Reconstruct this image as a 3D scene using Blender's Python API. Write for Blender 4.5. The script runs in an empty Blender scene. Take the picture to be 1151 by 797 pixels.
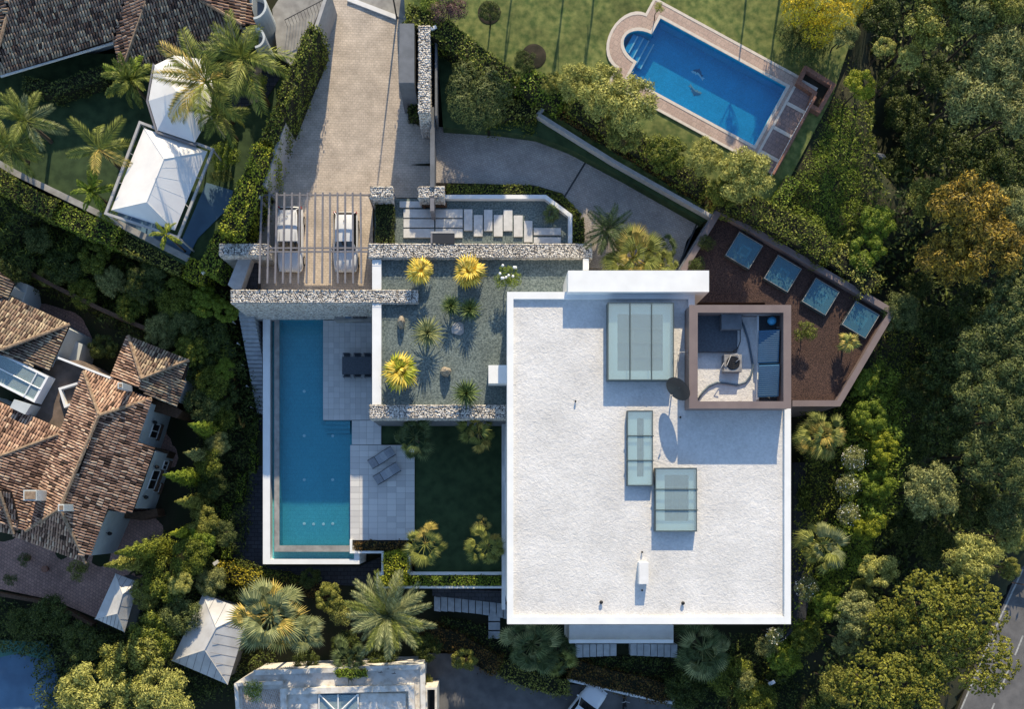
import bpy, math, random
import numpy as np
from mathutils import Vector, Matrix, Euler
random.seed(7); RNG = np.random.default_rng(7)
S = bpy.context.scene
C = S.collection
R = math.radians
# ---------------------------------------------------------------- camera, sky, sun, exposure
H = 60.0; F = 1008.0; NX, NY = 548.0, 575.0          # drone height, focal length in photo pixels, point straight below the drone
cam = bpy.data.cameras.new('camera'); camo = bpy.data.objects.new('camera', cam); C.objects.link(camo)
camo.location = (0, 0, H); camo.rotation_euler = (0, 0, 0)
cam.sensor_width = 36; cam.lens = F / 1151 * 36
cam.shift_x = (575.5 - NX) / 1151; cam.shift_y = (NY - 398.5) / 1151
cam.clip_start = 1; cam.clip_end = 2000
S.camera = camo
ELEV = R(24); SH = Vector((-0.12, -1.0, 0)).normalized()
W = bpy.data.worlds.new("World"); S.world = W; W.use_nodes = True
nt = W.node_tree; nt.nodes.clear()
sky = nt.nodes.new('ShaderNodeTexSky'); sky.sky_type = 'NISHITA'; sky.sun_disc = False
sky.sun_elevation = ELEV; sky.sun_rotation = R(6.8); sky.air_density = 1.0; sky.dust_density = 0.3; sky.ozone_density = 2.0
bg = nt.nodes.new('ShaderNodeBackground'); bg.inputs[1].default_value = 0.13
wo = nt.nodes.new('ShaderNodeOutputWorld')
nt.links.new(sky.outputs[0], bg.inputs[0]); nt.links.new(bg.outputs[0], wo.inputs[0])
sl = bpy.data.lights.new('sun', 'SUN'); sl.energy = 3.7; sl.angle = R(0.55); sl.color = (1.0, 0.84, 0.58)
so = bpy.data.objects.new('sun', sl); C.objects.link(so)
so.rotation_euler = Vector((SH.x, SH.y, -math.tan(ELEV))).to_track_quat('-Z', 'Y').to_euler()
so.location = (20, 80, 60)
S.view_settings.view_transform = 'Standard'; S.view_settings.look = 'None'
S.view_settings.exposure = 0.9; S.view_settings.gamma = 1
try:
    S.cycles.max_bounces = 6; S.cycles.transparent_max_bounces = 12; S.cycles.use_denoising = True
except Exception: pass

def at(px, py, z):
    """world point at height z that the photo shows at pixel (px, py)"""
    k = (H - z) / F
    return Vector(((px - NX) * k, -(py - NY) * k, z))
def at2(px, py, z): p = at(px, py, z); return (p.x, p.y)

# ---------------------------------------------------------------- materials
def new_mat(name):
    m = bpy.data.materials.new(name); m.use_nodes = True
    nt = m.node_tree; b = nt.nodes['Principled BSDF']
    return m, nt, b
def N(nt, t, **kw):
    n = nt.nodes.new(t)
    for k, v in kw.items():
        if k in n.inputs: n.inputs[k].default_value = v
        else: setattr(n, k, v)
    return n
def coords(nt): return N(nt, 'ShaderNodeTexCoord').outputs['Object']
def mat(name, col, col2=None, scale=2.0, rough=0.8, bump=0.0, bscale=30.0, detail=4.0, lo=0.35, hi=0.65, metal=0.0, spec=0.3, stain=0.0):
    m, nt, b = new_mat(name)
    b.inputs['Roughness'].default_value = rough; b.inputs['Metallic'].default_value = metal
    b.inputs['Specular IOR Level'].default_value = spec
    L = nt.links.new; co = coords(nt)
    col = tuple(col) + (1,)
    if col2 is None: col2 = tuple(c * 0.88 for c in col[:3])
    n = N(nt, 'ShaderNodeTexNoise', Scale=scale, Detail=detail); L(co, n.inputs['Vector'])
    r = N(nt, 'ShaderNodeValToRGB'); L(n.outputs['Fac'], r.inputs['Fac'])
    r.color_ramp.elements[0].position = lo; r.color_ramp.elements[1].position = hi
    r.color_ramp.elements[0].color = col; r.color_ramp.elements[1].color = tuple(col2) + (1,)
    out = r.outputs['Color']
    if stain:
        n3 = N(nt, 'ShaderNodeTexNoise', Scale=0.35, Detail=8, Roughness=0.7); L(co, n3.inputs['Vector'])
        mr = N(nt, 'ShaderNodeMapRange'); mr.inputs['From Min'].default_value = .35; mr.inputs['From Max'].default_value = .7
        mr.inputs['To Min'].default_value = 1; mr.inputs['To Max'].default_value = 1 - stain; L(n3.outputs['Fac'], mr.inputs['Value'])
        mx = N(nt, 'ShaderNodeVectorMath', operation='SCALE'); L(out, mx.inputs[0]); L(mr.outputs[0], mx.inputs['Scale']); out = mx.outputs[0]
    L(out, b.inputs['Base Color'])
    if bump:
        n2 = N(nt, 'ShaderNodeTexNoise', Scale=bscale, Detail=3); L(co, n2.inputs['Vector'])
        bp = N(nt, 'ShaderNodeBump', Strength=bump, Distance=0.03); L(n2.outputs['Fac'], bp.inputs['Height']); L(bp.outputs[0], b.inputs['Normal'])
    return m
def ramp_mat(name, cols, rough=0.8, island=True, noise=0.0, transl=0.0, spec=0.2, gloss_rough=None, objrand=False, nscale=0.5, emit=None):
    """colour picked at random for each separate piece (or each object) from the list, with a slow drift"""
    m, nt, b = new_mat(name); L = nt.links.new
    b.inputs['Roughness'].default_value = rough; b.inputs['Specular IOR Level'].default_value = spec
    if objrand: src = N(nt, 'ShaderNodeObjectInfo').outputs['Random']
    else: src = N(nt, 'ShaderNodeNewGeometry').outputs['Random Per Island']
    if noise:
        n = N(nt, 'ShaderNodeTexNoise', Scale=nscale, Detail=3)
        geo = N(nt, 'ShaderNodeNewGeometry'); L(geo.outputs['Position'], n.inputs['Vector'])
        ma = N(nt, 'ShaderNodeMath', operation='MULTIPLY_ADD'); L(n.outputs['Fac'], ma.inputs[0]); ma.inputs[1].default_value = noise * 3; ma.inputs[2].default_value = -noise * 1.5
        ad = N(nt, 'ShaderNodeMath', operation='ADD', use_clamp=True); L(src, ad.inputs[0]); L(ma.outputs[0], ad.inputs[1]); src = ad.outputs[0]
    r = N(nt, 'ShaderNodeValToRGB'); L(src, r.inputs['Fac'])
    e = r.color_ramp.elements
    while len(e) < len(cols): e.new(0.5)
    for i, c in enumerate(cols):
        e[i].position = i / max(1, len(cols) - 1); e[i].color = tuple(c) + (1,)
    L(r.outputs['Color'], b.inputs['Base Color'])
    if transl:
        t = N(nt, 'ShaderNodeBsdfTranslucent'); L(r.outputs['Color'], t.inputs['Color'])
        mx = N(nt, 'ShaderNodeMixShader', Fac=transl); L(b.outputs[0], mx.inputs[1]); L(t.outputs[0], mx.inputs[2])
        L(mx.outputs[0], nt.nodes['Material Output'].inputs['Surface'])
    return m
def glassy(name, tint, refl=0.12, rough=0.03, body=None, bodyfac=0.0, wave=0.0, wscale=3.0, topref=0.5):
    m, nt, b = new_mat(name); nt.nodes.remove(b); L = nt.links.new
    tr = N(nt, 'ShaderNodeBsdfTransparent'); tr.inputs[0].default_value = tuple(tint) + (1,)
    gl = N(nt, 'ShaderNodeBsdfGlossy', Roughness=rough); gl.inputs[0].default_value = (1, 1, 1, 1)
    fr = N(nt, 'ShaderNodeLayerWeight', Blend=0.25)
    ad = N(nt, 'ShaderNodeMath', operation='MULTIPLY_ADD', use_clamp=True); L(fr.outputs['Fresnel'], ad.inputs[0]); ad.inputs[1].default_value = topref; ad.inputs[2].default_value = refl
    mx = N(nt, 'ShaderNodeMixShader'); L(ad.outputs[0], mx.inputs[0]); L(tr.outputs[0], mx.inputs[1]); L(gl.outputs[0], mx.inputs[2]); out = mx.outputs[0]
    if bodyfac:
        d = N(nt, 'ShaderNodeBsdfDiffuse'); d.inputs[0].default_value = tuple(body) + (1,)
        m2 = N(nt, 'ShaderNodeMixShader', Fac=bodyfac); L(out, m2.inputs[1]); L(d.outputs[0], m2.inputs[2]); out = m2.outputs[0]
    if wave:
        n2 = N(nt, 'ShaderNodeTexNoise', Scale=wscale, Detail=3); L(coords(nt), n2.inputs['Vector'])
        bp = N(nt, 'ShaderNodeBump', Strength=wave, Distance=0.03); L(n2.outputs['Fac'], bp.inputs['Height']); L(bp.outputs[0], gl.inputs['Normal'])
    L(out, nt.nodes['Material Output'].inputs['Surface'])
    return m
def brick_mat(name, c1, c2, mortar, bw, bh, rot=0.0, msize=0.012, rough=0.85, bump=0.4, drift=0.25, big=0.5):
    m, nt, b = new_mat(name); L = nt.links.new
    b.inputs['Roughness'].default_value = rough; b.inputs['Specular IOR Level'].default_value = 0.25
    mp = N(nt, 'ShaderNodeMapping'); L(coords(nt), mp.inputs[0]); mp.inputs['Rotation'].default_value = (0, 0, rot)
    # bend the joints a little so that the courses are not ruler-straight
    nz = N(nt, 'ShaderNodeTexNoise', Scale=1.3, Detail=2); L(mp.outputs[0], nz.inputs['Vector'])
    mxv = N(nt, 'ShaderNodeVectorMath', operation='MULTIPLY_ADD'); L(nz.outputs['Color'], mxv.inputs[0]); mxv.inputs[1].default_value = (.05, .05, .05); L(mp.outputs[0], mxv.inputs[2])
    br = N(nt, 'ShaderNodeTexBrick'); L(mxv.outputs[0], br.inputs['Vector'])
    br.inputs['Color1'].default_value = tuple(c1) + (1,); br.inputs['Color2'].default_value = tuple(c2) + (1,); br.inputs['Mortar'].default_value = tuple(mortar) + (1,)
    br.inputs['Scale'].default_value = 1; br.inputs['Brick Width'].default_value = bw; br.inputs['Row Height'].default_value = bh; br.inputs['Mortar Size'].default_value = msize
    n = N(nt, 'ShaderNodeTexNoise', Scale=big, Detail=6, Roughness=0.65); L(coords(nt), n.inputs['Vector'])
    mr = N(nt, 'ShaderNodeMapRange'); L(n.outputs['Fac'], mr.inputs['Value']); mr.inputs['From Min'].default_value = .3; mr.inputs['From Max'].default_value = .7
    mr.inputs['To Min'].default_value = 1 - drift; mr.inputs['To Max'].default_value = 1 + drift * .4
    n4 = N(nt, 'ShaderNodeTexNoise', Scale=14, Detail=4, Roughness=0.7); L(coords(nt), n4.inputs['Vector'])
    mr2 = N(nt, 'ShaderNodeMapRange'); L(n4.outputs['Fac'], mr2.inputs['Value']); mr2.inputs['From Min'].default_value = .3; mr2.inputs['From Max'].default_value = .7
    mr2.inputs['To Min'].default_value = .78; mr2.inputs['To Max'].default_value = 1.15
    mm = N(nt, 'ShaderNodeMath', operation='MULTIPLY'); L(mr.outputs[0], mm.inputs[0]); L(mr2.outputs[0], mm.inputs[1])
    sc = N(nt, 'ShaderNodeVectorMath', operation='SCALE'); L(br.outputs['Color'], sc.inputs[0]); L(mm.outputs[0], sc.inputs['Scale']); L(sc.outputs[0], b.inputs['Base Color'])
    if bump:
        bp = N(nt, 'ShaderNodeBump', Strength=bump, Distance=0.02); bp.invert = True; L(br.outputs['Fac'], bp.inputs['Height']); L(bp.outputs[0], b.inputs['Normal'])
    return m
M = {}
M['white'] = mat('white_render', (.78, .77, .76), (.70, .69, .68), 1.5, .7, .15, 25, stain=.12)
M['white_clean'] = mat('white_coping', (.82, .82, .81), (.76, .76, .75), 1.0, .55, stain=.06)
M['oldwhite'] = mat('weathered_whitewash', (.74, .71, .66), (.45, .38, .30), 2.2, .85, .3, 18, lo=.45, hi=.8, stain=.3)
M['roof_gravel'] = mat('white_roof_gravel', (.76, .74, .72), (.63, .61, .585), 7, .9, .0, lo=.3, hi=.75, stain=.22)
M['grey_gravel'] = mat('grey_green_pebbles', (.235, .285, .27), (.075, .105, .105), 9, .7, 1.0, 16, lo=.33, hi=.67, stain=.4)
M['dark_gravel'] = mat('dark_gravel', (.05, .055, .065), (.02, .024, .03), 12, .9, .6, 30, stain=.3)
M['bark_chips'] = mat('brown_bark_chips', (.13, .075, .058), (.028, .017, .016), 14, .9, 1.0, 20, lo=.3, hi=.66, stain=.3)
M['pale_brick'] = brick_mat('pale_roof_bricks', (.55, .44, .37), (.42, .33, .28), (.62, .58, .54), .26, .14, R(70), .02, drift=.3)
M['court_soil'] = mat('courtyard_floor', (.20, .15, .12), (.13, .10, .08), 1.5, .9, .3, 10, stain=.3)
M['soil'] = mat('soil', (.055, .042, .03), (.022, .022, .012), 1.3, .95, .5, 9, stain=.4)
M['ground'] = mat('scrub_ground', (.022, .03, .012), (.035, .032, .018), .5, .95, .5, 9)
M['brown_metal'] = mat('brown_coping', (.20, .155, .145), (.17, .13, .125), 1.0, .55, spec=.4)
M['grey_beam'] = mat('grey_painted_steel', (.19, .185, .20), (.15, .145, .16), 3, .5, spec=.4)
M['dark_metal'] = mat('dark_metal', (.025, .026, .03), None, 2, .4, spec=.5)
M['black'] = mat('black_plastic', (.012, .012, .014), None, 2, .5)
M['rubber'] = mat('rubber', (.015, .015, .015), None, 2, .8)
M['alloy'] = mat('alloy', (.5, .5, .5), None, 2, .3, metal=.8)
M['concrete'] = mat('concrete', (.36, .35, .33), (.25, .24, .23), 2, .85, .25, 20, stain=.25)
M['grey_stone'] = mat('grey_render', (.17, .18, .20), (.13, .14, .155), 1.6, .8, .2, 18, stain=.2)
M['slab'] = mat('pale_stone_slab', (.43, .42, .41), (.36, .35, .345), 3, .7, .15, 30, stain=.12)
M['pond_slab'] = mat('pond_slab', (.66, .65, .63), (.56, .55, .535), 3, .7, .15, 30, stain=.12)
M['deck_tile'] = ramp_mat('deck_stone_tile', [(.52, .51, .50), (.58, .57, .555), (.66, .645, .62)], .65, objrand=True, noise=.1, spec=.35)
M['deck_tile_fine'] = ramp_mat('deck_stone_tile_joined', [(.47, .465, .46), (.52, .515, .50), (.57, .56, .55)], .65, noise=.1, spec=.35)
M['joint'] = mat('tile_joint', (.34, .335, .33), None, 3, .9)
M['cobble_warm'] = brick_mat('driveway_pavers', (.64, .545, .455), (.57, .485, .40), (.46, .39, .32), .27, .17, R(2), .014, drift=.30, big=.8)
M['cobble_grey'] = brick_mat('grey_driveway_setts', (.50, .445, .40), (.40, .355, .325), (.30, .27, .25), .20, .13, R(20), .012, drift=.3)
M['terracotta_paving'] = brick_mat('terracotta_paving', (.52, .30, .235), (.38, .225, .185), (.24, .165, .14), .24, .24, R(30), .02, drift=.35)
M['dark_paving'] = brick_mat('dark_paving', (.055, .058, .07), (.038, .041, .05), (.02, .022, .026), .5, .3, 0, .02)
M['asphalt'] = mat('asphalt', (.17, .165, .165), (.12, .118, .12), 1.2, .9, .3, 40, stain=.3)
M['paint'] = mat('road_paint', (.45, .45, .43), (.28, .28, .27), 5, .7)
M['court'] = mat('blue_court_cover', (.10, .19, .29), (.08, .15, .24), .8, .7, .1, 10, stain=.2)
M['court_green'] = mat('green_court_margin', (.07, .19, .15), None, 1, .7)
M['pool_tile'] = brick_mat('blue_pool_mosaic', (.12, .46, .53), (.11, .44, .51), (.09, .38, .45), .3, .3, 0, .012, .4, 0, drift=.08)
M['pool_tile2'] = brick_mat('bright_blue_pool_mosaic', (.035, .44, .66), (.03, .42, .63), (.025, .38, .58), .3, .3, R(31), .01, .4, 0, drift=.12, big=.9)
M['water'] = glassy('pool_water', (.80, .94, .97), .02, .02, wave=.6, wscale=2.2)
M['water2'] = glassy('bright_pool_water', (.76, .93, .985), .02, .02, wave=.6, wscale=2.6)
M['pane'] = glassy('skylight_glass', (.90, .98, .97), .06, .03, (.80, .95, .94), .18)
M['pane_blue'] = glassy('blue_skylight_glass', (.50, .78, .84), .05, .05, (.12, .28, .35), .3)
M['window'] = glassy('window_glass', (.25, .32, .36), .2, .03, (.05, .08, .10), .4)
M['carglass'] = mat('car_glass', (.012, .015, .02), None, 1, .06, spec=.8)
M['carpaint'] = mat('white_car_paint', (.72, .73, .75), (.70, .71, .73), 1, .18, spec=.6)
M['redlamp'] = mat('red_lamp', (.45, .02, .02), None, 1, .2)
M['lampglass'] = mat('lamp_glass', (.6, .65, .7), None, 1, .1, spec=.7)
M['bluebadge'] = mat('blue_badge', (.02, .20, .42), None, 1, .3)
M['canvas'] = mat('white_canvas', (.78, .76, .74), (.72, .70, .69), .7, .8, .1, 8, stain=.08)
M['solar'] = mat('solar_absorber', (.05, .14, .24), (.04, .12, .21), 1, .35, spec=.5)
M['ac'] = mat('ac_case', (.30, .29, .28), (.18, .17, .17), 4, .5)
M['hose'] = mat('grey_hose', (.10, .14, .18), None, 1, .5)
M['paleblue'] = mat('blue_vessel', (.05, .28, .50), None, 1, .35)
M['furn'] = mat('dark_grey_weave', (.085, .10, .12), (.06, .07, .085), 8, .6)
M['lounger'] = mat('grey_sling', (.33, .35, .38), (.27, .29, .32), 6, .7)
M['rust_wood'] = mat('brown_timber', (.11, .06, .035), (.06, .035, .02), 6, .7)
M['terra_curb'] = mat('terracotta_brick_coping', (.30, .14, .095), (.20, .10, .07), 7, .8, .3, 20)
M['pink_paver'] = brick_mat('pink_beige_pavers', (.50, .37, .30), (.43, .31, .255), (.36, .28, .235), .33, .33, R(31), .015, drift=.15)
M['mauve_paver'] = brick_mat('mauve_pavers', (.34, .235, .21), (.28, .20, .185), (.22, .165, .15), .3, .3, R(31), .02, drift=.3)
M['cream_edge'] = mat('cream_stone_edging', (.66, .58, .50), (.58, .51, .44), 4, .7, .1, 20, stain=.1)
M['tiles'] = ramp_mat('weathered_clay_tiles', [(.055, .036, .028), (.17, .10, .075), (.34, .21, .15), (.46, .30, .21), (.24, .14, .105), (.56, .42, .31), (.40, .245, .18), (.13, .08, .06)], .9, noise=.16, nscale=.7)
M['tiles_shaded'] = ramp_mat('shaded_weathered_clay_tiles', [(.06, .04, .034), (.17, .11, .085), (.30, .215, .155), (.14, .105, .085), (.50, .41, .29), (.22, .15, .12), (.40, .32, .22), (.10, .07, .055)], .9, noise=.14, nscale=.7)  # weathered tiles, with the shade on some slopes put into the colours
M['ridge_tile'] = mat('ridge_mortar_tiles', (.34, .25, .17), (.18, .12, .08), 6, .9, .3, 10)
M['underlay'] = mat('roof_underlay', (.022, .014, .011), None, 2, .95)
M['stone'] = ramp_mat('gabion_stones', [(.26, .24, .22), (.44, .40, .36), (.58, .55, .50), (.68, .65, .61), (.38, .34, .30), (.62, .59, .54), (.52, .48, .43)], .85)
M['gabion_core'] = mat('gabion_gaps', (.10, .097, .095), None, 3, .95)
M['rockm'] = mat('weathered_rock', (.42, .36, .27), (.20, .16, .12), 5, .9, .8, 9)
M['bark'] = mat('bark', (.06, .045, .032), (.03, .024, .018), 6, .9, .6, 14)
M['palm_bark'] = mat('palm_trunk', (.13, .10, .07), (.06, .045, .032), 9, .9, .6, 14)
M['steps'] = mat('grey_stone_steps', (.46, .48, .50), (.36, .38, .40), 3, .75, .15, 20, stain=.2)
M['standing_seam'] = mat('pale_metal_roof', (.62, .62, .62), (.50, .49, .48), .9, .5, .1, 10, stain=.2)
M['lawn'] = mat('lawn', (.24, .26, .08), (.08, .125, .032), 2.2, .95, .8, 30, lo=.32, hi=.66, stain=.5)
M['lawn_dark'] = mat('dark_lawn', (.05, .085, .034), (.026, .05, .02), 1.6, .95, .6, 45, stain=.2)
def leafmat(name, cols, transl=.16, noise=.12, objrand=False, nscale=.6, rough=.6, gain=1.0): return ramp_mat(name, [tuple(v * gain * (1.1 + .85 * k / (len(cols) - 1)) * (1.12, 1.02, .70)[i] for i, v in enumerate(c)) for k, c in enumerate(cols)], rough, noise=noise, transl=transl, spec=.25, objrand=objrand, nscale=nscale)
M['olive'] = leafmat('olive_foliage', [(.035, .045, .012), (.085, .10, .026), (.14, .16, .042), (.19, .20, .065)])
M['greygreen'] = leafmat('grey_green_foliage', [(.04, .052, .025), (.095, .115, .052), (.15, .175, .085), (.21, .23, .12)])
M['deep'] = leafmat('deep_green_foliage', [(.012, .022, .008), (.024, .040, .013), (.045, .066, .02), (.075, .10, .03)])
M['bright'] = leafmat('bright_green_foliage', [(.04, .07, .01), (.07, .11, .014), (.10, .15, .02), (.14, .19, .03)])
M['lime'] = leafmat('lime_foliage', [(.07, .10, .012), (.12, .16, .015), (.17, .20, .02), (.22, .24, .03)])
M['yellowbush'] = leafmat('yellow_foliage', [(.16, .14, .012), (.27, .23, .014), (.36, .30, .016), (.42, .36, .025)])
M['gold'] = leafmat('golden_brown_foliage', [(.03, .032, .01), (.08, .07, .018), (.16, .125, .028), (.28, .205, .035)], noise=.25, nscale=.35)
M['willow'] = leafmat('pale_feathery_foliage', [(.08, .10, .03), (.16, .18, .06), (.23, .25, .09), (.30, .31, .13)])
M['pine'] = leafmat('pine_needles', [(.03, .038, .008), (.085, .098, .018), (.15, .165, .03), (.20, .21, .045)])
M['wood'] = leafmat('woodland_foliage', [(.018, .03, .012), (.045, .066, .026), (.075, .10, .042), (.11, .135, .06)])
M['yellowgreen'] = leafmat('yellow_green_foliage', [(.09, .09, .01), (.15, .15, .015), (.22, .20, .02), (.28, .24, .03)])
M['purple'] = leafmat('purple_foliage', [(.03, .015, .03), (.06, .03, .05), (.10, .06, .08)])
M['russet'] = leafmat('russet_foliage', [(.02, .016, .008), (.05, .032, .012), (.09, .05, .015), (.06, .055, .015)])
M['hedge'] = leafmat('hedge_foliage', [(.02, .035, .006), (.05, .075, .012), (.09, .115, .02), (.125, .15, .03)])
M['core'] = mat('inner_twigs', (.016, .018, .009), None, 3, .95)
M['fan'] = leafmat('fan_palm_green', [(.07, .09, .028), (.115, .14, .045), (.17, .19, .07)], .2, .1)
M['fan_grey'] = leafmat('fan_palm_grey_green', [(.09, .12, .075), (.13, .16, .10), (.18, .20, .13)], .2, .1)
M['fan_yellow'] = leafmat('fan_palm_yellowed', [(.10, .11, .03), (.20, .18, .06), (.34, .27, .11), (.15, .16, .05)], .2, .3, nscale=1.2)
M['fan_dark'] = leafmat('fan_palm_dark', [(.028, .05, .026), (.045, .07, .038), (.065, .095, .05)], .2, .1)
M['fan_gold'] = leafmat('golden_fan_leaves', [(.20, .18, .03), (.36, .28, .045), (.46, .36, .08), (.38, .36, .13)], .2, .15, gain=1.1)
M['feather'] = leafmat('feather_palm_green', [(.055, .08, .02), (.09, .12, .03), (.14, .165, .05)], .25, .15)
M['agave'] = leafmat('sword_leaves', [(.02, .04, .018), (.04, .07, .03), (.09, .13, .06)], .1, .05)
M['flower'] = ramp_mat('white_flowers', [(.7, .7, .62), (.8, .8, .75)], .7)
M['straw'] = mat('petioles', (.30, .24, .10), (.20, .17, .07), 5, .7)

# ripples in the roof gravel
def _rip():
    m = M['roof_gravel']; nt = m.node_tree; L = nt.links.new; b = nt.nodes['Principled BSDF']; co = coords(nt)
    a = N(nt, 'ShaderNodeTexNoise', Scale=2.6, Detail=5, Roughness=.6, Distortion=1.2); L(co, a.inputs['Vector'])
    v = N(nt, 'ShaderNodeTexVoronoi', Scale=11); L(co, v.inputs['Vector'])
    ma = N(nt, 'ShaderNodeMath', operation='MULTIPLY_ADD'); L(v.outputs['Distance'], ma.inputs[0]); ma.inputs[1].default_value = .22; L(a.outputs['Fac'], ma.inputs[2])
    bp = N(nt, 'ShaderNodeBump', Strength=.45, Distance=.10); L(ma.outputs[0], bp.inputs['Height']); L(bp.outputs[0], b.inputs['Normal'])
_rip()

# ---------------------------------------------------------------- mesh helpers
class MB:
    def __init__(s): s.v = []; s.f = []
    def box(s, x0, y0, z0, x1, y1, z1):
        b = len(s.v); x0, x1 = min(x0, x1), max(x0, x1); y0, y1 = min(y0, y1), max(y0, y1)
        s.v += [(x0, y0, z0), (x1, y0, z0), (x1, y1, z0), (x0, y1, z0), (x0, y0, z1), (x1, y0, z1), (x1, y1, z1), (x0, y1, z1)]
        s.f += [tuple(b + i for i in q) for q in ((3, 2, 1, 0), (4, 5, 6, 7), (0, 1, 5, 4), (1, 2, 6, 5), (2, 3, 7, 6), (3, 0, 4, 7))]; return s
    def pbox(s, x0, y0, x1, y1, z0, z1):          # box whose top shows at that pixel rectangle
        a = at(x0, y0, z1); b = at(x1, y1, z1); return s.box(a.x, a.y, z0, b.x, b.y, z1)
    def prism(s, poly, z0, z1):                   # poly: world xy list
        n = len(poly); A = sum(poly[i][0] * poly[(i + 1) % n][1] - poly[(i + 1) % n][0] * poly[i][1] for i in range(n))
        if A < 0: poly = poly[::-1]
        b = len(s.v); s.v += [(p[0], p[1], z0) for p in poly] + [(p[0], p[1], z1) for p in poly]
        s.f.append(tuple(b + n + i for i in range(n))); s.f.append(tuple(b + n - 1 - i for i in range(n)))
        for i in range(n): j = (i + 1) % n; s.f.append((b + i, b + j, b + n + j, b + n + i))
        return s
    def pprism(s, pp, z0, z1): return s.prism([at2(x, y, z1) for x, y in pp], z0, z1)
    def strip(s, pts, w, z0, z1, closed=False):   # mitred wall along world xy points
        n = len(pts); P = [Vector(p[:2]) for p in pts]; b = len(s.v)
        zs = z1 if hasattr(z1, '__len__') else [z1] * n
        for i in range(n):
            d0 = (P[i] - P[i - 1]).normalized() if (closed or i > 0) else None
            d1 = (P[(i + 1) % n] - P[i]).normalized() if (closed or i < n - 1) else None
            d0 = d0 or d1; d1 = d1 or d0; t = (d0 + d1).normalized(); q = Vector((-t.y, t.x)); k = w / 2 / max(.35, q.dot(Vector((-d1.y, d1.x))))
            a = P[i] - q * k; c = P[i] + q * k
            s.v += [(a.x, a.y, z0), (c.x, c.y, z0), (c.x, c.y, zs[i]), (a.x, a.y, zs[i])]
        for i in range(n if closed else n - 1):
            j = (i + 1) % n
            for k in range(4): l = (k + 1) % 4; s.f.append((b + 4 * i + k, b + 4 * j + k, b + 4 * j + l, b + 4 * i + l)[::-1])
        if not closed:
            s.f.append((b, b + 1, b + 2, b + 3)[::-1]); e = b + 4 * (n - 1); s.f.append((e, e + 1, e + 2, e + 3))
        return s
    def rot_box(s, c, ax, ay, az, hx, hy, hz):
        b = len(s.v)
        for sx, sy, sz in ((-1, -1, -1), (1, -1, -1), (1, 1, -1), (-1, 1, -1), (-1, -1, 1), (1, -1, 1), (1, 1, 1), (-1, 1, 1)):
            s.v.append(tuple(c + ax * hx * sx + ay * hy * sy + az * hz * sz))
        s.f += [tuple(b + i for i in q) for q in ((3, 2, 1, 0), (4, 5, 6, 7), (0, 1, 5, 4), (1, 2, 6, 5), (2, 3, 7, 6), (3, 0, 4, 7))]; return s
    def tube(s, pts, rad, n=8, cap=True):
        pts = [Vector(p) for p in pts]
        if not hasattr(rad, '__len__'): rad = [rad] * len(pts)
        b = len(s.v)
        for i, p in enumerate(pts):
            d = (pts[min(i + 1, len(pts) - 1)] - pts[max(i - 1, 0)]).normalized()
            u = d.cross(Vector((0, 0, 1)) if abs(d.z) < .9 else Vector((1, 0, 0))).normalized(); v = d.cross(u)
            for k in range(n):
                a = 2 * math.pi * k / n; s.v.append(tuple(p + (u * math.cos(a) + v * math.sin(a)) * rad[i]))
        for i in range(len(pts) - 1):
            for k in range(n):
                k2 = (k + 1) % n; s.f.append((b + i * n + k, b + i * n + k2, b + (i + 1) * n + k2, b + (i + 1) * n + k))
        if cap:
            s.f.append(tuple(b + k for k in range(n))[::-1]); s.f.append(tuple(b + (len(pts) - 1) * n + k for k in range(n)))
        return s
    def quad(s, *p):
        b = len(s.v); s.v += [tuple(q) for q in p]; s.f.append(tuple(range(b, b + len(p)))); return s
    def lathe(s, c, prof, n=16):
        b = len(s.v)
        for r, z in prof:
            for k in range(n): a = 2 * math.pi * k / n; s.v.append((c[0] + r * math.cos(a), c[1] + r * math.sin(a), c[2] + z))
        for i in range(len(prof) - 1):
            for k in range(n): k2 = (k + 1) % n; s.f.append((b + i * n + k, b + i * n + k2, b + (i + 1) * n + k2, b + (i + 1) * n + k))
        s.f.append(tuple(b + (len(prof) - 1) * n + k for k in range(n))); s.f.append(tuple(b + k for k in range(n))[::-1]); return s
def wloc(o):
    p = Vector(o.location)
    while o.parent: o = o.parent; p += Vector(o.location)
    return p
def put(name, me, m, parent=None, loc=None):
    o = bpy.data.objects.new(name, me); C.objects.link(o)
    if m is not None and not me.materials: me.materials.append(m)
    if parent is not None: o.parent = parent
    if loc is not None: o.location = loc
    return o
def build(mb, name, m, parent=None, smooth=False, bevel=0.0):
    """link the collected faces as ONE object; a child takes its parent's origin, a thing takes the middle of its own base"""
    me = bpy.data.meshes.new(name)
    if parent is not None: org = wloc(parent); org2 = None
    else:
        a = np.array(mb.v); org = Vector(((a[:, 0].min() + a[:, 0].max()) / 2, (a[:, 1].min() + a[:, 1].max()) / 2, a[:, 2].min()))
    me.from_pydata([(v[0] - org.x, v[1] - org.y, v[2] - org.z) for v in mb.v], [], mb.f)
    if smooth: me.polygons.foreach_set('use_smooth', [True] * len(me.polygons))
    me.update()
    o = put(name, me, M[m] if isinstance(m, str) else m, parent, None if parent is not None else org)
    if bevel:
        b = o.modifiers.new('bevel', 'BEVEL'); b.width = bevel; b.segments = 2; b.limit_method = 'ANGLE'
    return o
def tag(o, label=None, cat=None, group=None, kind=None):
    if label: o['label'] = label
    if cat: o['category'] = cat
    if group: o['group'] = group
    if kind: o['kind'] = kind
    return o
def thing(name, loc, label, cat, group=None, rz=0.0):
    o = bpy.data.objects.new(name, None); C.objects.link(o); o.empty_display_size = .3; o.location = loc; o.rotation_euler = (0, 0, rz)
    return tag(o, label, cat, group)
def structure(name, mb, m, **k): o = build(mb, name, m, **k); o['kind'] = 'structure'; return o
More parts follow.
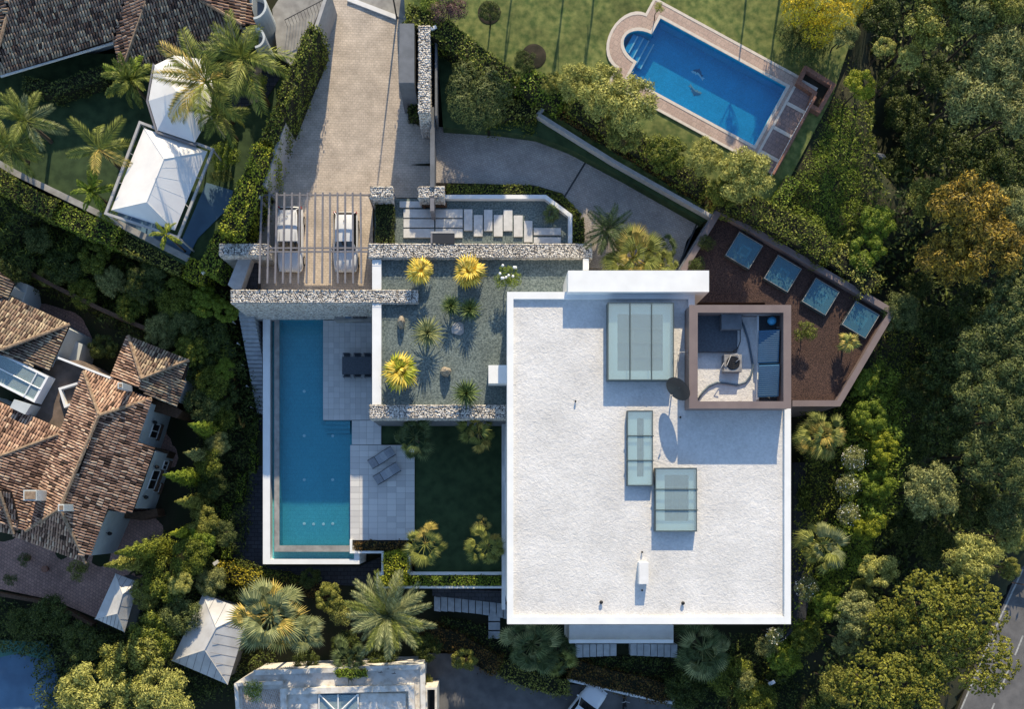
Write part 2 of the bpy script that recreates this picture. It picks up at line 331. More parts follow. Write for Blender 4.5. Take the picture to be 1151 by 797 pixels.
def stuff(o): o['kind'] = 'stuff'; return o
def kids(o): return [c for c in bpy.data.objects if c.parent is o]
def poly_inside(poly, P):
    P = np.asarray(P); x, y = P[:, 0], P[:, 1]; c = np.zeros(len(P), bool); n = len(poly)
    for i in range(n):
        x1, y1 = poly[i][:2]; x2, y2 = poly[(i + 1) % n][:2]
        if y1 == y2: continue
        c ^= ((y1 > y) != (y2 > y)) & (x < (x2 - x1) * (y - y1) / (y2 - y1) + x1)
    return c
def np_mesh(name, V, faces_n, nv):
    """V: (N*nv,3) vertices; every piece has nv vertices and the same local faces"""
    npc = len(V) // nv; F0 = [list(f) for f in faces_n]
    me = bpy.data.meshes.new(name); me.vertices.add(len(V)); me.vertices.foreach_set('co', np.ascontiguousarray(V, dtype=np.float32).ravel())
    lt = np.array([len(f) for f in F0]); fl = np.concatenate([np.array(f) for f in F0])
    loops = (np.arange(npc)[:, None] * nv + fl[None, :]).ravel().astype(np.int32)
    tot = np.tile(lt, npc).astype(np.int32); st = np.concatenate([[0], np.cumsum(tot)[:-1]]).astype(np.int32)
    me.loops.add(len(loops)); me.loops.foreach_set('vertex_index', loops)
    me.polygons.add(len(tot)); me.polygons.foreach_set('loop_start', st); me.polygons.foreach_set('loop_total', tot)
    me.update(calc_edges=True); return me
def leaves_mesh(name, P, Nn, ln, wd, rng, tilt=.5, fold=.0):
    """one diamond leaf at every point, roughly facing Nn"""
    n = len(P); Nn = Nn + rng.normal(0, tilt, (n, 3)); Nn /= np.linalg.norm(Nn, axis=1)[:, None] + 1e-9
    t = rng.normal(0, 1, (n, 3)); t -= (t * Nn).sum(1)[:, None] * Nn; t /= np.linalg.norm(t, axis=1)[:, None] + 1e-9
    b = np.cross(Nn, t); s = rng.uniform(.6, 1.3, n)[:, None]
    V = np.empty((n, 4, 3)); V[:, 0] = P - t * ln * s * .5; V[:, 2] = P + t * ln * s * .5
    V[:, 1] = P + b * wd * s * .5 + Nn * fold; V[:, 3] = P - b * wd * s * .5 + Nn * fold
    return np_mesh(name, V.reshape(-1, 3), [(0, 1, 2, 3)], 4)
# ---------------------------------------------------------------- terrain
_cp = [(60, 520, -8.2), (150, 590, -8.2), (180, 500, -8.2), (60, 380, -8), (20, 700, -8.5), (130, 720, -8.5), (230, 700, -8), (160, 330, -6.3), (60, 270, -5.5),
       (30, 230, -3.4), (250, 380, -5.5), (250, 480, -7.4), (280, 560, -7.8), (240, 610, -8), (100, 100, -3.8), (200, 200, -3.8), (30, 150, -3.8), (150, 120, -3.8), (250, 200, -3.6), (250, 260, -3.6), (300, 120, -3.3), (260, 60, -3.6), (330, 40, -2.6), (60, -40, -2.6), (-150, 0, -3),
       (-150, 600, -9), (300, 640, -8), (350, 700, -8.2), (450, 700, -8.2), (560, 780, -8.2), (400, 900, -9), (600, 700, -8.2), (750, 780, -8), (840, 760, -7.5),
       (920, 700, -6), (930, 600, -4.4), (930, 500, -3.2), (980, 500, -3), (960, 560, -3.4), (1000, 640, -6), (1060, 700, -8), (1120, 740, -8.6), (1000, 780, -8.2), (1080, 560, -6.5), (1060, 420, -5.5), (1200, 500, -8), (1200, 800, -9),
       (1000, 330, -4), (920, 330, -.9), (960, 240, -.9), (910, 200, 0), (925, 160, 0), (900, 240, -.4), (1000, 160, -4.5), (1000, 60, -3), (1100, 150, -5), (1100, 30, -4), (950, 20, -.6), (950, 130, -.2), (870, 40, -.4), (800, 20, -.4), (640, 40, -.4), (560, 20, -.5), (600, 130, -1.5), (720, 190, -1.2),
       (540, 110, -1.3), (480, 60, -.4), (400, 60, -.4), (380, 200, -3), (550, 250, -2.4), (700, 250, -2), (850, 230, -.8), (400, -60, -.3), (700, -100, 0), (1000, -100, -2), (780, 280, -1.8),
       (500, 420, -5.4), (340, 480, -7.5), (700, 500, -6.5)]
_cw = np.array([(*at2(a, b, c), c) for a, b, c in _cp])
def ground_z(x, y):
    x = np.asarray(x, float); y = np.asarray(y, float)
    d2 = (x[..., None] - _cw[:, 0]) ** 2 + (y[..., None] - _cw[:, 1]) ** 2 + .3
    w = d2 ** -1.7
    return (w * _cw[:, 2]).sum(-1) / w.sum(-1)
def gz(x, y): return float(ground_z(x, y))
def gat(px, py):
    z = -4.0
    for _ in range(8): p = at(px, py, z); z = gz(p.x, p.y)
    return at(px, py, z)
def axis(a, b, n, far):
    c = np.linspace(a, b, n); e = np.array([far * k for k in (1, .5, .25, .12, .06)])
    return np.concatenate([a - e, c, b + e[::-1]])
xs = axis(-46, 46, 150, 400); ys = axis(-22, 44, 110, 400)
X, Y = np.meshgrid(xs, ys, indexing='ij'); Z = ground_z(X, Y)
Z = Z + (np.sin(X * 1.9 + np.sin(Y * 1.1)) * np.cos(Y * 1.7)) * .05
# keep the sheet well below everything that is built on its own platform
def sink(pp, z, pad=0.2):
    P = [at2(a, b, z) for a, b in pp]; ins = poly_inside(P, np.stack([X.ravel(), Y.ravel()], 1)).reshape(X.shape); Z[ins] = np.minimum(Z[ins], z - .9)
SINKS = [([(690, 20), (745, 0), (905, 90), (850, 190), (695, 100), (680, 50)], -1.4), ([(360, -150), (475, -150), (480, 30), (360, 25)], -2.2), ([(476, 735), (640, 760), (765, 790), (780, 900), (476, 900)], -7.9), ([(1150, 630), (1112, 700), (1060, 840), (1200, 900), (1260, 560)], -8.0), ([(-70, 715), (60, 715), (100, 870), (-70, 870)], -8.0), ([(295, 330), (425, 330), (425, 650), (295, 650)], -7.3), ([(255, 325), (300, 325), (300, 480), (262, 480)], -7.8), ([(466, 470), (895, 330), (895, 725), (425, 725), (425, 500)], -7.0),
         ([(765, 305), (809, 229), (1010, 350), (945, 460), (888, 462), (888, 330), (765, 330)], -1.5), ([(290, 200), (486, 200), (500, 140), (620, 140), (800, 240), (770, 330), (290, 340)], -3.0), ([(300, 190), (486, 190), (486, 20), (375, 0)], -3.0)]
for pp, z in SINKS: sink(pp, z)
me = bpy.data.meshes.new('ground'); nx, ny = X.shape
idx = np.arange(nx * ny).reshape(nx, ny)
me.from_pydata(np.stack([X.ravel(), Y.ravel(), Z.ravel()], 1).tolist(), [], np.stack([idx[:-1, :-1].ravel(), idx[1:, :-1].ravel(), idx[1:, 1:].ravel(), idx[:-1, 1:].ravel()], 1).tolist())
me.polygons.foreach_set('use_smooth', [True] * len(me.polygons))
tag(put('ground', me, M['ground']), kind='structure')

# ---------------------------------------------------------------- plant generators
def lobes_mesh(name, seed, nl=26, n=8000, lr=(.20, .36), flat=.55, ln=.06, wd=.03, tuft=0, tilt=.55, ragged=.12):
    """a crown of unit radius: leaves spread over the shells of many overlapping puffs, with gaps between them"""
    rng = np.random.default_rng(seed); c = []
    tries = 0
    while len(c) < nl and tries < 4000:
        tries += 1; a = rng.uniform(0, 2 * math.pi); r = math.sqrt(rng.uniform(0, 1)) * .80
        z = flat * (math.sqrt(max(0, 1 - r * r)) * rng.uniform(.25, 1.0)) - .05 * rng.uniform(0, 1)
        rad = rng.uniform(*lr) * (1 - .25 * r)
        p = np.array([r * math.cos(a), r * math.sin(a), z])
        if all(np.linalg.norm(p - q[0]) > .62 * (rad + q[1]) * .88 for q in c): c.append((p, rad))
    P = []; Q = []
    ar = np.array([k[1] ** 2 for k in c]); cnt = (n * ar / ar.sum()).astype(int)
    for (p, rad), m in zip(c, cnt):
        if tuft:   # needles gathered in small tufts on the puff
            nt_ = max(6, m // tuft); d = rng.normal(0, 1, (nt_, 3)); d[:, 2] = np.abs(d[:, 2]) * .9 - .15; d /= np.linalg.norm(d, axis=1)[:, None]
            tc = p + d * rad * rng.uniform(.7, 1.05, (nt_, 1)) * [1, 1, .7]
            k = rng.integers(0, nt_, m); e = rng.normal(0, 1, (m, 3)); e[:, 2] = np.abs(e[:, 2]); e /= np.linalg.norm(e, axis=1)[:, None]
            P.append(tc[k] + e * rad * .13 * rng.uniform(.4, 1, (m, 1))); Q.append(e * .6 + d[k] * .6)
        else:
            d = rng.normal(0, 1, (m, 3)); d[:, 2] = np.where(d[:, 2] < -.3, -d[:, 2], d[:, 2]); d /= np.linalg.norm(d, axis=1)[:, None]
            bump = 1 + .16 * np.sin(d[:, 0:1] * 9 + p[0] * 30) * np.sin(d[:, 1:2] * 8 + p[1] * 20) + rng.normal(0, ragged, (m, 1))
            P.append(p + d * rad * bump * [1, 1, .75]); Q.append(d)
    P = np.concatenate(P); Q = np.concatenate(Q)
    return leaves_mesh(name, P, Q, ln, wd, rng, tilt)
def branch_mb(mb, base, top, r0, nb, spread, rng, lean=(0, 0)):
    """tapered trunk with limbs"""
    b = Vector(base); t = Vector(top); mid = b.lerp(t, .5) + Vector((rng.uniform(-.2, .2), rng.uniform(-.2, .2), 0))
    mb.tube([b, b.lerp(mid, .5), mid, t], [r0, r0 * .85, r0 * .7, r0 * .35], 7)
    for i in range(nb):
        a = rng.uniform(0, 2 * math.pi); s = b.lerp(t, rng.uniform(.5, .85)); e = t + Vector((math.cos(a) * spread * rng.uniform(.5, .9), math.sin(a) * spread * rng.uniform(.5, .9), rng.uniform(-.1, .35) * spread))
        mb.tube([s, s.lerp(e, .5) + Vector((0, 0, -.1 * spread)), e], [r0 * .4, r0 * .25, r0 * .08], 5)
CR = {}
def crown_mesh(kind, m):
    """crown meshes are shared by the trees of one kind and colour"""
    par = dict(round=dict(nl=26, n=9000, tilt=.3), puffy=dict(nl=34, n=9000, lr=(.15, .27), ln=.07, wd=.042, tilt=.28, flat=.7), pine=dict(nl=40, n=17000, lr=(.15, .27), ln=.065, wd=.026, tuft=12, flat=.7, tilt=.3), dense=dict(nl=9, n=17000, lr=(.50, .66), ln=.045, wd=.026, flat=.45, tilt=.3, ragged=.03),
               ragged=dict(nl=28, n=8000, lr=(.14, .30), ragged=.25, ln=.085, wd=.036, tilt=.5, flat=.6), small=dict(nl=14, n=2800, lr=(.28, .45), ln=.10, wd=.05, tilt=.35), clipped=dict(nl=1, n=1),
               feathery=dict(nl=30, n=9500, lr=(.16, .30), ragged=.22, ln=.10, wd=.026, tilt=.35, flat=.7))[kind]
    k = (kind, m, random.randrange(2))
    if k not in CR:
        me = lobes_mesh('crown', hash(k[0]) % 1000 + k[2] * 17 if False else sum(map(ord, kind)) + k[2] * 17, **par) if (kind, k[2]) not in CR else CR[(kind, k[2])].copy()
        if (kind, k[2]) not in CR: CR[(kind, k[2])] = me.copy()
        me.materials.clear(); me.materials.append(M[m]); CR[k] = me
    return CR[k]
def tree(px, py, rpx, ztop, kind, m, label, name='broadleaf_tree', cat='tree', group=None, sq=.9, trunk=True, aspect=1.0):
    """tree whose crown shows around pixel (px, py)"""
    rng = random.Random(int(px * 7 + py * 13)); zc = ztop - .35 * sq * rpx * (H - ztop) / F
    c = at(px, py, zc); r = rpx * (H - zc) / F; g = gz(c.x, c.y); g = min(g, zc - .3)
    t = thing(name, (c.x, c.y, g), label, cat, group)
    o = put('crown', crown_mesh(kind, m), None, t, (0, 0, zc - g)); o.scale = (r, r * aspect, r * sq); o.rotation_euler = (0, 0, rng.uniform(0, 6.28))
    if trunk:
        mb = MB(); branch_mb(mb, (c.x, c.y, g - .3), (c.x + rng.uniform(-.2, .2), c.y, zc + .05 * r), .035 * r + .04, 6, r * .7, rng); build(mb, 'trunk', 'bark', t)
    return t
def shell_points(poly, z0, z1, dens, rng, bump=.12, topfrac=None):
    """points and outward directions on a clipped hedge whose outline is poly (world xy)"""
    A = np.array(poly); n = len(A); P = []; Q = []
    area = abs(sum(A[i, 0] * A[(i + 1) % n, 1] - A[(i + 1) % n, 0] * A[i, 1] for i in range(n))) / 2
    lo, hi = A.min(0), A.max(0); m = int(dens * (hi - lo).prod())
    T = rng.uniform(lo, hi, (m, 2)); T = T[poly_inside(poly, T)]
    zz = z1 + bump * (np.sin(T[:, 0] * 3.1 + np.sin(T[:, 1] * 2)) * np.cos(T[:, 1] * 2.7) + rng.normal(0, .5, len(T)))
    P.append(np.column_stack([T, zz])); Q.append(np.tile([0, 0, 1.], (len(T), 1)))
    sgn = 1 if sum(A[i, 0] * A[(i + 1) % n, 1] - A[(i + 1) % n, 0] * A[i, 1] for i in range(n)) > 0 else -1
    for i in range(n):
        a, b = A[i], A[(i + 1) % n]; L = np.linalg.norm(b - a); m = int(dens * L * (z1 - z0) * .8)
        if m < 1: continue
        u = rng.uniform(0, 1, m)[:, None]; q = a + (b - a) * u; z = z0 + (z1 - z0) * rng.uniform(0, 1, m); d = np.array([(b - a)[1], -(b - a)[0]]) / L * sgn
        q = q + d * (bump * (np.sin(u * L * 3.3 + z[:, None] * 2) * .6 + rng.normal(0, .5, (m, 1))) - .1 * ((z[:, None] - z0) / max(.2, z1 - z0)) ** 4)
        P.append(np.column_stack([q, z])); Q.append(np.tile([d[0], d[1], .25], (m, 1)))
    return np.concatenate(P), np.concatenate(Q)
def hedge_poly(poly, z0, z1, m, label, dens=110, ln=.15, wd=.09, name='hedge', cat='hedge', group=None, bump=.12, tilt=.55, seed=3):
    rng = np.random.default_rng(seed + int(abs(poly[0][0]) * 100)); P, Q = shell_points(poly, z0, z1, dens, rng, bump)
    cx, cy = np.mean([p[0] for p in poly]), np.mean([p[1] for p in poly]); t = thing(name, (cx, cy, z0), label, cat, group)
    P = P - [cx, cy, z0]; put('foliage', leaves_mesh('foliage', P, Q, ln, wd, rng, tilt), M[m], t)
    c = [((p[0] - cx) * .93 + cx, (p[1] - cy) * .93 + cy) for p in poly]
    mb = MB(); mb.prism(c, z0 - .2, z1 - .18); build(mb, 'inner_twigs', 'core', t)
    return t
def hedge(path, w, z0, z1, m, label, **k):
    """hedge along photo pixels read at its top"""
    P = [Vector(at2(x, y, z1)) for x, y in path]; l = []; r = []
    for i in range(len(P)):
        d = (P[min(i + 1, len(P) - 1)] - P[max(i - 1, 0)]).normalized(); q = Vector((-d.y, d.x)) * w / 2; l.append(tuple(P[i] + q)); r.append(tuple(P[i] - q))
    return hedge_poly(l + r[::-1], z0, z1, m, label, **k)
def cover(poly_px, z, m, name, dens=70, ln=.2, wd=.09, amp=.35, seed=1, follow=True, zoff=.1, tilt=.8):
    """ground cover nobody could count: loose leaves over mounds, following the ground"""
    rng = np.random.default_rng(seed); poly = [at2(a, b, z) for a, b in poly_px]; A = np.array(poly); lo, hi = A.min(0), A.max(0)
    T = rng.uniform(lo, hi, (int(dens * (hi - lo).prod()), 2)); T = T[poly_inside(poly, T)]; T = T + rng.normal(0, .3, T.shape)
    g = ground_z(T[:, 0], T[:, 1]) if follow else np.full(len(T), z)
    a1, a2 = T[:, 0], T[:, 1]
    h = (np.abs(np.sin(a1 * 1.3 + 1.7 * np.sin(a2 * .9 + seed))) * np.abs(np.cos(a2 * 1.6 + np.sin(a1 * 1.2)))) ** .7
    zz = g + zoff + amp * 2 * h * rng.uniform(.35, 1, len(T))
    o = put(name, leaves_mesh(name, np.column_stack([T, zz]), np.tile([0, 0.15, 1.], (len(T), 1)), ln, wd, rng, tilt), M[m]); return stuff(o)

# ---- palms
def fan_frond_mesh(seed, nseg=17, spread=3.2, pet=.90, L=.60, droop=.35, w=.038):
    rng = random.Random(seed); mb = MB()
    mb.tube([(0, 0, 0), (pet * .5, 0, .04), (pet, 0, 0)], [.028, .02, .012], 4)
    for i in range(nseg):
        a = spread * (i / (nseg - 1) - .5); l = L * (1 - .28 * abs(a) / (spread / 2)) * rng.uniform(.9, 1.08)
        d = Vector((math.cos(a), math.sin(a), 0)); q = Vector((-math.sin(a), math.cos(a), 0)); o = Vector((pet, 0, 0))
        zs = lambda u: -droop * l * u * u * 1.6 + .10 * math.sin(u * 2.2); a0 = o; p1 = o + d * l * .5 + Vector((0, 0, zs(.5))); p2 = o + d * l + Vector((0, 0, zs(1) - rng.uniform(0, .10)))
        ww = w * (1.0 + .2 * rng.random()); up = Vector((0, 0, .02))
        mb.quad(a0, p1 - q * ww + up * -1, p1 + up); mb.quad(a0, p1 + up, p1 + q * ww - up)
        mb.quad(p1 - q * ww - up, p2, p1 + up); mb.quad(p1 + up, p2, p1 + q * ww - up)
    return mb
def feather_frond_mesh(seed, n=34, L=2.2, lw=.045, ll=.55, droop=.45):
    rng = random.Random(seed); mb = MB()
    f = lambda u: Vector((L * u, 0, .5 * math.sin(u * 1.6) * .8 - droop * L * u ** 2.4))
    mb.tube([f(u / 6) for u in range(7)], [.035, .03, .026, .022, .017, .012, .006], 4)
    for i in range(n):
        u = .12 + .88 * i / (n - 1); p = f(u); tdir = (f(min(1, u + .02)) - f(u - .02)).normalized()
        l = ll * math.sin(math.pi * (.12 + .80 * u)) ** .6 * rng.uniform(.9, 1.1)
        for sgn in (-1, 1):
            d = (Vector((0, sgn, 0)) * math.cos(.7) + tdir * math.sin(.75) + Vector((0, 0, rng.uniform(-.35, .15)))).normalized(); q = tdir * lw
            e = p + d * l + Vector((0, 0, -.22 * l)); m_ = p + d * l * .5
            mb.quad(p - q * .4, m_ - q * .8, e, m_ + q * .8)
    return mb
FR = {}
def frond_mesh(kind, m, v):
    k = (kind, m, v)
    if k not in FR:
        mb = {'fan': lambda: fan_frond_mesh(v), 'fandroop': lambda: fan_frond_mesh(v + 9, droop=.30, spread=2.3, L=.72, pet=.75), 'tight': lambda: fan_frond_mesh(v + 3, nseg=8, spread=1.9, pet=.35, L=.75, w=.075),
              'feather': lambda: feather_frond_mesh(v), 'big': lambda: feather_frond_mesh(v, n=46, L=2.4, ll=.42, droop=.28, lw=.035), 'banana': lambda: feather_frond_mesh(v, n=26, L=1.5, ll=.34, lw=.06, droop=.35)}[kind]()
        me = bpy.data.meshes.new('frond'); me.from_pydata(mb.v, [], mb.f); me.materials.append(M[m]); me.update(); FR[k] = me
    return FR[k]
def palm(px, py, rpx, z, kind, m, nf, label, trunk=True, group=None, unit=None, emin=-25, emax=75, name=None, cat='palm', lean=0.0, base=None, seed=None, m2=None, az0=None, azspan=None):
    """palm whose crown heart shows at (px, py); fronds are separate parts"""
    rng = random.Random(seed or int(px * 3 + py * 5)); c = at(px, py, z); r = rpx * (H - z) / F
    unit = unit or {'fan': 1.55, 'fandroop': 1.5, 'tight': 1.1, 'feather': 2.1, 'big': 2.35, 'banana': 1.5}[kind]; s = r / unit
    g = base if base is not None else gz(c.x, c.y)
    g = min(g, z - .1)
    bx, by = c.x + lean, c.y + abs(lean) * .3
    t = thing(name or ('fan_palm' if kind in ('fan', 'fandroop', 'tight') else 'feather_palm'), (bx, by, g), label, cat, group)
    nf = int(nf * 1.55) if kind in ('fan', 'fandroop') and 'lawn' not in label else nf
    for i in range(nf):
        u = (i + .5) / nf; az = (i * 2.39996 + rng.uniform(-.25, .25)) if azspan is None else az0 + azspan * (u - .5)
        el = R(emax + (emin - emax) * u ** .8 + rng.uniform(-14, 14))
        o = put('frond', frond_mesh(kind, m2 if (m2 and rng.random() < .3) else m, rng.randrange(3)), None, t, (c.x - bx, c.y - by, z - g))
        k = s * rng.uniform(.50, 1.12) if 'fan' in kind else s * rng.uniform(.8, 1.1) * (1 - .15 * (el > .9)); o.scale = (k, k, k); o.rotation_euler = (rng.uniform(-.55, .55), -el, az)
    if trunk:
        mb = MB(); hh = z - g; rr = .13 if s > .8 else .07
        mb.tube([(bx, by, g - .1), ((bx * 2 + c.x) / 3, by, g + hh * .35), ((bx + c.x * 2) / 3, (by + c.y) / 2, g + hh * .7), (c.x, c.y, z + .02)], [rr * 1.35, rr * 1.05, rr, rr * .9], 9); build(mb, 'trunk', 'palm_bark', t, smooth=True)
    return t
def rosette_mesh(seed, n=80, droop=.35, w=.042):
    rng = random.Random(seed); mb = MB()
    for i in range(n):
        a = i * 2.39996; e = R(88 - 95 * (i / n) ** .8); d = Vector((math.cos(a) * math.cos(e), math.sin(a) * math.cos(e), math.sin(e))); q = Vector((-math.sin(a), math.cos(a), 0)) * w
        l = rng.uniform(.82, 1.05); p1 = d * l * .5; p2 = d * l + Vector((0, 0, -droop * l * math.cos(e) * .4)); n_ = d.cross(q).normalized() * .012
        mb.quad(d * .03 - q * .6, p1 - q, p1 + n_, d * .03); mb.quad(d * .03, p1 + n_, p1 + q, d * .03 + q * .6); mb.quad(p1 - q, p2, p1 + n_); mb.quad(p1 + n_, p2, p1 + q)
    return mb
def rosette(px, py, rpx, z, m, label, base, name='yucca', cat='yucca', stem=True, group=None):
    c = at(px, py, z); r = rpx * (H - z) / F; t = thing(name, (c.x, c.y, base), label, cat, group)
    k = ('ros', m)
    if k not in FR:
        mb = rosette_mesh(4); me = bpy.data.meshes.new('leaves'); me.from_pydata(mb.v, [], mb.f); me.materials.append(M[m]); FR[k] = me
    o = put('leaves', FR[k], None, t, (0, 0, z - base)); o.scale = (r, r, r * .9); o.rotation_euler = (0, 0, px)
    if stem: mb = MB(); mb.tube([(c.x, c.y, base), (c.x + .03, c.y, (z + base) / 2), (c.x, c.y, z)], [.09, .07, .06], 7); build(mb, 'stem', 'palm_bark', t)
    return t
def bush(px, py, rpx, ztop, m, label, kind='small', base=None, name='shrub', cat='shrub', sq=.8, aspect=1.0, group=None):
    c = at(px, py, ztop); r = rpx * (H - ztop) / F; g = base if base is not None else gz(c.x, c.y); g = min(g, ztop - .2); hh = ztop - g
    t = thing(name, (c.x, c.y, g), label, cat, group); zc = max(.25 * hh, hh - .6 * r * sq)
    o = put('foliage', crown_mesh(kind, m), None, t, (0, 0, zc)); o.scale = (r, r * aspect, r * sq); o.rotation_euler = (0, 0, (px * 7) % 6)
    mb = MB(); rng = random.Random(int(px)); branch_mb(mb, (c.x, c.y, g - .05), (c.x, c.y, g + zc), .03 + .02 * r, 4, r * .5, rng); build(mb, 'stem', 'bark', t)
    return t
def cypress(px, py, ztip, r, m, label, name='conifer', group='conifers on the bank between the gardens'):
    c = at(px, py, ztip); g = gz(c.x, c.y); h = ztip - g; t = thing(name, (c.x, c.y, g), label, 'conifer', group)
    k = ('cyp', m)
    if k not in CR:
        rng = np.random.default_rng(5); n = 9000; u = rng.uniform(0, 1, n) ** .75; a = rng.uniform(0, 2 * math.pi, n)
        rad = (1 - u) ** .85 * (.78 + .22 * np.sin(a * 5 + u * 34)) * (1 + .22 * np.sin(u * 60 + a * 3)) * rng.uniform(.55, 1.05, n)
        P = np.column_stack([rad * np.cos(a), rad * np.sin(a), u * .97 + .03]); Q = np.column_stack([np.cos(a), np.sin(a), np.full(n, .8)])
        me = leaves_mesh('crown', P * [1, 1, 4.5], Q, .16, .05, rng, .5); me.materials.append(M[m]); CR[k] = me
    o = put('crown', CR[k], None, t); o.scale = (r, r, h / 4.5); o.rotation_euler = (0, 0, px)
    mb = MB(); mb.tube([(c.x, c.y, g - .1), (c.x, c.y, g + h * .9)], [.14, .03], 6); build(mb, 'trunk', 'bark', t)
    return t

# ---- gabion walls: real stones behind wire, over a dark core
def stone_verts():
    rng = np.random.default_rng(11); base = np.array([(-1, -1, -1), (1, -1, -1), (1, 1, -1), (-1, 1, -1), (-1, -1, 1), (1, -1, 1), (1, 1, 1), (-1, 1, 1)], float) * .5
    return base, [(4, 5, 6, 7), (0, 1, 5, 4), (1, 2, 6, 5), (2, 3, 7, 6), (3, 0, 4, 7)]
def stones_on(rects, size, rng):
    """rects: (origin, u, v, n) faces; an irregular stone per jittered cell"""
    base, fc = stone_verts(); out = []
    for o, u, v, n in rects:
        o, u, v, n = map(lambda q: np.array(q, float), (o, u, v, n)); lu, lv = np.linalg.norm(u), np.linalg.norm(v)
        nu, nv_ = max(1, round(lu / size)), max(1, round(lv / size)); eu, ev = u / lu, v / lv
        i, j = np.meshgrid(np.arange(nu), np.arange(nv_), indexing='ij'); i = i.ravel(); j = j.ravel(); m = len(i)
        su, sv = lu / nu, lv / nv_; cu = (i + .25 + .5 * (j % 2) + rng.uniform(-.3, .3, m)) * su; cv = (j + .5 + rng.uniform(-.3, .3, m)) * sv
        cu = np.clip(cu, su * .5, lu - su * .5); cv = np.clip(cv, sv * .5, lv - sv * .5)
        th = rng.uniform(0, 6.28, m); ct, st_ = np.cos(th), np.sin(th)
        B = np.tile(base, (m, 1, 1)) + rng.uniform(-.17, .17, (m, 8, 3)); B[:, 4:, :2] *= .75
        B[:, :, 0] *= (su * rng.uniform(.75, 1.45, m))[:, None]; B[:, :, 1] *= (sv * rng.uniform(.75, 1.25, m))[:, None]; B[:, :, 2] *= (size * rng.uniform(.35, .6, m))[:, None]
        bx = B[:, :, 0] * ct[:, None] - B[:, :, 1] * st_[:, None]; by = B[:, :, 0] * st_[:, None] + B[:, :, 1] * ct[:, None]
        P = o + (cu[:, None] + bx)[..., None] * eu + (cv[:, None] + by)[..., None] * ev + B[:, :, 2][..., None] * n
        out.append(P.reshape(-1, 3))
    return np.concatenate(out), fc
def gabion(x0, y0, x1, y1, z0, z1, label, size=.135, faces='tsnew', zs=None, base_m='gabion_core', low='concrete', group=None):
    """x0..y1 in photo pixels read at the wall's top"""
    a = at(x0, y0, z1); b = at(x1, y1, z1); X0, X1, Y0, Y1 = a.x, b.x, b.y, a.y; zs = z0 if zs is None else zs
    t = thing('gabion_wall', ((X0 + X1) / 2, (Y0 + Y1) / 2, z0), label, 'stone wall', group)
    e = .05; mb = MB(); mb.box(X0 + e, Y0 + e, zs, X1 - e, Y1 - e, z1 - e); build(mb, 'core', base_m, t)
    R_ = {'t': ((X0, Y0, z1 - e), (X1 - X0, 0, 0), (0, Y1 - Y0, 0), (0, 0, 1)), 's': ((X0, Y0 + e, zs), (X1 - X0, 0, 0), (0, 0, z1 - zs), (0, -1, 0)), 'n': ((X0, Y1 - e, zs), (X1 - X0, 0, 0), (0, 0, z1 - zs), (0, 1, 0)),
          'w': ((X0 + e, Y0, zs), (0, Y1 - Y0, 0), (0, 0, z1 - zs), (-1, 0, 0)), 'e': ((X1 - e, Y0, zs), (0, Y1 - Y0, 0), (0, 0, z1 - zs), (1, 0, 0))}
    rng = np.random.default_rng(int(x0 + y0)); V, fc = stones_on([R_[f] for f in faces], size, rng)
    V = V - [(X0 + X1) / 2, (Y0 + Y1) / 2, z0]; stuff(put('stones', np_mesh('stones', V, fc, 8), M['stone'], t))
    if zs > z0: mb = MB(); mb.box(X0 + .03, Y0 + .03, z0, X1 - .03, Y1 - .03, zs - .004); build(mb, 'wall_below', low, t)
    mb = MB()
    for k in range(int((X1 - X0) / 1.0) + 1 if X1 - X0 > Y1 - Y0 else 0):
        x = X0 + k * 1.0; mb.box(x - .008, Y0, z1 + .012, x + .008, Y1, z1 + .026)
    mb.box(X0, Y0 + .002, z1 + .027, X1, Y0 + .018, z1 + .04); mb.box(X0, Y1 - .018, z1 + .027, X1, Y1 - .002, z1 + .04); build(mb, 'wire_cage', 'dark_metal', t)
    return t

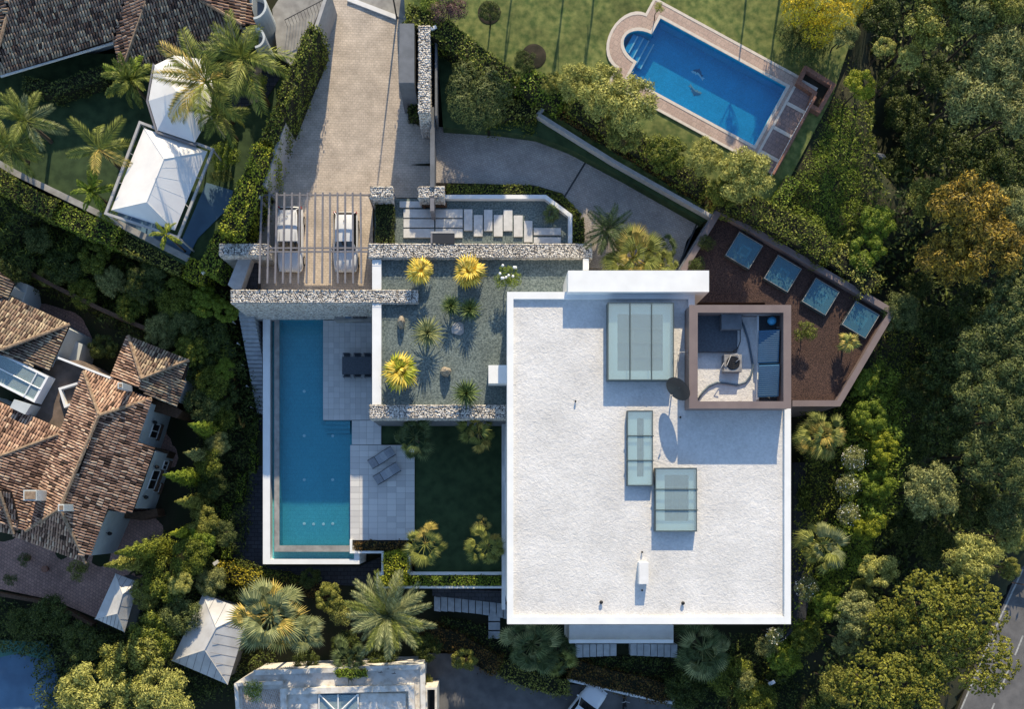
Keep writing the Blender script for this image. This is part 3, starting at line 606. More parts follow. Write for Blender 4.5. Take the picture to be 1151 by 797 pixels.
# ---- clay barrel tile roofs
def fit_plane(P):
    A = np.array([[p[0], p[1], 1] for p in P]); z = np.array([p[2] for p in P]); s, *_ = np.linalg.lstsq(A, z, rcond=None); return s
def tile_plane(parent, verts, down_px, m='tiles', sp=.195, tl=.36, seed=0):
    """verts: (px, py, z) corners; down_px: slope direction in photo pixels"""
    P = [at(*v) for v in verts]; a, b, c = fit_plane(P); o = wloc(parent); z_of = lambda x, y: a * x + b * y + c
    g = np.array([a, b]); d = np.array([down_px[0], -down_px[1]], float); d /= np.linalg.norm(d)
    q = np.array([-d[1], d[0]]); XY = np.array([(p.x, p.y) for p in P]); s = XY @ d; w = XY @ q
    rng = np.random.default_rng(seed + 5); nw = int((w.max() - w.min()) / sp) + 1; ns = int((s.max() - s.min()) / tl) + 1
    I, J = np.meshgrid(np.arange(nw), np.arange(ns), indexing='ij'); wc = w.min() + (I.ravel() + .5) * sp; scn = s.max() - (J.ravel() + .5) * tl
    XYc = scn[:, None] * d + wc[:, None] * q; k = poly_inside([tuple(v) for v in XY], XYc); XYc = XYc[k]; n = len(XYc)
    prof = [(-1, 0), (-.72, .62), (0, 1.0), (.72, .62), (1, 0)]; V = np.empty((n, 10, 3)); r = sp * .38
    rot = rng.normal(0, .03, n)
    for e, (end, rr, dz) in enumerate(((-.5, .86, .0), (.56, 1.06, .035))):
        for i, (u, h) in enumerate(prof):
            xy = XYc + d * end * tl + q * (u * r * rr + rot * end * .3)[:, None] if False else XYc + d * end * tl + q * (u * r * rr + rot * end)[:, None]
            V[:, e * 5 + i, :2] = xy; V[:, e * 5 + i, 2] = xy @ g + c + h * r * rr + dz + .03 + rng.normal(0, .006, n)
    V = V.reshape(-1, 3) - np.array(o); fc = [(i, i + 1, i + 6, i + 5) for i in range(4)] + [(5, 6, 7, 8, 9)]
    f = put('roof_tiles', np_mesh('roof_tiles', V, fc, 10), M[m], parent); stuff(f)
    # the sheet under the tiles
    mb = MB(); n = len(XY); mb.v = [(x, y, z_of(x, y)) for x, y in XY] + [(x, y, z_of(x, y) - .16) for x, y in XY]; mb.f = [tuple(range(n)), tuple(range(2 * n - 1, n - 1, -1))] + [(i, (i + 1) % n, n + (i + 1) % n, n + i)[::-1] for i in range(n)]
    build(mb, 'roof_deck', 'underlay', parent)
    return z_of
def ridge(parent, pts, r=.13, m='ridge_tile'):
    """a row of half-round ridge tiles; pts: (px, py, z)"""
    P = [at(*p) for p in pts]; mb = MB()
    for a, b in zip(P[:-1], P[1:]):
        L = (b - a).length; n = max(1, int(L / .42)); d = (b - a) / n
        for i in range(n): mb.tube([a + d * i + Vector((0, 0, .10)), a + d * (i + 1.06) + Vector((0, 0, .115))], [r * 1.05, r * .86], 7)
    return build(mb, 'ridge_tiles', m, parent)
def window_on(parent, a, b, u, z0, z1, w, sillm='rust_wood', frame='white_clean', arched=False):
    """window on the wall a-b (world xy), u metres from a; outward is to the right of a->b"""
    a = Vector(a[:2]); b = Vector(b[:2]); d = (b - a).normalized(); n = Vector((d.y, -d.x)); c = a + d * u; Z = Vector((0, 0, 1)); d3 = Vector((*d, 0)); n3 = Vector((*n, 0)); zc = (z0 + z1) / 2; o3 = Vector((*c, zc))
    f = MB(); t = .05
    f.rot_box(o3 + n3 * .03 + Z * ((z1 - z0) / 2 - t / 2), d3, n3, Z, w / 2, .035, t / 2); f.rot_box(o3 + n3 * .03 - Z * ((z1 - z0) / 2 - t / 2), d3, n3, Z, w / 2, .035, t / 2)
    for s in (-1, 0, 1): f.rot_box(o3 + n3 * .031 + d3 * s * (w / 2 - t / 2), d3, n3, Z, t / 2, .034, (z1 - z0) / 2 - t - .001)
    fr = build(f, 'window', frame, parent)
    p = MB(); p.rot_box(o3 + n3 * .015, d3, n3, Z, w / 2 - .055, .008, (z1 - z0) / 2 - .055); build(p, 'pane', 'carglass', fr)
    s = MB(); s.rot_box(Vector((*c, z0 - .05)) + n3 * .12, d3, n3, Z, w / 2 + .08, .14, .045); build(s, 'sill', sillm, fr)
    return fr
from mathutils.geometry import tessellate_polygon
def holed(mb, outer, hole, z0, z1):
    """flat-topped block with a hole through it (world xy outlines)"""
    o3 = [Vector((x, y, 0)) for x, y in outer]; h3 = [Vector((x, y, 0)) for x, y in hole]; tri = tessellate_polygon([o3, h3]); A = outer + hole; n = len(A); b = len(mb.v)
    mb.v += [(x, y, z1) for x, y in A] + [(x, y, z0) for x, y in A]
    for t in tri:
        p = [A[i] for i in t]; c = (p[1][0] - p[0][0]) * (p[2][1] - p[0][1]) - (p[2][0] - p[0][0]) * (p[1][1] - p[0][1])
        t = tuple(t) if c > 0 else tuple(t)[::-1]; mb.f.append(tuple(b + i for i in t))
    for lo, m in ((0, len(outer)), (len(outer), len(hole))):
        for i in range(m): j = (i + 1) % m; mb.f.append((b + n + lo + i, b + n + lo + j, b + lo + j, b + lo + i))
    return mb
PL = lambda pts, z: [at2(x, y, z) for x, y in pts]
# ================================================================= driveways, terraces and other ground
DECK = -4.6
PK, PD, DT = -2.1, -1.0, -1.8      # parking court, pond court and branch driveway; the drive climbs from the court to the street
def drive():
    mb = MB(); f = lambda y: DT if y <= 10 else (PK if y >= 190 else DT + (PK - DT) * (y - 10) / 180)
    for poly in ([(391, -60), (470, -60), (470, 10), (369, 10), (372, 0)], [(369, 10), (470, 10), (470, 28), (486, 28), (486, 190), (303, 190)], [(303, 190), (486, 190), (486, 222), (419, 222), (419, 330), (288, 330), (290, 215), (297, 208)]):
        P = [at(x, y, f(y)) for x, y in poly]; n = len(P); b = len(mb.v); mb.v += [tuple(p) for p in P] + [(p.x, p.y, -4.5) for p in P]; mb.f.append(tuple(range(b + n - 1, b - 1, -1)))
        mb.f += [(b + i, b + (i + 1) % n, b + n + (i + 1) % n, b + n + i) for i in range(n)]
    return mb
structure('driveway', drive(), 'cobble_warm')
structure('driveway_branch', MB().pprism([(487, 142), (565, 146), (603, 151), (640, 164), (700, 196), (760, 229), (790, 247), (772, 270), (762, 304), (700, 304), (650, 300), (640, 262), (645, 232), (632, 217), (600, 208), (487, 205)], -4.5, PD), 'cobble_grey')
structure('street', MB().pprism([(391, -60), (470, -60), (470, 30), (446, 18), (391, -3)], -4, DT + .03), 'concrete')
structure('kerb', MB().strip(PL([(391, -2), (446, 19)], DT + .12), .3, -3, DT + .12), 'white')
# gutters across the branch driveway
for pts, lab in (([(662, 176), (634, 222)], None), ([(784, 250), (764, 296)], None)):
    structure('drain_channel', MB().strip(PL(pts, PD), .12, PD - .05, PD + .006), 'dark_metal')
GZ = .2
POOLZ = GZ + .10
P1 = Vector((742.5, 20)); P2 = Vector((884, 97)); U = (P2 - P1).normalized(); V_ = Vector((-U.y, U.x)); PU, PV = (P2 - P1).length, 75.5
pl = lambda u, v: tuple(P1 + U * u + V_ * v)
def poolshape(e, ra=0):
    """outline e pixels outside the water's edge"""
    L = [pl(-e, -e), pl(PU + e + ra, -e), pl(PU + e + ra, PV + e), pl(-e, PV + e)]; c = 38; a, b = 25 + e, 17.5 + e
    return L + [pl(-e * (.96 if i in (0, 14) else .96) - (a - e * .96) * math.sin(math.pi * i / 14) if 0 < i < 14 else -e, c + b * math.cos(math.pi * i / 14)) for i in range(15)]
garden_px = [(452, -60), (1000, -80), (965, 20), (935, 110), (880, 215), (865, 262), (800, 243), (690, 181), (605, 128), (613, 118), (568, 93), (484, 30), (455, 12)]
structure('garden_lawn', holed(MB(), PL(garden_px, GZ), PL(poolshape(6), GZ), -3, GZ), 'lawn')
pg = thing('swimming_pool', at(795, 90, -.7), 'angled blue swimming pool with a rounded step end on the upper lawn', 'swimming pool')
build(holed(MB(), PL(poolshape(3.2), POOLZ), PL(poolshape(0), POOLZ), GZ - 1.2, POOLZ), 'inner_coping', 'cream_edge', pg)
build(holed(MB(), PL(poolshape(14.5, -8), POOLZ - .02), PL(poolshape(3.3), POOLZ - .02), GZ - .2, POOLZ - .02), 'paving', 'pink_paver', pg)
build(holed(MB(), PL(poolshape(17.5, -8), POOLZ - .005), PL(poolshape(14.6, -7.9), POOLZ - .005), GZ - .2, POOLZ - .005), 'outer_edging', 'cream_edge', pg)
build(MB().prism(PL(poolshape(.5), POOLZ), GZ - 1.2, GZ - .95), 'basin_floor', 'pool_tile2', pg)
build(holed(MB(), PL(poolshape(1), POOLZ), PL(poolshape(-.4), POOLZ), GZ - .96, POOLZ - .05), 'basin_wall', 'pool_tile2', pg)
build(MB().prism(PL(poolshape(-.4), POOLZ), POOLZ - .22, POOLZ - .17), 'water', 'water2', pg)
for k in range(4):
    u = -19 + k * 6.5; hv = 16.5 * math.sqrt(max(.1, 1 - ((u) / 26) ** 2)) - .6 if u < 0 else 16
    z = GZ - .2 - .17 * k; build(MB().prism(PL([pl(u, 38 - hv), pl(u + 6.4, 38 - hv), pl(u + 6.4, 38 + hv), pl(u, 38 + hv)], POOLZ), GZ - .94, z), 'step', 'pool_tile2', pg)
    q = MB().prism(PL([pl(u + 5.0, 38 - hv), pl(u + 6.45, 38 - hv), pl(u + 6.45, 38 + hv), pl(u + 5.0, 38 + hv)], POOLZ), z, z + .012); build(q, 'step_nosing', 'white_clean', pg)
def dolphin(cx, cy, s, flip):
    body = [(-7, 1.5), (-5, -.5), (-2, -2.2), (-.8, -4), (.8, -2.4), (3, -1), (5, 1.4), (7.6, 1.2), (6.6, 2.6), (7, 4.4), (4.6, 3), (1.5, 1.6), (-1, 1.2), (-1.6, 2.8), (-2.6, 1.4), (-5, 2.2)]
    c, s_ = math.cos(R(28)), math.sin(R(28)); out = []
    for x, y in body: x *= flip * s; y *= flip * s * 1.0; out.append((cx + x * c - y * s_, cy + x * s_ + y * c))
    return out
for cx, cy, f in ((785, 82, 1), (781, 102, -1)):
    P = dolphin(cx, cy, 1.2, f); build(MB().prism(PL(P, GZ - .92), GZ - .95, GZ - .935), 'mosaic_dolphin', 'white_clean' if f > 0 else 'slab', pg)
    P2_ = [(x + .3, y - 1.9 * f) for x, y in dolphin(cx, cy, .95, f)]; build(MB().prism(PL(P2_, GZ - .92), GZ - .935, GZ - .93), 'mosaic_dolphin_back', 'solar', pg)
# paved end of the pool with balustrade
pz = POOLZ
structure('pool_terrace', MB().prism(PL([pl(PU + 9.6, -17), pl(PU + 33, -17), pl(PU + 33, PV + 19), pl(PU + 9.6, PV + 19)], pz), -2.5, pz - .016), 'mauve_paver')
for i, v in enumerate((-15.5, 14, 45, 76)):
    structure('terrace_band', MB().prism(PL([pl(PU + 9.7, v), pl(PU + 32, v), pl(PU + 32, v + 4), pl(PU + 9.7, v + 4)], pz), pz - .01, pz + .003), 'cream_edge')
b = thing('balustrade', at(900, 145, pz - .02), 'white baluster railing between terracotta rails at the end of the upper pool', 'balustrade')
build(MB().strip(PL([pl(PU + 34, -6), pl(PU + 34, PV + 18)], pz + 1.0), .14, pz + .88, pz + 1.0), 'top_rail', 'terra_curb', b); build(MB().strip(PL([pl(PU + 34, -6), pl(PU + 34, PV + 18)], pz + .08), .26, pz - 1.4, pz + .08), 'base_rail', 'terra_curb', b)
bm0 = None
a0 = Vector(at2(*pl(PU + 34, -5), pz + .8)); a1 = Vector(at2(*pl(PU + 34, PV + 17), pz + .8)); nb = 26
for i in range(nb):
    p = a0.lerp(a1, (i + .5) / nb)
    if bm0 is None: mb = MB(); mb.lathe((0, 0, 0), [(.06, 0), (.075, .05), (.05, .12), (.09, .30), (.06, .52), (.05, .68), (.07, .80)], 8); bm0 = bpy.data.meshes.new('baluster'); bm0.from_pydata(mb.v, [], mb.f); bm0.materials.append(M['white_clean'])
    put('baluster', bm0, None, b, Vector((p.x, p.y, pz + .08)) - Vector(b.location))
b = thing('raised_planter', at(922, 98, -1), 'terracotta edged corner planter beyond the end of the balustrade', 'planter')
pts = PL([(906, 76), (937, 95), (921, 124), (911, 118), (916, 104), (898, 92)], GZ + .5); build(MB().strip(pts, .28, -1.2, GZ + .5, closed=True), 'brick_edge', 'terra_curb', b); build(MB().prism(pts, -1.2, GZ + .1), 'soil', 'soil', b)
# round soil beds in the upper lawn
for x, y, r_ in ((600, 63, 14), (550, 14, 13)):
    c = at(x, y, GZ); q = MB().lathe((c.x, c.y, GZ - .05), [(r_ * .059, 0), (r_ * .059, .08), (r_ * .05, .10)], 24); structure('soil_bed', q, 'soil')
# retaining wall of the upper lawn
w = build(MB().strip(PL([(484, 30), (568, 93), (613, 118), (605, 128), (690, 181), (800, 243)], GZ + .25), .24, -2.5, GZ + .25), 'retaining_wall', 'slab')  # greyer slab colour stands in for shade on this white wall
tag(w, 'long white topped retaining wall zigzagging along the grey driveway below the lawn', 'wall')
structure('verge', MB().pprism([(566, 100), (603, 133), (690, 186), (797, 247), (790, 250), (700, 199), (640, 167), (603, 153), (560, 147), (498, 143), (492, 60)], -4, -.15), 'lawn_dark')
# ---- wall and gate east of the branch driveway
w = build(MB().strip(PL([(808, 236), (766, 304)], .5), .45, -3, .5), 'garden_wall', 'grey_stone'); tag(w, 'plain grey wall closing the grey driveway at its lower right end', 'wall')
w = build(MB().strip(PL([(369, -12), (296, 208)], 1.1), .22, -4.5, 1.1), 'boundary_wall', 'slab'); tag(w, 'long thin grey boundary wall along the left edge of the sunlit driveway', 'wall')
w = thing('driveway_divider', at(486, 180, 0), 'narrow dark grey divider wall with a steel rail between the two driveways', 'wall')
build(MB().pbox(483.5, 120, 488.5, 210, -3, .9), 'wall', 'grey_stone', w); build(MB().pbox(483.5, 222.5, 488, 237, -1.2, .9), 'rail_end', 'grey_beam', w)
w = build(MB().pprism([(449, 26), (465.5, 26), (465.5, 93), (448, 93)], -3, 2.4), 'gatehouse', 'grey_stone', bevel=.02); tag(w, 'plain dark grey rendered block beside the top of the driveway', 'gatehouse')
w = build(MB().strip(PL([(490, 30), (490, 128)], 1.4), .15, -3, 1.2), 'screen_wall', 'grey_stone'); tag(w, 'thin grey screen wall right of the upright stone filled wall', 'wall')
hedge_poly(PL([(458, 94), (469, 94), (469, 131), (458, 129)], -.6), -2.0, -.6, 'deep', 'small dark clipped hedge between the grey block and the upright stone wall', dens=140)

# ---- upper left garden
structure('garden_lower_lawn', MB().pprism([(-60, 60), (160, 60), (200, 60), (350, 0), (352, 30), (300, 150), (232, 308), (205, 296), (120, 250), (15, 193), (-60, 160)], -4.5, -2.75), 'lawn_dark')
w = build(MB().strip(PL([(-10, 178), (17, 194), (126, 247), (212, 291)], -2.3), .42, -3.6, -2.3), 'edging_wall', 'concrete'); tag(w, 'low pale stone edging wall below the white canopy garden', 'wall')
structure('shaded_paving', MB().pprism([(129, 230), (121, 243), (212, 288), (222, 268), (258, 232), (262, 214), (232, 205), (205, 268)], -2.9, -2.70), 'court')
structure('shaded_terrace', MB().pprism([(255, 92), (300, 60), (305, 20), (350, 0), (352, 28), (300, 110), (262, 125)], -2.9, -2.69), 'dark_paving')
structure('pale_terrace', MB().pprism([(306, 10), (325, -20), (372, -20), (352, 28), (330, 75), (312, 60)], -1.9, -1.5), 'concrete')

# ---- pond court with stepping slabs
structure('pond_bed', MB().pprism([(421, 223), (613, 223), (640, 243), (640, 276), (421, 276)], -4, PD), 'grey_gravel')
w = build(MB().strip(PL([(500, 221), (613, 221), (641, 242), (641, 277)], PD + .45), .27, -4, PD + .45), 'coping_wall', 'white_clean'); tag(w, 'pale coping wall with a cut corner around the stepping stone court', 'wall')
slabs = [(449, 226, 474, 233), (453.5, 235, 488, 244.5), (489.5, 235, 520, 244.5), (453.5, 246, 488, 255.5), (489.5, 246, 520, 255.5), (453.5, 257, 488, 267), (489.5, 257, 520, 267), (521.5, 235, 531, 259), (532.5, 241.5, 542.5, 265.5), (544, 235.5, 553.5, 259.5), (555, 241.5, 565, 265.5), (566, 235.5, 576, 259.5), (577.5, 242, 587.5, 266), (589, 248, 598.5, 272), (600, 256, 630.5, 264), (600, 266.5, 630.5, 275)]
st = thing('stepping_stones', at(540, 250, PD), 'pale rectangular stepping stones laid across the dark green pond court', 'stepping stones')
for s in slabs: build(MB().pbox(*s, PD + .01, PD + .14), 'slab', 'pond_slab', st, bevel=.01)
dc = thing('door_canopy', at(497, 267, PD), 'small dark door canopy standing over the stepping stones', 'canopy')
build(MB().pbox(484, 260, 511, 262, .5, .62), 'front_rim', 'slab', dc); build(MB().pbox(484, 262.1, 486, 277, .5, .61), 'side_rim', 'grey_beam', dc); build(MB().pbox(486.1, 262.1, 511, 275, .5, .60), 'roof', 'dark_metal', dc); build(MB().pbox(484.5, 261, 486.5, 263, PD, .5), 'post', 'grey_beam', dc); build(MB().pbox(508.5, 261, 510.5, 263, PD, .5), 'post', 'grey_beam', dc)
tb = build(MB().pbox(474, 227, 502, 231, PD, PD + .45).pbox(476, 231.1, 478, 233, PD, PD + .4), 'bench', 'rust_wood'); tag(tb, 'low brown timber bench beside the stepping stones', 'bench')
for a in ((421.5, 225, 443, 273, -.3, 'deep', 'dark green planting bed left of the stepping stones', -2.4), (502, 206.5, 598, 217.5, -.55, 'hedge', 'long clipped green hedge behind the pond court coping', -1.4), (643.5, 244, 657, 276, -.5, 'hedge', 'short clipped hedge right of the pond court', -1.4)):
    x0, y0, x1, y1, z, m_, lab, zb = a; hedge_poly(PL([(x0, y0), (x1, y0), (x1, y1), (x0, y1)], z), zb, z, m_, lab, dens=170, ln=.12, wd=.07, bump=.06)
hedge([(600, 212), (630, 222), (652, 243)], .5, -1.4, -.6, 'hedge', 'narrow hedge following the cut corner of the pond court', dens=170, ln=.12, wd=.07, bump=.06)

# ---- planted terrace roof over the dining deck
structure('roof_garden', MB().pprism([(419, 284), (656, 284), (656, 335), (577, 335), (577, 466), (419, 466)], -.55, .08), 'grey_gravel')
structure('roof_garden_base', MB().pprism([(470, 290), (650, 290), (650, 400), (590, 462), (470, 462)], -8, -.56), 'white')
structure('deck_ceiling', MB().pprism([(419.5, 342), (469, 342), (469, 465), (419.5, 465)], -.7, -.552), 'white')
w = build(MB().pbox(418.3, 291.5, 428.5, 455, -.7, .42), 'terrace_parapet', 'white_clean', bevel=.01); tag(w, 'long white parapet on the left edge of the planted terrace', 'parapet')
w = build(MB().pbox(655.5, 290.5, 662, 303.5, .0, .62), 'terrace_parapet', 'white_clean', bevel=.01); tag(w, 'short white parapet where the stone wall meets the roof box', 'parapet')
G1 = 'stone filled walls'
gabion(259, 325.5, 470, 341, -8, .5, 'longest stone filled wall between the parking court and the pool', zs=-5.2, low='grey_stone')
gabion(246, 273.5, 302, 287.5, -3.5, .6, 'short stone filled wall left of the parked cars', zs=-.4)
gabion(414, 273.5, 666, 290, -4, .6, 'stone filled wall between the stepping stones and the planted terrace', faces='tsnwe', zs=-1.3)
gabion(415, 455, 570, 471, -8, .55, 'stone filled wall on the lower edge of the planted terrace', zs=-.9, low='grey_stone')
gabion(416, 209, 441, 222.5, -2.2, .8, 'stone filled block at the right end of the pergola')
gabion(470, 209, 499.5, 222.5, -2.2, .8, 'stone filled block at the end of the divider wall')
gabion(279, 209, 292, 223, -3, .8, 'small stone filled block at the bottom of the boundary wall')
gabion(470, 28, 483.5, 127, -1.8, 2.2, 'upright stone filled wall beside the dark grey gatehouse block')

# ---- pergola over the cars
pg = thing('pergola', at(350, 268, PK), 'grey steel pergola of slender beams over two white cars', 'pergola')
tops = [294.3, 302.9, 311.3, 319.9, 328.5, 337.2, 345.8, 354.5, 362.8, 370.9, 379.4, 388, 396.4, 405.3]; bots = [291.6, 300.6, 309.4, 318, 326.4, 335.4, 344.5, 353, 362.1, 370.9, 379.7, 388.1, 397, 406.2]
for i, (a_, b_) in enumerate(zip(tops, bots)):
    p = at(a_, 216.5, .50); q = at(b_, 318.5, .66); d = q - p; n = d.normalized(); s = n.cross(Vector((0, 0, 1))).normalized()
    mb = MB(); mb.rot_box((p + q) / 2, n, s, s.cross(n) * -1, d.length / 2, .056, .07); build(mb, 'beam', 'grey_beam', pg)
for y, z, nm, x0, x1 in ((219, .42, 'cross_beam', 292, 417), (278.6, .58, 'cross_beam', 296, 415), (282.8, .59, 'cross_beam', 296, 415)): build(MB().pbox(x0, y - .9, x1, y + .8, z - .08, z), nm, 'grey_beam', pg)
for x, y in ((296, 219), (415, 219)):
    build(MB().pbox(x - 1.2, y - 1.2, x + 1.2, y + 1.2, PK, .33), 'post', 'grey_beam', pg)
# sloping side walls left of the parking court
w = build(MB().pprism([(263, 325), (256, 320), (268, 290), (277, 287), (284, 287), (271, 325)], -5, -.35), 'side_wall', 'slab'); tag(w, 'slanting pale side wall left of the parking court', 'wall')
w = build(MB().pprism([(285, 288), (289.5, 288), (289.5, 324), (273, 324)], -5, -1.2), 'side_ledge', 'dark_paving'); tag(w, 'dark ledge beside the slanting pale side wall', 'ledge')

# ---- stairs going down beside the pool
stp = thing('outdoor_stairs', at(282, 415, -7.6), 'long flight of grey stone steps going down left of the pool', 'stairs')
n = 25
for i in range(n):
    u0, u1 = i / n, (i + 1) / n; z = -3.4 - 4.0 * u0
    xl = lambda u: 267 + 22 * u; xr = lambda u: 284 + 9.5 * min(1, u * 2.2) + 2 * u; y = lambda u: 348 + 118 * u
    build(MB().pprism([(xl(u0), y(u0)), (xr(u0), y(u0)), (xr(u1), y(u1) - .9), (xl(u1), y(u1) - .9)], -8.6, z), 'step', 'steps', stp)
for i in range(5):
    p = at(266 + 4.4 * i * 1.15, 362 + 24 * i, -3.6 - .75 * i); q = MB().tube([(p.x - .25, p.y, p.z - .6), (p.x - .25, p.y, p.z)], .035, 6).tube([(p.x - .25, p.y, p.z), (p.x - .25, p.y, p.z + .07)], .06, 8)
    o = build(q, 'step_light', 'slab'); tag(o, '%s little bollard light along the dark side of the pool stairs' % ('topmost', 'second from the top', 'middle', 'second from the bottom', 'lowest')[i], 'garden light', 'small lights beside the pool stairs')
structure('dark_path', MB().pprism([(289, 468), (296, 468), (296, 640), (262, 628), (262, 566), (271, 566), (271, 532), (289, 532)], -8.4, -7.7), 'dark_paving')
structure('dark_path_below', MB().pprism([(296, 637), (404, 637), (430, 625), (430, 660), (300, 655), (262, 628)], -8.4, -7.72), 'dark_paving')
hedge_poly(PL([(285, 468), (289, 468), (287, 531), (279, 531)], -7.2), -8.2, -7.1, 'bright', 'narrow bright hedge strip beside the dark path, upper piece', dens=120)
hedge_poly(PL([(268, 532), (277, 532), (272, 565), (264, 565)], -7.2), -8.2, -7.1, 'bright', 'narrow bright hedge strip beside the dark path, middle piece', dens=120)
hedge_poly(PL([(250, 566), (261, 566), (260, 628), (248, 628)], -7.2), -8.2, -7.1, 'bright', 'narrow bright hedge strip beside the dark path, lower piece', dens=120)

# ---- infinity pool
pp = thing('infinity_pool', at(350, 490, -8.4), 'long rectangular blue infinity pool beside the white villa', 'swimming pool')
WZ = DECK - .06
px0 = at(314, 361, WZ); px1 = at(393.5, 613.5, WZ)
build(MB().pbox(295.5, 350, 303.5, 634.5, -8.4, DECK + .02).pbox(303.6, 629, 404, 634.5, -8.4, DECK + .018).pbox(398, 617.5, 404, 628.9, -8.4, DECK + .016), 'outer_wall', 'white_clean', pp)
build(MB().pbox(303.6, 350, 308.2, 628.9, -8, DECK - .75).pbox(308.3, 620.6, 397.9, 628.9, -8, DECK - .75), 'overflow_channel', 'pool_tile', pp)
build(MB().pbox(308.3, 350, 314, 620.5, -8, DECK - .03).pbox(314.05, 613.6, 397.9, 620.5, -8, DECK - .032), 'weir_wall', 'concrete', pp)
w_ = MB(); w_.box(px0.x + .01, px1.y + .01, -5.75, at(393.5, 0, WZ).x + .2, at(0, 345, WZ).y, -5.45); build(w_, 'basin_floor', 'pool_tile', pp)
build(MB().pbox(314.06, 350, 315.0, 613.4, -5.5, DECK - .06), 'side_lining', 'pool_tile', pp)
build(MB().pbox(314.05, 350, 363, 613.5, WZ - .03, WZ).pbox(363.02, 473, 393.4, 613.5, WZ - .03, WZ), 'water', 'water', pp)
build(MB().pbox(315.1, 349, 363, 360.8, -5.5, DECK - .2), 'end_wall', 'pool_tile', pp)
for k in range(3): build(MB().pbox(366 + k * 0, 473, 393.4, 477 + k * 5, -5.5, -4.85 - .2 * k), 'step', 'pool_tile', pp)
for x, y in ((342, 440), (342, 490), (374, 490), (342, 539.5), (374, 539.5), (342, 589), (352.5, 589.5), (363.5, 589.5), (374, 589)):
    c = at(x, y, -5.45); build(MB().lathe((c.x, c.y, -5.46), [(.11, 0), (.11, .03), (.07, .04)], 12), 'pool_lamp', 'white_clean', pp)

# ---- decks with their tiles
def tiled(name, label, rects, z, tw, th, fine=False, cat='deck', off=True):
    t = thing(name, at((rects[0][0] + rects[0][2]) / 2, (rects[0][1] + rects[0][3]) / 2, z - .3), label, cat); base = MB(); cells = []
    for (x0, y0, x1, y1) in rects:
        a = at(x0, y0, z); b = at(x1, y1, z); base.box(a.x, b.y, z - 2.2, b.x, a.y, z - .018); W_, D_ = b.x - a.x, a.y - b.y; nx_ = max(1, round(W_ / tw)); ny_ = max(1, round(D_ / th))
        for j in range(ny_):
            for i in range(nx_): cells.append((a.x + W_ * i / nx_, b.y + D_ * j / ny_, W_ / nx_, D_ / ny_))
    build(base, 'base', 'joint', t)
    if fine:
        mb = MB()
        for x, y, w, h in cells: dz = random.uniform(-.002, .002); mb.box(x + .006, y + .006, z - .03, x + w - .006, y + h - .006, z + dz)
        stuff(build(mb, 'tiles', 'deck_tile_fine', t)); return t
    me = {}
    for x, y, w, h in cells:
        k = (round(w, 3), round(h, 3))
        if k not in me: q = MB().box(-w / 2 + .008, -h / 2 + .008, -.03, w / 2 - .008, h / 2 - .008, 0); m_ = bpy.data.meshes.new('tile'); m_.from_pydata(q.v, [], q.f); m_.materials.append(M['deck_tile']); me[k] = m_
        o = put('tile', me[k], None, t, Vector((x + w / 2, y + h / 2, z + random.uniform(-.003, .003))) - wloc(t)); o.rotation_euler = (random.uniform(-.004, .004), random.uniform(-.004, .004), 0)
    return t
tiled('dining_deck', 'shaded square tiled deck holding the dining table beside the pool', [(363.1, 360, 424, 472.3)], DECK, .40, .40, fine=True)
tiled('connecting_deck', 'narrow tiled link between the dining deck and the sun deck', [(395.5, 472.8, 428.5, 500)], DECK - .02, .55, .40)
tiled('sun_deck', 'large tiled sun deck with two grey loungers', [(393.6, 500.4, 466, 607.5)], DECK, .62, .42)
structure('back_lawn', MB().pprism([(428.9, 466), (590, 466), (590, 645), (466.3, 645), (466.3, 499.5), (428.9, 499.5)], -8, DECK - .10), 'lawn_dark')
# planters at the bottom of the lawn
pb = thing('lower_planter', at(430, 615, -8), 'white stepped planter walls along the bottom edge of the back lawn', 'planter')
build(MB().strip(PL([(394.5, 607), (394.5, 621), (430, 621), (430, 646), (424.5, 646), (424.5, 660.5), (568, 660.5)], DECK + .25), .17, -8.2, DECK + .25), 'outer_wall', 'white_clean', pb)
build(MB().strip(PL([(459, 612), (459, 645), (568, 645)], DECK + .27), .22, -8.2, DECK + .27), 'inner_wall', 'white_clean', pb)
build(MB().pprism([(395.5, 608.5), (458, 608.5), (458, 646), (568, 646), (568, 659.5), (426, 659.5), (426, 647.5), (431, 646), (431, 620), (395.5, 620)], -8.2, DECK - .05), 'soil', 'soil', pb)
hedge_poly(PL([(398, 609.5), (457, 609.5), (457, 619), (398, 619)], DECK + .4), DECK - .05, DECK + .35, 'russet', 'low brown green planting at the foot of the sun deck', dens=120, bump=.12)
hedge_poly(PL([(431.5, 621), (457.5, 621), (457.5, 658.5), (427, 658.5), (427, 649), (431.5, 647)], DECK + 1.0), DECK, DECK + 1.0, 'lime', 'square lime green shrub bed below the sun deck', dens=230, bump=.16, ln=.13)
hedge_poly(PL([(460, 647.5), (566, 647.5), (566, 658.5), (460, 658.5)], DECK + .4), DECK, DECK + .4, 'bright', 'long low green hedge along the bottom planter wall', dens=200, bump=.12, ln=.12)
structure('lower_terrace', MB().pprism([(486, 662), (570, 665), (575, 680), (486, 670)], -8.4, -6.2), 'dark_paving')
sl_ = thing('slab_path', at(530, 690, -8), 'curving path of dark stone slabs below the back lawn', 'path')
for k in range(11):
    x = 488 + k * 7.8; y0 = 671 + .35 * k * k * .25; structure_ = build(MB().pprism([(x, y0), (x + 7, y0 + .8), (x + 7, y0 + 17), (x, y0 + 16)], -8.3, -7.0 - .03 * k), 'slab', 'steps', sl_)
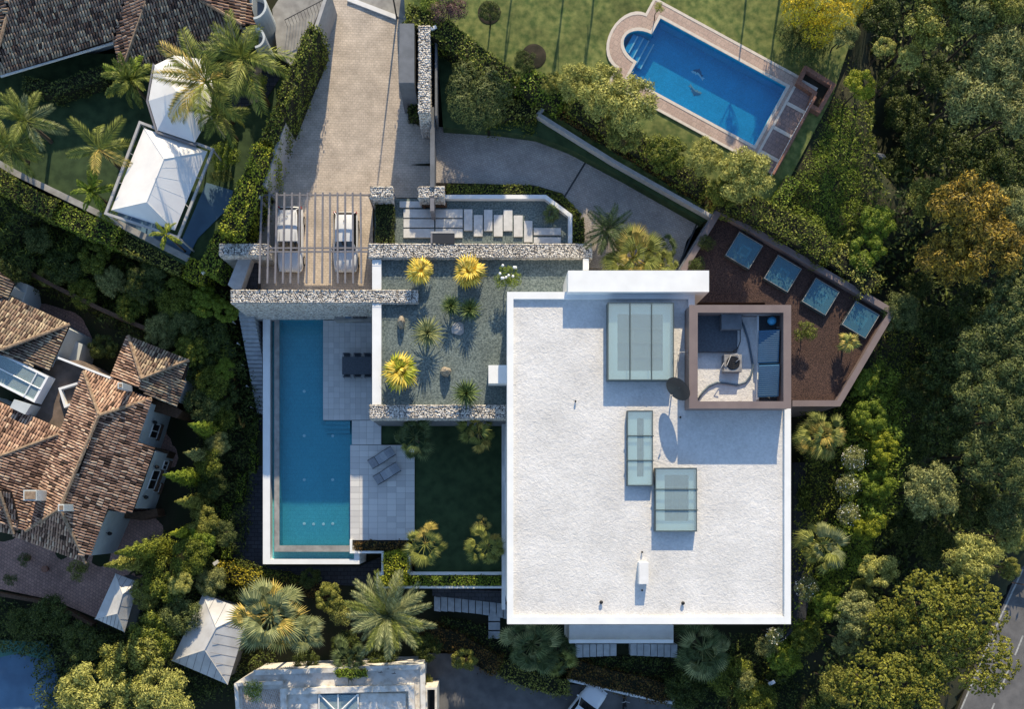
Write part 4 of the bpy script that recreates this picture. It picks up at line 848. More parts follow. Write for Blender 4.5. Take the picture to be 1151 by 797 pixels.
for k in range(3): build(MB().pprism([(549, 690 + k * 10), (562, 690 + k * 10), (562, 698.5 + k * 10), (549, 698.5 + k * 10)], -8.3, -7.4 - .1 * k), 'slab', 'steps', sl_)
sl_ = thing('slab_walk', at(700, 731, -8), 'row of dark stone slabs below the villa roof edge', 'path')
for k in range(15):
    if k in (6, 7): continue
    x = 648 + k * 7.6; build(MB().pbox(x, 724 + .15 * abs(k - 7), x + 6.9, 737 + abs(7 - k) * .35, -8.3, -6.9), 'slab', 'steps', sl_)
# ================================================================= the villa
RZ = 3.08; PZ = 3.3
v = thing('modern_villa', at(729, 515, -8), 'large flat roofed white villa covered in pale roof gravel', 'villa')
x0, x1, y0, y1 = at(570, 0, PZ).x, at(889, 0, PZ).x, at(0, 702, PZ).y, at(0, 328, PZ).y
yn = at(0, 400, PZ).y; xn = at(781, 0, PZ).x
build(MB().prism([(x0 + .02, y0 + 1.2), (x1 - .3, y0 + 1.2), (x1 - .3, yn), (xn - .02, yn), (xn - .02, y1 - .02), (x0 + .02, y1 - .02)], -8.6, 2.86), 'wall', 'white', v)
build(MB().prism([(x0 + .35, y0 + .35), (x1 - .35, y0 + .35), (x1 - .35, yn), (xn - .35, yn), (xn - .35, y1 - .35), (x0 + .35, y1 - .35)], 2.861, RZ), 'roof_gravel', 'roof_gravel', v)
pr = MB(); t_ = .40; pr.box(x0, y0, 2.862, x0 + t_, y1, PZ); pr.box(x1 - t_, y0, 2.862, x1, yn, PZ); pr.box(xn - t_, yn, 2.862, xn, y1, PZ); pr.box(x0 + t_ + .001, y0, 2.862, x1 - t_ - .001, y0 + .46, PZ - .003); pr.box(x0 + t_ + .001, y1 - .45, 2.862, xn - t_ - .001, y1, PZ - .003); pr.box(x0 - .003, y0 - .003, 2.80, x1 + .003, y0 + 1.25, 2.8615)
build(pr, 'parapet', 'white_clean', v)
# west facade openings seen as a thin strip, south terrace slab
for a_, b_ in ((8.2, 11.0), (12.2, 15.2), (3.0, 6.6)):
    window_on(v, (x0 + .02, y1), (x0 + .02, y0), a_ + 1.2, -4.7, -2.6, b_ - a_, sillm='slab')
build(MB().pbox(640, 703, 757, 723, -6.3, -2.2), 'lower_terrace_slab', 'white', v)
build(MB().pbox(640, 719.5, 757, 723.5, -2.19, -1.7), 'lower_terrace_edge', 'white_clean', v)
build(MB().box(x1 - .29, y0 + 1.5, -5, x1 - .1, y0 + 4, 2.6), 'east_pilaster', 'white', v)
w = build(MB().pbox(638.5, 304, 797, 328, .0, 4.02), 'roof_box', 'white_clean', v)
w = build(MB().pbox(549, 410.5, 571, 431, .05, 1.25), 'terrace_chimney', 'white_clean'); tag(w, 'white box chimney standing on the planted terrace against the villa', 'chimney')
# west fascia strip beside the lawn
build(MB().box(x0 - .22, y0 + .2, -4.95, x0 + .018, at(0, 478, -4).y, -3.2), 'plinth', 'white', v)

def skylight(x0, y0, x1, y1, zt, nb, horiz, inner, label_interior='ledge'):
    s = thing('skylight', Vector(at(x0, y0, zt)), None, None); del_ = None
    a = at(x0, y0, zt); b = at(x1, y1, zt); s.parent = v; s.location = Vector((a.x, b.y, RZ)) - Vector(v.location)
    i = (inner[0], inner[1], inner[2], inner[3]); ia = at(i[0], i[1], RZ + .18); ib = at(i[2], i[3], RZ + .18)
    X0, X1, Y0, Y1 = a.x, b.x, b.y, a.y
    build(holed(MB(), [(X0 + .07, Y0 + .07), (X1 - .07, Y0 + .07), (X1 - .07, Y1 - .07), (X0 + .07, Y1 - .07)], [(ia.x, ib.y), (ib.x, ib.y), (ib.x, ia.y), (ia.x, ia.y)], RZ + .002, RZ + .20), 'ledge', 'white_clean', s)
    build(MB().box(ia.x - .05, ib.y - .05, RZ + .0005, ib.x + .05, ia.y + .05, RZ + .0015 + .02), 'opening', 'grey_stone', s)
    q = MB(); wI, dI = ib.x - ia.x, ia.y - ib.y
    for k in range(1, 4): q.box(ia.x + .02, ib.y + dI * k / 4 - .03, RZ + .06, ib.x - .02, ib.y + dI * k / 4 + .03, RZ + .12)
    q.box(ia.x + wI * .32, ib.y + .02, RZ + .03, ia.x + wI * .38, ia.y - .02, RZ + .058); q.box(ia.x + wI * .62, ib.y + .02, RZ + .03, ia.x + wI * .68, ib.y + dI * .45, RZ + .058)
    build(q, 'blind_rail', 'grey_beam', s)
    f = MB(); w = .05
    for q in ((X0, Y0, X0 + w, Y1), (X1 - w, Y0, X1, Y1), (X0 + w + .001, Y0, X1 - w - .001, Y0 + w), (X0 + w + .001, Y1 - w, X1 - w - .001, Y1)): f.box(q[0], q[1], RZ + .001, q[2], q[3], zt)
    build(f, 'frame', 'frame_metal', s)
    xs_ = np.linspace(X0 + w, X1 - w, nb + 2) if not horiz else None; ys_ = np.linspace(Y0 + w, Y1 - w, nb + 2) if horiz else None
    for k in range(nb + 1):
        q = MB()
        if horiz: q.box(X0 + w, ys_[k] + .02, zt - .03, X1 - w, ys_[k + 1] - .02, zt - .012)
        else: q.box(xs_[k] + .02, Y0 + w, zt - .03, xs_[k + 1] - .02, Y1 - w, zt - .012)
        build(q, 'pane', 'pane', s)
    for k in range(1, nb + 1):
        q = MB()
        if horiz: q.box(X0 - .05, ys_[k] - .035, zt - .04, X1 + .05, ys_[k] + .035, zt + .03)
        else: q.box(xs_[k] - .035, Y0 + .01, zt - .04, xs_[k] + .035, Y1 - .01, zt + .03)
        build(q, 'glazing_bar', 'frame_metal', s)
    return s
M['frame_metal'] = mat('dark_green_grey_frames', (.07, .095, .10), None, 2, .4, spec=.4)
skylight(683, 340, 757.5, 427.5, 3.78, 2, False, (694, 353, 745, 417))
skylight(705, 461.5, 734, 546.5, 3.5, 2, True, (716, 470, 723.5, 536))
skylight(736.5, 526, 783.5, 598, 3.62, 2, True, (747, 534, 774, 586))
# roof things
w = build(MB().pbox(718.5, 632.5, 729, 657, RZ - .01, 3.72), 'roof_vent', 'white', bevel=.01); tag(w, 'pale rectangular vent box standing alone on the lower part of the gravel roof', 'vent')
for x, y, lab in ((676, 677.5, 'small dark vent cap, left one of the pair near the bottom roof edge'), (768, 678.5, 'small dark vent cap, right one of the pair near the bottom roof edge'), (722, 621, 'tiny dark vent pipe above the pale vent box'), (722, 664, 'tiny dark vent pipe in the shadow of the pale vent box'), (647, 451, 'tiny dark roof pipe alone on the left half of the gravel roof'), (765, 469, 'tiny dark roof pipe below the satellite dish')):
    r_ = .10 if y > 670 else .055; c = at(x, y, RZ + .2); q = MB().lathe((c.x, c.y, RZ - .01), [(r_ * .7, 0), (r_ * .7, .12), (r_ * 1.2, .13), (r_ * 1.1, .20), (r_ * .4, .24)], 12); tag(build(q, 'vent_pipe', 'black', smooth=False), lab, 'vent pipe', 'vent pipes on the gravel roof')
# satellite dish
c = at(762, 437.5, 4.4); dd = thing('satellite_dish', (c.x, c.y + .15, RZ), 'dark satellite dish tilted on a mast beside the brown roof enclosure', 'satellite dish')
q = MB(); n_ = Vector((-.66, -.64, .45)).normalized(); u_ = n_.cross(Vector((0, 0, 1))).normalized(); w_ = u_.cross(n_)
rings = []
for (r_, d_) in ((0, -.18), (.3, -.15), (.6, -.08), (.86, .0)):
    rings.append([c + (u_ * math.cos(a) + w_ * math.sin(a)) * r_ + n_ * d_ for a in np.linspace(0, 2 * math.pi, 25)[:-1]])
for sgn, off in ((1, 0), (-1, -.02)):
    b_ = len(q.v)
    for rg in rings: q.v += [tuple(p + n_ * off) for p in rg]
    for i in range(3):
        for k in range(24): k2 = (k + 1) % 24; f_ = (b_ + i * 24 + k, b_ + i * 24 + k2, b_ + (i + 1) * 24 + k2, b_ + (i + 1) * 24 + k); q.f.append(f_ if sgn > 0 else f_[::-1])
build(q, 'dish', 'dark_metal', dd, smooth=True)
build(MB().tube([(c.x - .1, c.y + .05, RZ), (c.x - .1, c.y + .05, 3.85), c - n_ * .2], .04, 8), 'mast', 'grey_beam', dd)
build(MB().tube([c - w_ * .8, c + n_ * .7], .014, 6).tube([c + n_ * .65, c + n_ * .8], .045, 8), 'feed_arm', 'grey_beam', dd)
ax = at(766, 396, RZ + .9); q = MB().tube([(ax.x, ax.y, RZ), (ax.x, ax.y, RZ + 1.0)], .02, 6)
for k in range(6): q.tube([(ax.x - .45 + .16 * k, ax.y - .18, RZ + .95), (ax.x - .45 + .16 * k, ax.y + .18, RZ + .95)], .009, 5)
q.tube([(ax.x - .5, ax.y, RZ + .95), (ax.x + .42, ax.y, RZ + .95)], .012, 5); tag(build(q, 'antenna', 'alloy'), 'thin television antenna beside the left wall of the brown enclosure', 'antenna')

# brown roof enclosure
EZ = 4.6; e_out = [(775.5, 343.5), (888.5, 343.5), (888.5, 458.5), (775.5, 458.5)]; e_in = [(783.5, 350.5), (881.5, 350.5), (881.5, 452), (783.5, 452)]
en = thing('roof_enclosure', at(832, 400, RZ), 'brown walled open plant enclosure on the right side of the white roof', 'enclosure')
build(holed(MB(), PL(e_out, EZ), PL(e_in, EZ), .05, EZ - .06), 'wall', 'enclosure_wall' if 'enclosure_wall' in M else 'brown_metal', en)
build(holed(MB(), PL([(a + (-.8 if a < 800 else .8), b + (-.8 if b < 400 else .8)) for a, b in e_out], EZ), PL([(a + (.8 if a < 800 else -.8), b + (.8 if b < 400 else -.8)) for a, b in e_in], EZ), EZ - .058, EZ), 'coping', 'brown_metal', en)
FZ = RZ + .05
build(MB().prism(PL(e_in, EZ), FZ - .1, FZ), 'floor', 'roof_gravel', en)
w = build(MB().pbox(784, 351, 829, 395.5, FZ - .01, FZ + .35), 'dark_roof_hatch', 'furn', bevel=.01); tag(w, 'low dark flat cover filling the upper left of the brown enclosure', 'roof hatch')
w = build(MB().pbox(811, 353, 834, 370, FZ + .36, FZ + .85), 'equipment_box', 'grey_stone', bevel=.02); tag(w, 'grey equipment box on the dark flat cover inside the enclosure', 'equipment box')
ac = thing('fan_unit', at(823.5, 408.5, FZ), 'square fan unit with a round dark grille inside the brown enclosure', 'fan unit')
build(MB().pbox(814, 398.5, 834, 418, FZ, FZ + .62), 'case', 'ac', ac, bevel=.02); c = at(824, 408, FZ + .64); build(MB().lathe((c.x, c.y, FZ + .622), [(.42, 0), (.42, .03), (.38, .035)], 24), 'grille', 'black', ac)
q = MB()
for k in range(3): r_ = .12 + .12 * k; q.tube([(c.x + r_ * math.cos(a), c.y + r_ * math.sin(a), FZ + .67) for a in np.linspace(0, 6.283, 17)], .008, 4, cap=False)
build(q, 'guard_rings', 'dark_metal', ac)
def wig(pts, z): return [Vector((*at2(x, y, z), z)) for x, y in pts]
hs = build(MB().tube(wig([(831, 357), (836, 366), (841, 382), (844, 398), (846.5, 412), (844, 422), (838, 430), (828, 433), (816, 431), (806, 430), (797, 434), (790, 441), (784, 450)], FZ + .08), .065, 8), 'hose', 'hose', smooth=True); tag(hs, 'long grey hose curving across the white floor of the enclosure', 'hose')
hs = build(MB().tube(wig([(814, 417), (809, 416), (814, 408), (817, 411), (822, 399), (829, 398), (832, 403), (827, 407)], FZ + .70), .028, 6), 'cable', 'slab', smooth=True); tag(hs, 'pale pipe looped over the round fan grille', 'pipe')
hs = build(MB().tube(wig([(834, 359), (832, 372), (832, 384), (829, 392), (824, 395)], FZ + .5), .03, 6), 'cable', 'black', smooth=True); tag(hs, 'black cable hanging over the edge of the dark flat cover', 'cable')
w = build(MB().pbox(851.2, 353, 853, 449, FZ - .01, FZ + .3), 'low_divider', 'white_clean'); tag(w, 'thin white divider between the gravel floor and the solar collector', 'divider')
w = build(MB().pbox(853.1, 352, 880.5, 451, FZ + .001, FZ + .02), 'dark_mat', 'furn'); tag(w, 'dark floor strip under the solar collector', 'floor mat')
sp = thing('solar_collector', at(864, 410, FZ), 'blue ribbed solar collector in two panels on the right side of the enclosure', 'solar collector')
for (ya, yb) in ((371, 408), (409.5, 446)):
    a = at(854, ya, FZ + .9); b = at(874.5, yb, FZ + .7); q = MB(); q.v = [(a.x, b.y, FZ + .45), (b.x, b.y, FZ + .75), (b.x, a.y, FZ + .95), (a.x, a.y, FZ + .65)]; q.v += [(x, y, z + .06) for x, y, z in q.v]; q.f = [(3, 2, 1, 0), (4, 5, 6, 7), (0, 1, 5, 4), (1, 2, 6, 5), (2, 3, 7, 6), (3, 0, 4, 7)]; pn = build(q, 'panel', 'solar', sp)
    q = MB(); nr = 16
    for k in range(1, nr): u = k / nr; y = b.y + (a.y - b.y) * u; q.tube([(a.x, y, FZ + .45 + .2 * u + .07), (b.x, y, FZ + .75 + .2 * u + .07)], .022, 5)
    build(q, 'rib', 'solar', pn)
for x, y in ((855, 372), (873, 372), (855, 445), (873, 445)): p = at(x, y, FZ + .5); build(MB().box(p.x - .02, p.y - .02, FZ, p.x + .02, p.y + .02, FZ + .5), 'leg', 'grey_beam', sp)
tk = thing('water_vessel', at(868.5, 360, FZ), 'round blue pressure vessel at the top of the solar collector', 'vessel'); c = at(868.5, 360, FZ + .8)
build(MB().lathe((c.x, c.y, FZ + .35), [(.02, 0), (.18, .06), (.27, .2), (.28, .35), (.22, .5), (.08, .58)], 16), 'tank', 'paleblue', tk, smooth=True); build(MB().tube([(c.x, c.y, FZ), (c.x, c.y, FZ + .36)], .05, 8), 'foot', 'dark_metal', tk); 
q = MB().tube(wig([(834.5, 354), (877, 354), (877, 368), (873, 368)], FZ + .6), .035, 6); tag(build(q, 'pipe_frame', 'slab'), 'pale pipe frame bent around the blue vessel', 'pipe')

# ---- brown chip terrace with the four tilted skylights
TZ = .05
t_out = [(809, 234), (1005, 350), (943, 456), (888, 456.5)]
structure('chip_terrace', MB().pprism([(808, 236), (1003, 351), (942, 454), (860, 456), (860, 340), (766, 340), (766, 306)], -6.5, TZ), 'bark_chips')
pa = thing('terrace_edge', at(950, 345, -4), 'brown metal parapet folded around the dark chip covered terrace', 'parapet')
build(MB().strip(PL([(768, 304), (809, 236), (1003, 350), (942.5, 453.5), (891, 453.5)], .6), .36, -6.5, .54), 'wall', 'brown_metal', pa); build(MB().strip(PL([(767.8, 304.2), (809, 236), (1003, 350), (942.5, 453.5), (890.8, 453.5)], .6), .40, .541, .60), 'coping', 'brown_metal', pa)
labs = ('upper left tilted glass skylight on the brown chip terrace', 'second tilted glass skylight from the upper left on the chip terrace', 'third tilted glass skylight from the upper left on the chip terrace', 'sunlit grey glass skylight at the right corner of the chip terrace')
for i, (cx, cy) in enumerate(((836.5, 281.5), (880, 307.5), (922.5, 333.5), (967.5, 359.5))):
    zt = .38; c = at(cx, cy, zt); s = thing('square_skylight', (c.x, c.y, TZ), labs[i], 'skylight', 'square skylights on the chip terrace'); hw = .93 * 1.0
    ang = R(-31); ux = Vector((math.cos(ang), math.sin(ang), 0)); uy = Vector((-ux.y, ux.x, 0)); Z = Vector((0, 0, 1)); o_ = Vector((c.x, c.y, 0))
    sq_ = lambda h, off=(0, 0): [tuple((o_ + ux * (sx * h + off[0]) + uy * (sy * h + off[1]))[:2]) for sx, sy in ((-1, -1), (1, -1), (1, 1), (-1, 1))]
    build(holed(MB(), sq_(hw), sq_(hw - .06), TZ, zt), 'frame', 'frame_metal', s)
    build(MB().prism(sq_(hw - .061), TZ + .02, TZ + .2), 'inner_ledge', 'solar', s)
    build(holed(MB(), sq_(.36, (.05, .0)), sq_(.219, (.05, .0)), TZ + .2, TZ + .26), 'opening_rim', 'white_clean', s)
    build(MB().prism(sq_(.218, (.05, .0)), TZ + .2, TZ + .21), 'opening', 'slab', s)
    build(MB().prism(sq_(hw - .062), zt - .03, zt - .012), 'pane', 'pane_blue', s)
    q = MB(); rp = [Vector((*p, zt + .012)) for p in sq_(hw - .03)]; q.tube(rp + [rp[0]], .018, 4); build(q, 'trim', 'slab', s)
# ================================================================= things on the decks
dt = thing('dining_table', at(404, 411, DECK), 'dark grey outdoor dining table half hidden under the terrace', 'table')
TT = DECK + .74; a = at(384.5, 401, TT); b = at(426, 421, TT); build(MB().box(a.x, b.y, TT - .05, b.x, a.y, TT), 'tabletop', 'furn', dt, bevel=.015)
for x in (a.x + .1, b.x - .1):
    for y in (b.y + .1, a.y - .1): build(MB().box(x - .035, y - .035, DECK, x + .035, y + .035, TT - .051), 'leg', 'dark_metal', dt)
ch0 = None
def dchair():
    t = thing('dining_chair', (0, 0, 0), 'x', 'chair', 'dining chairs around the dark table')
    q = MB().box(-.24, -.24, .42, .24, .24, .47); build(q, 'seat', 'furn', t, bevel=.015)
    q = MB(); q.box(-.24, .22, .50, .24, .26, .84); build(q, 'backrest', 'furn', t, bevel=.012)
    q = MB().tube([(-.25, .24, .66), (-.27, 0, .66), (-.25, -.22, .64), (-.25, -.22, 0)], .018, 6).tube([(.25, .24, .66), (.27, 0, .66), (.25, -.22, .64), (.25, -.22, 0)], .018, 6).tube([(-.24, .24, 0), (-.24, .24, .85)], .018, 6).tube([(.24, .24, 0), (.24, .24, .85)], .018, 6); build(q, 'frame', 'grey_beam', t); return t
def copy_tree(o, parent=None):
    c = o.copy(); C.objects.link(c)
    if parent: c.parent = parent
    for k in kids(o): copy_tree(k, c)
    return c
words = ('leftmost', 'middle', 'rightmost visible')
first = dchair()
for i, x in enumerate((390, 402, 413.5)):
    for j, (y, rz, side) in enumerate(((401.5, 0, 'upper'), (420.5, math.pi, 'lower'))):
        o = first if (i, j) == (0, 0) else copy_tree(first); p = at(x, y, DECK + .5); o.location = (p.x, p.y, DECK); o.rotation_euler = (0, 0, rz); o['label'] = '%s dark dining chair on the %s side of the outdoor table' % (words[i], side)
def lounger(px, py, rz, label):
    c = at(px, py, DECK + .3); t = thing('sun_lounger', (c.x, c.y, DECK), label, 'sun lounger', 'grey sun loungers on the sun deck')
    prof = [(-.98, .42), (-.80, .36), (-.45, .20), (-.05, .26), (.35, .42), (.65, .38), (.98, .30)]
    q = MB()
    for (xa, za), (xb, zb) in zip(prof[:-1], prof[1:]):
        b_ = len(q.v); q.v += [(xa, -.33, za), (xb, -.33, zb), (xb, .33, zb), (xa, .33, za), (xa, -.33, za - .05), (xb, -.33, zb - .05), (xb, .33, zb - .05), (xa, .33, za - .05)]; q.f += [tuple(b_ + i for i in f) for f in ((0, 1, 2, 3), (7, 6, 5, 4), (4, 5, 1, 0), (6, 7, 3, 2))]
    q.v = [(x + c.x, y + c.y, z + DECK) for x, y, z in q.v]; build(q, 'sling', 'lounger', t)
    for s in (-1, 1):
        q = MB().tube([(x + c.x, s * .35 + c.y, z - .03 + DECK) for x, z in prof], .025, 6); build(q, 'rail', 'dark_metal', t)
    for x in (-.45, .65): build(MB().tube([(c.x + x, c.y - .34, DECK), (c.x + x, c.y - .34, DECK + .2), (c.x + x, c.y + .34, DECK + .2), (c.x + x, c.y + .34, DECK)], .02, 6), 'leg', 'dark_metal', t)
    t.rotation_euler = (0, 0, rz); return t
lounger(429, 514.5, R(32), 'upper grey sun lounger on the tiled deck'); lounger(435, 532.5, R(32), 'lower grey sun lounger on the tiled deck')
bb = thing('outdoor_kitchen', at(397, 356, DECK), 'stone counter with a dark grill built against the stone wall', 'grill counter')
build(MB().pbox(376, 351.5, 424, 360, DECK, DECK + .9), 'counter', 'concrete', bb); build(MB().pbox(397, 352.5, 412, 357.5, DECK + .9, DECK + 1.05), 'grill', 'dark_metal', bb)
q = MB()
for k in range(9): x = 398 + k * 1.55; q.pbox(x, 353, x + .5, 357, DECK + 1.051, DECK + 1.07)
build(q, 'grate', 'alloy', bb); build(MB().pbox(388, 353, 394.5, 357.5, DECK + .901, DECK + .93), 'cover', 'solar', bb)
structure('kitchen_backwall', MB().pbox(360, 344, 424, 351, -6, -3.3), 'grey_stone')

# ---- cars
def car(px, py, ln, wd, rz, label, suv=True, z=0.0, name='parked_car', badge=False):
    c = at(px, py, z + .9); t = thing(name, (c.x, c.y, z), label, 'car', None)
    L, Wd = ln / 2, wd / 2; hh = 1.62 if suv else 1.5
    # body: front is -y
    S_ = [(-1.0, .42, .50, .60), (-.985, .66, .40, .68), (-.95, .82, .30, .78), (-.88, .92, .26, .87), (-.75, .97, .22, .95), (-.50, 1.0, .22, 1.0), (-.30, 1.0, .22, 1.02), (.1, 1.0, .22, 1.04), (.6, 1.0, .22, 1.05), (.85, .98, .24, 1.05), (.93, .92, .30, 1.01), (.975, .80, .36, .92), (1.0, .60, .45, .80)]
    q = MB(); prof = [(-.94, .0), (-1.0, .35), (-.985, .75), (-.86, .96), (-.5, 1.0), (0, 1.015), (.5, 1.0), (.86, .96), (.985, .75), (1.0, .35), (.94, .0)]
    for yy, w_, zb, zt in S_:
        for u, h in prof: q.v.append((u * w_ * Wd, yy * L, zb + (zt - zb) * min(h, 1.02)))
    m_ = len(prof)
    for i in range(len(S_) - 1):
        for k in range(m_): k2 = (k + 1) % m_; q.f.append((i * m_ + k, i * m_ + k2, (i + 1) * m_ + k2, (i + 1) * m_ + k))
    q.f.append(tuple(range(m_))[::-1]); q.f.append(tuple((len(S_) - 1) * m_ + k for k in range(m_)))
    def loc(mb): mb.v = [(x + c.x, y + c.y, zz + z) for x, y, zz in mb.v]; return mb
    o = build(loc(q), 'body', 'carpaint', t, smooth=True)
    # glasshouse and roof
    G = [(-.40, .86, 1.00), (-.16, .80, hh - .09), (.15, .80, hh - .02), (.62, .79, hh - .05), (.80, .70, hh - .12), (.93, .76, 1.04)] if suv else [(-.34, .84, .98), (-.08, .76, hh - .07), (.2, .76, hh), (.62, .74, hh - .05), (.82, .70, hh - .16), (.95, .78, 1.0)]
    q = MB()
    for yy, w_, zt in G:
        wt = w_ - (.06 if 1.1 < zt else 0); q.v += [(-.90 * Wd, yy * L, .98), (-wt * Wd, yy * L, zt), (0, yy * L, zt + .02), (wt * Wd, yy * L, zt), (.90 * Wd, yy * L, .98)]
    for i in range(len(G) - 1):
        for k in range(4): q.f.append((i * 5 + k, i * 5 + k + 1, (i + 1) * 5 + k + 1, (i + 1) * 5 + k))
    q.f.append((0, 1, 2, 3, 4)); q.f.append((29, 28, 27, 26, 25)); build(loc(q), 'windows', 'carglass', t, smooth=False)
    q = MB(); GR = G[1:5]
    ys = [GR[0][0] - .01, GR[1][0], GR[2][0], GR[3][0] - .02]
    for (yy, (_, w_, zt)) in zip(ys, GR):
        wt = w_ - .045; q.v += [(-wt * Wd, yy * L, zt + .012), (-wt * .9 * Wd, yy * L, zt + .045), (0, yy * L, zt + .06), (wt * .9 * Wd, yy * L, zt + .045), (wt * Wd, yy * L, zt + .012)]
    for i in range(3):
        for k in range(4): q.f.append((i * 5 + k, i * 5 + k + 1, (i + 1) * 5 + k + 1, (i + 1) * 5 + k))
    rf = build(loc(q), 'roof', 'carpaint', t, smooth=True)
    for s in (-1, 1):
        w_ = G[1][1]; build(loc(MB().tube([(s * .88 * Wd, G[0][0] * L, 1.0), (s * (w_ - .06) * Wd, G[1][0] * L, G[1][2] + .01), (s * (G[4][1] - .06) * Wd, G[4][0] * L, G[4][2] + .01), (s * .86 * Wd, G[5][0] * L, 1.03)], .035, 5)), 'pillar', 'carpaint', t)
        mr = build(loc(MB().box(s * (Wd + .03), -.34 * L, .95, s * (Wd + .2), -.29 * L, 1.08)), 'mirror', 'carpaint', t, bevel=.02)
        build(loc(MB().box(s * Wd * .55, -.985 * L, .62, s * Wd * .86, -.93 * L, .73)), 'headlight', 'lampglass', t, bevel=.02)
        build(loc(MB().box(s * Wd * .74, .90 * L, .78, s * Wd * .93, .975 * L, 1.02)), 'tail_light', 'redlamp', t, bevel=.02)
        if suv: build(loc(MB().tube([(s * Wd * .60, G[1][0] * L, hh), (s * Wd * .60, .7 * L, hh)], .018, 5)), 'roof_rail', 'alloy', t)
        for yw in (-.62, .60):
            x = s * (Wd - .10); wv = MB(); n_ = 18
            for xx in (x - .11, x + .115):
                for k in range(n_): a_ = 2 * math.pi * k / n_; wv.v.append((xx, yw * L + .34 * math.cos(a_), .34 + .34 * math.sin(a_)))
            for k in range(n_): k2 = (k + 1) % n_; wv.f.append((k, k2, n_ + k2, n_ + k))
            wv.f += [tuple(range(n_))[::-1], tuple(range(n_, 2 * n_))]
            wh = build(loc(wv), 'wheel', 'rubber', t)
            rm = MB(); xx = x + s * .118
            for r_, dx in ((.23, 0), (.20, .012)):
                for k in range(n_): a_ = 2 * math.pi * k / n_; rm.v.append((xx + s * dx, yw * L + r_ * math.cos(a_), .34 + r_ * math.sin(a_)))
            for k in range(n_): k2 = (k + 1) % n_; rm.f.append((k, k2, n_ + k2, n_ + k))
            rm.f.append(tuple(range(n_, 2 * n_))); build(loc(rm), 'rim', 'alloy', wh)
    build(loc(MB().box(-.26, .995 * L, .55, .26, 1.006 * L, .67)), 'number_plate', 'white_clean', t); build(loc(MB().box(-.45 * Wd, -1.003 * L, .45, .45 * Wd, -.975 * L, .58)), 'grille', 'black', t)
    build(loc(MB().tube([(.1 * Wd, (G[0][0] + .03) * L, 1.04), (-.5 * Wd, (G[0][0] + .015) * L, 1.05)], .01, 4)), 'wiper', 'black', t)
    build(loc(MB().tube([(0, .55 * L, hh), (0, .58 * L, hh + .12)], .02, 5)), 'roof_antenna', 'black', t)
    if badge: build(loc(MB().pbox(0, 0, 0, 0, 0, 0) if False else MB().box(-.09, -.75 * L, .975, .09, -.70 * L, .99)), 'hood_badge', 'bluebadge', t)
    t.rotation_euler = (0, 0, rz); return t
car(325.5, 268, 4.45, 1.78, 0, 'white sport utility car parked on the left under the pergola', z=PK)
car(388, 271, 4.10, 1.70, 0, 'smaller white hatchback parked on the right under the pergola', suv=False, badge=True, z=PK)
car(655, 799, 4.3, 1.75, R(142), 'white car with dark glass partly cut off at the bottom edge', suv=False, z=-8.0)
# scooter at the bottom edge
c = at(703, 794, -7.2); sc_ = thing('parked_scooter', (c.x, c.y, -8), 'small black scooter just entering the bottom edge', 'scooter')
for dy, nm in ((.55, 'wheel'), (-.55, 'wheel')):
    q = MB(); 
    q.tube([(c.x - .05, c.y + dy, -7.73), (c.x + .05, c.y + dy, -7.73)], .26, 16); build(q, nm, 'rubber', sc_)
build(MB().tube([(c.x, c.y + .45, -7.55), (c.x, c.y + .1, -7.7), (c.x, c.y - .3, -7.5), (c.x, c.y - .6, -7.3)], [.12, .14, .18, .12], 8), 'body', 'black', sc_, smooth=True); build(MB().tube([(c.x, c.y - .6, -7.22), (c.x, c.y - .05, -7.22)], [.12, .14], 8), 'seat', 'dark_metal', sc_); build(MB().tube([(c.x, c.y + .5, -7.7), (c.x, c.y + .35, -7.05), (c.x - .3, c.y + .28, -7.0)], .025, 6).tube([(c.x, c.y + .35, -7.05), (c.x + .3, c.y + .28, -7.0)], .025, 6), 'handlebar', 'alloy', sc_)
# street lamp at the top of the driveway
c = Vector((*at2(446, 20, DT), 0)); lp = thing('street_lamp', (c.x, c.y, DT), 'tall dark street lamp at the top of the driveway', 'street lamp')
build(MB().tube([(c.x, c.y, DT - .05), (c.x, c.y, 3.1)], [.06, .04], 8), 'pole', 'dark_metal', lp); build(MB().lathe((c.x, c.y, 3.1), [(.05, 0), (.16, .1), (.24, .45), (.26, .55), (.05, .68)], 12), 'lantern', 'dark_metal', lp)
c = at(487.5, 32.5, 1.6); gl = build(MB().tube([(c.x, c.y, .5), (c.x, c.y, 1.7)], .03, 6).rot_box(Vector((c.x, c.y, 1.75)), Vector((.9, .4, 0)).normalized(), Vector((-.4, .9, 0)).normalized(), Vector((0, 0, 1)), .2, .1, .06), 'flood_light', 'white_clean'); tag(gl, 'small white flood light at the top of the upright stone wall', 'flood light')
for x, y, z, lab in ((230, 305, -2.0, 'white garden flood light at the corner of the lit hedge'), (243, 633, -7.0, 'white garden flood light beside the yellow green hedge'), (867, 768, -6, 'white garden light in the dark planting near the bottom right villa corner')):
    c = at(x, y, z); g = gz(c.x, c.y); tt = thing('flood_light', (c.x, c.y, g), lab, 'flood light', 'white garden flood lights'); build(MB().tube([(c.x, c.y, g), (c.x, c.y, z)], .03, 6), 'post', 'slab', tt)
    build(MB().rot_box(Vector((c.x, c.y, z + .06)), Vector((.8, .5, .2)).normalized(), Vector((-.5, .8, 0)).normalized(), Vector((0, .1, 1)).normalized(), .24, .13, .06), 'lamp_head', 'white_clean', tt)
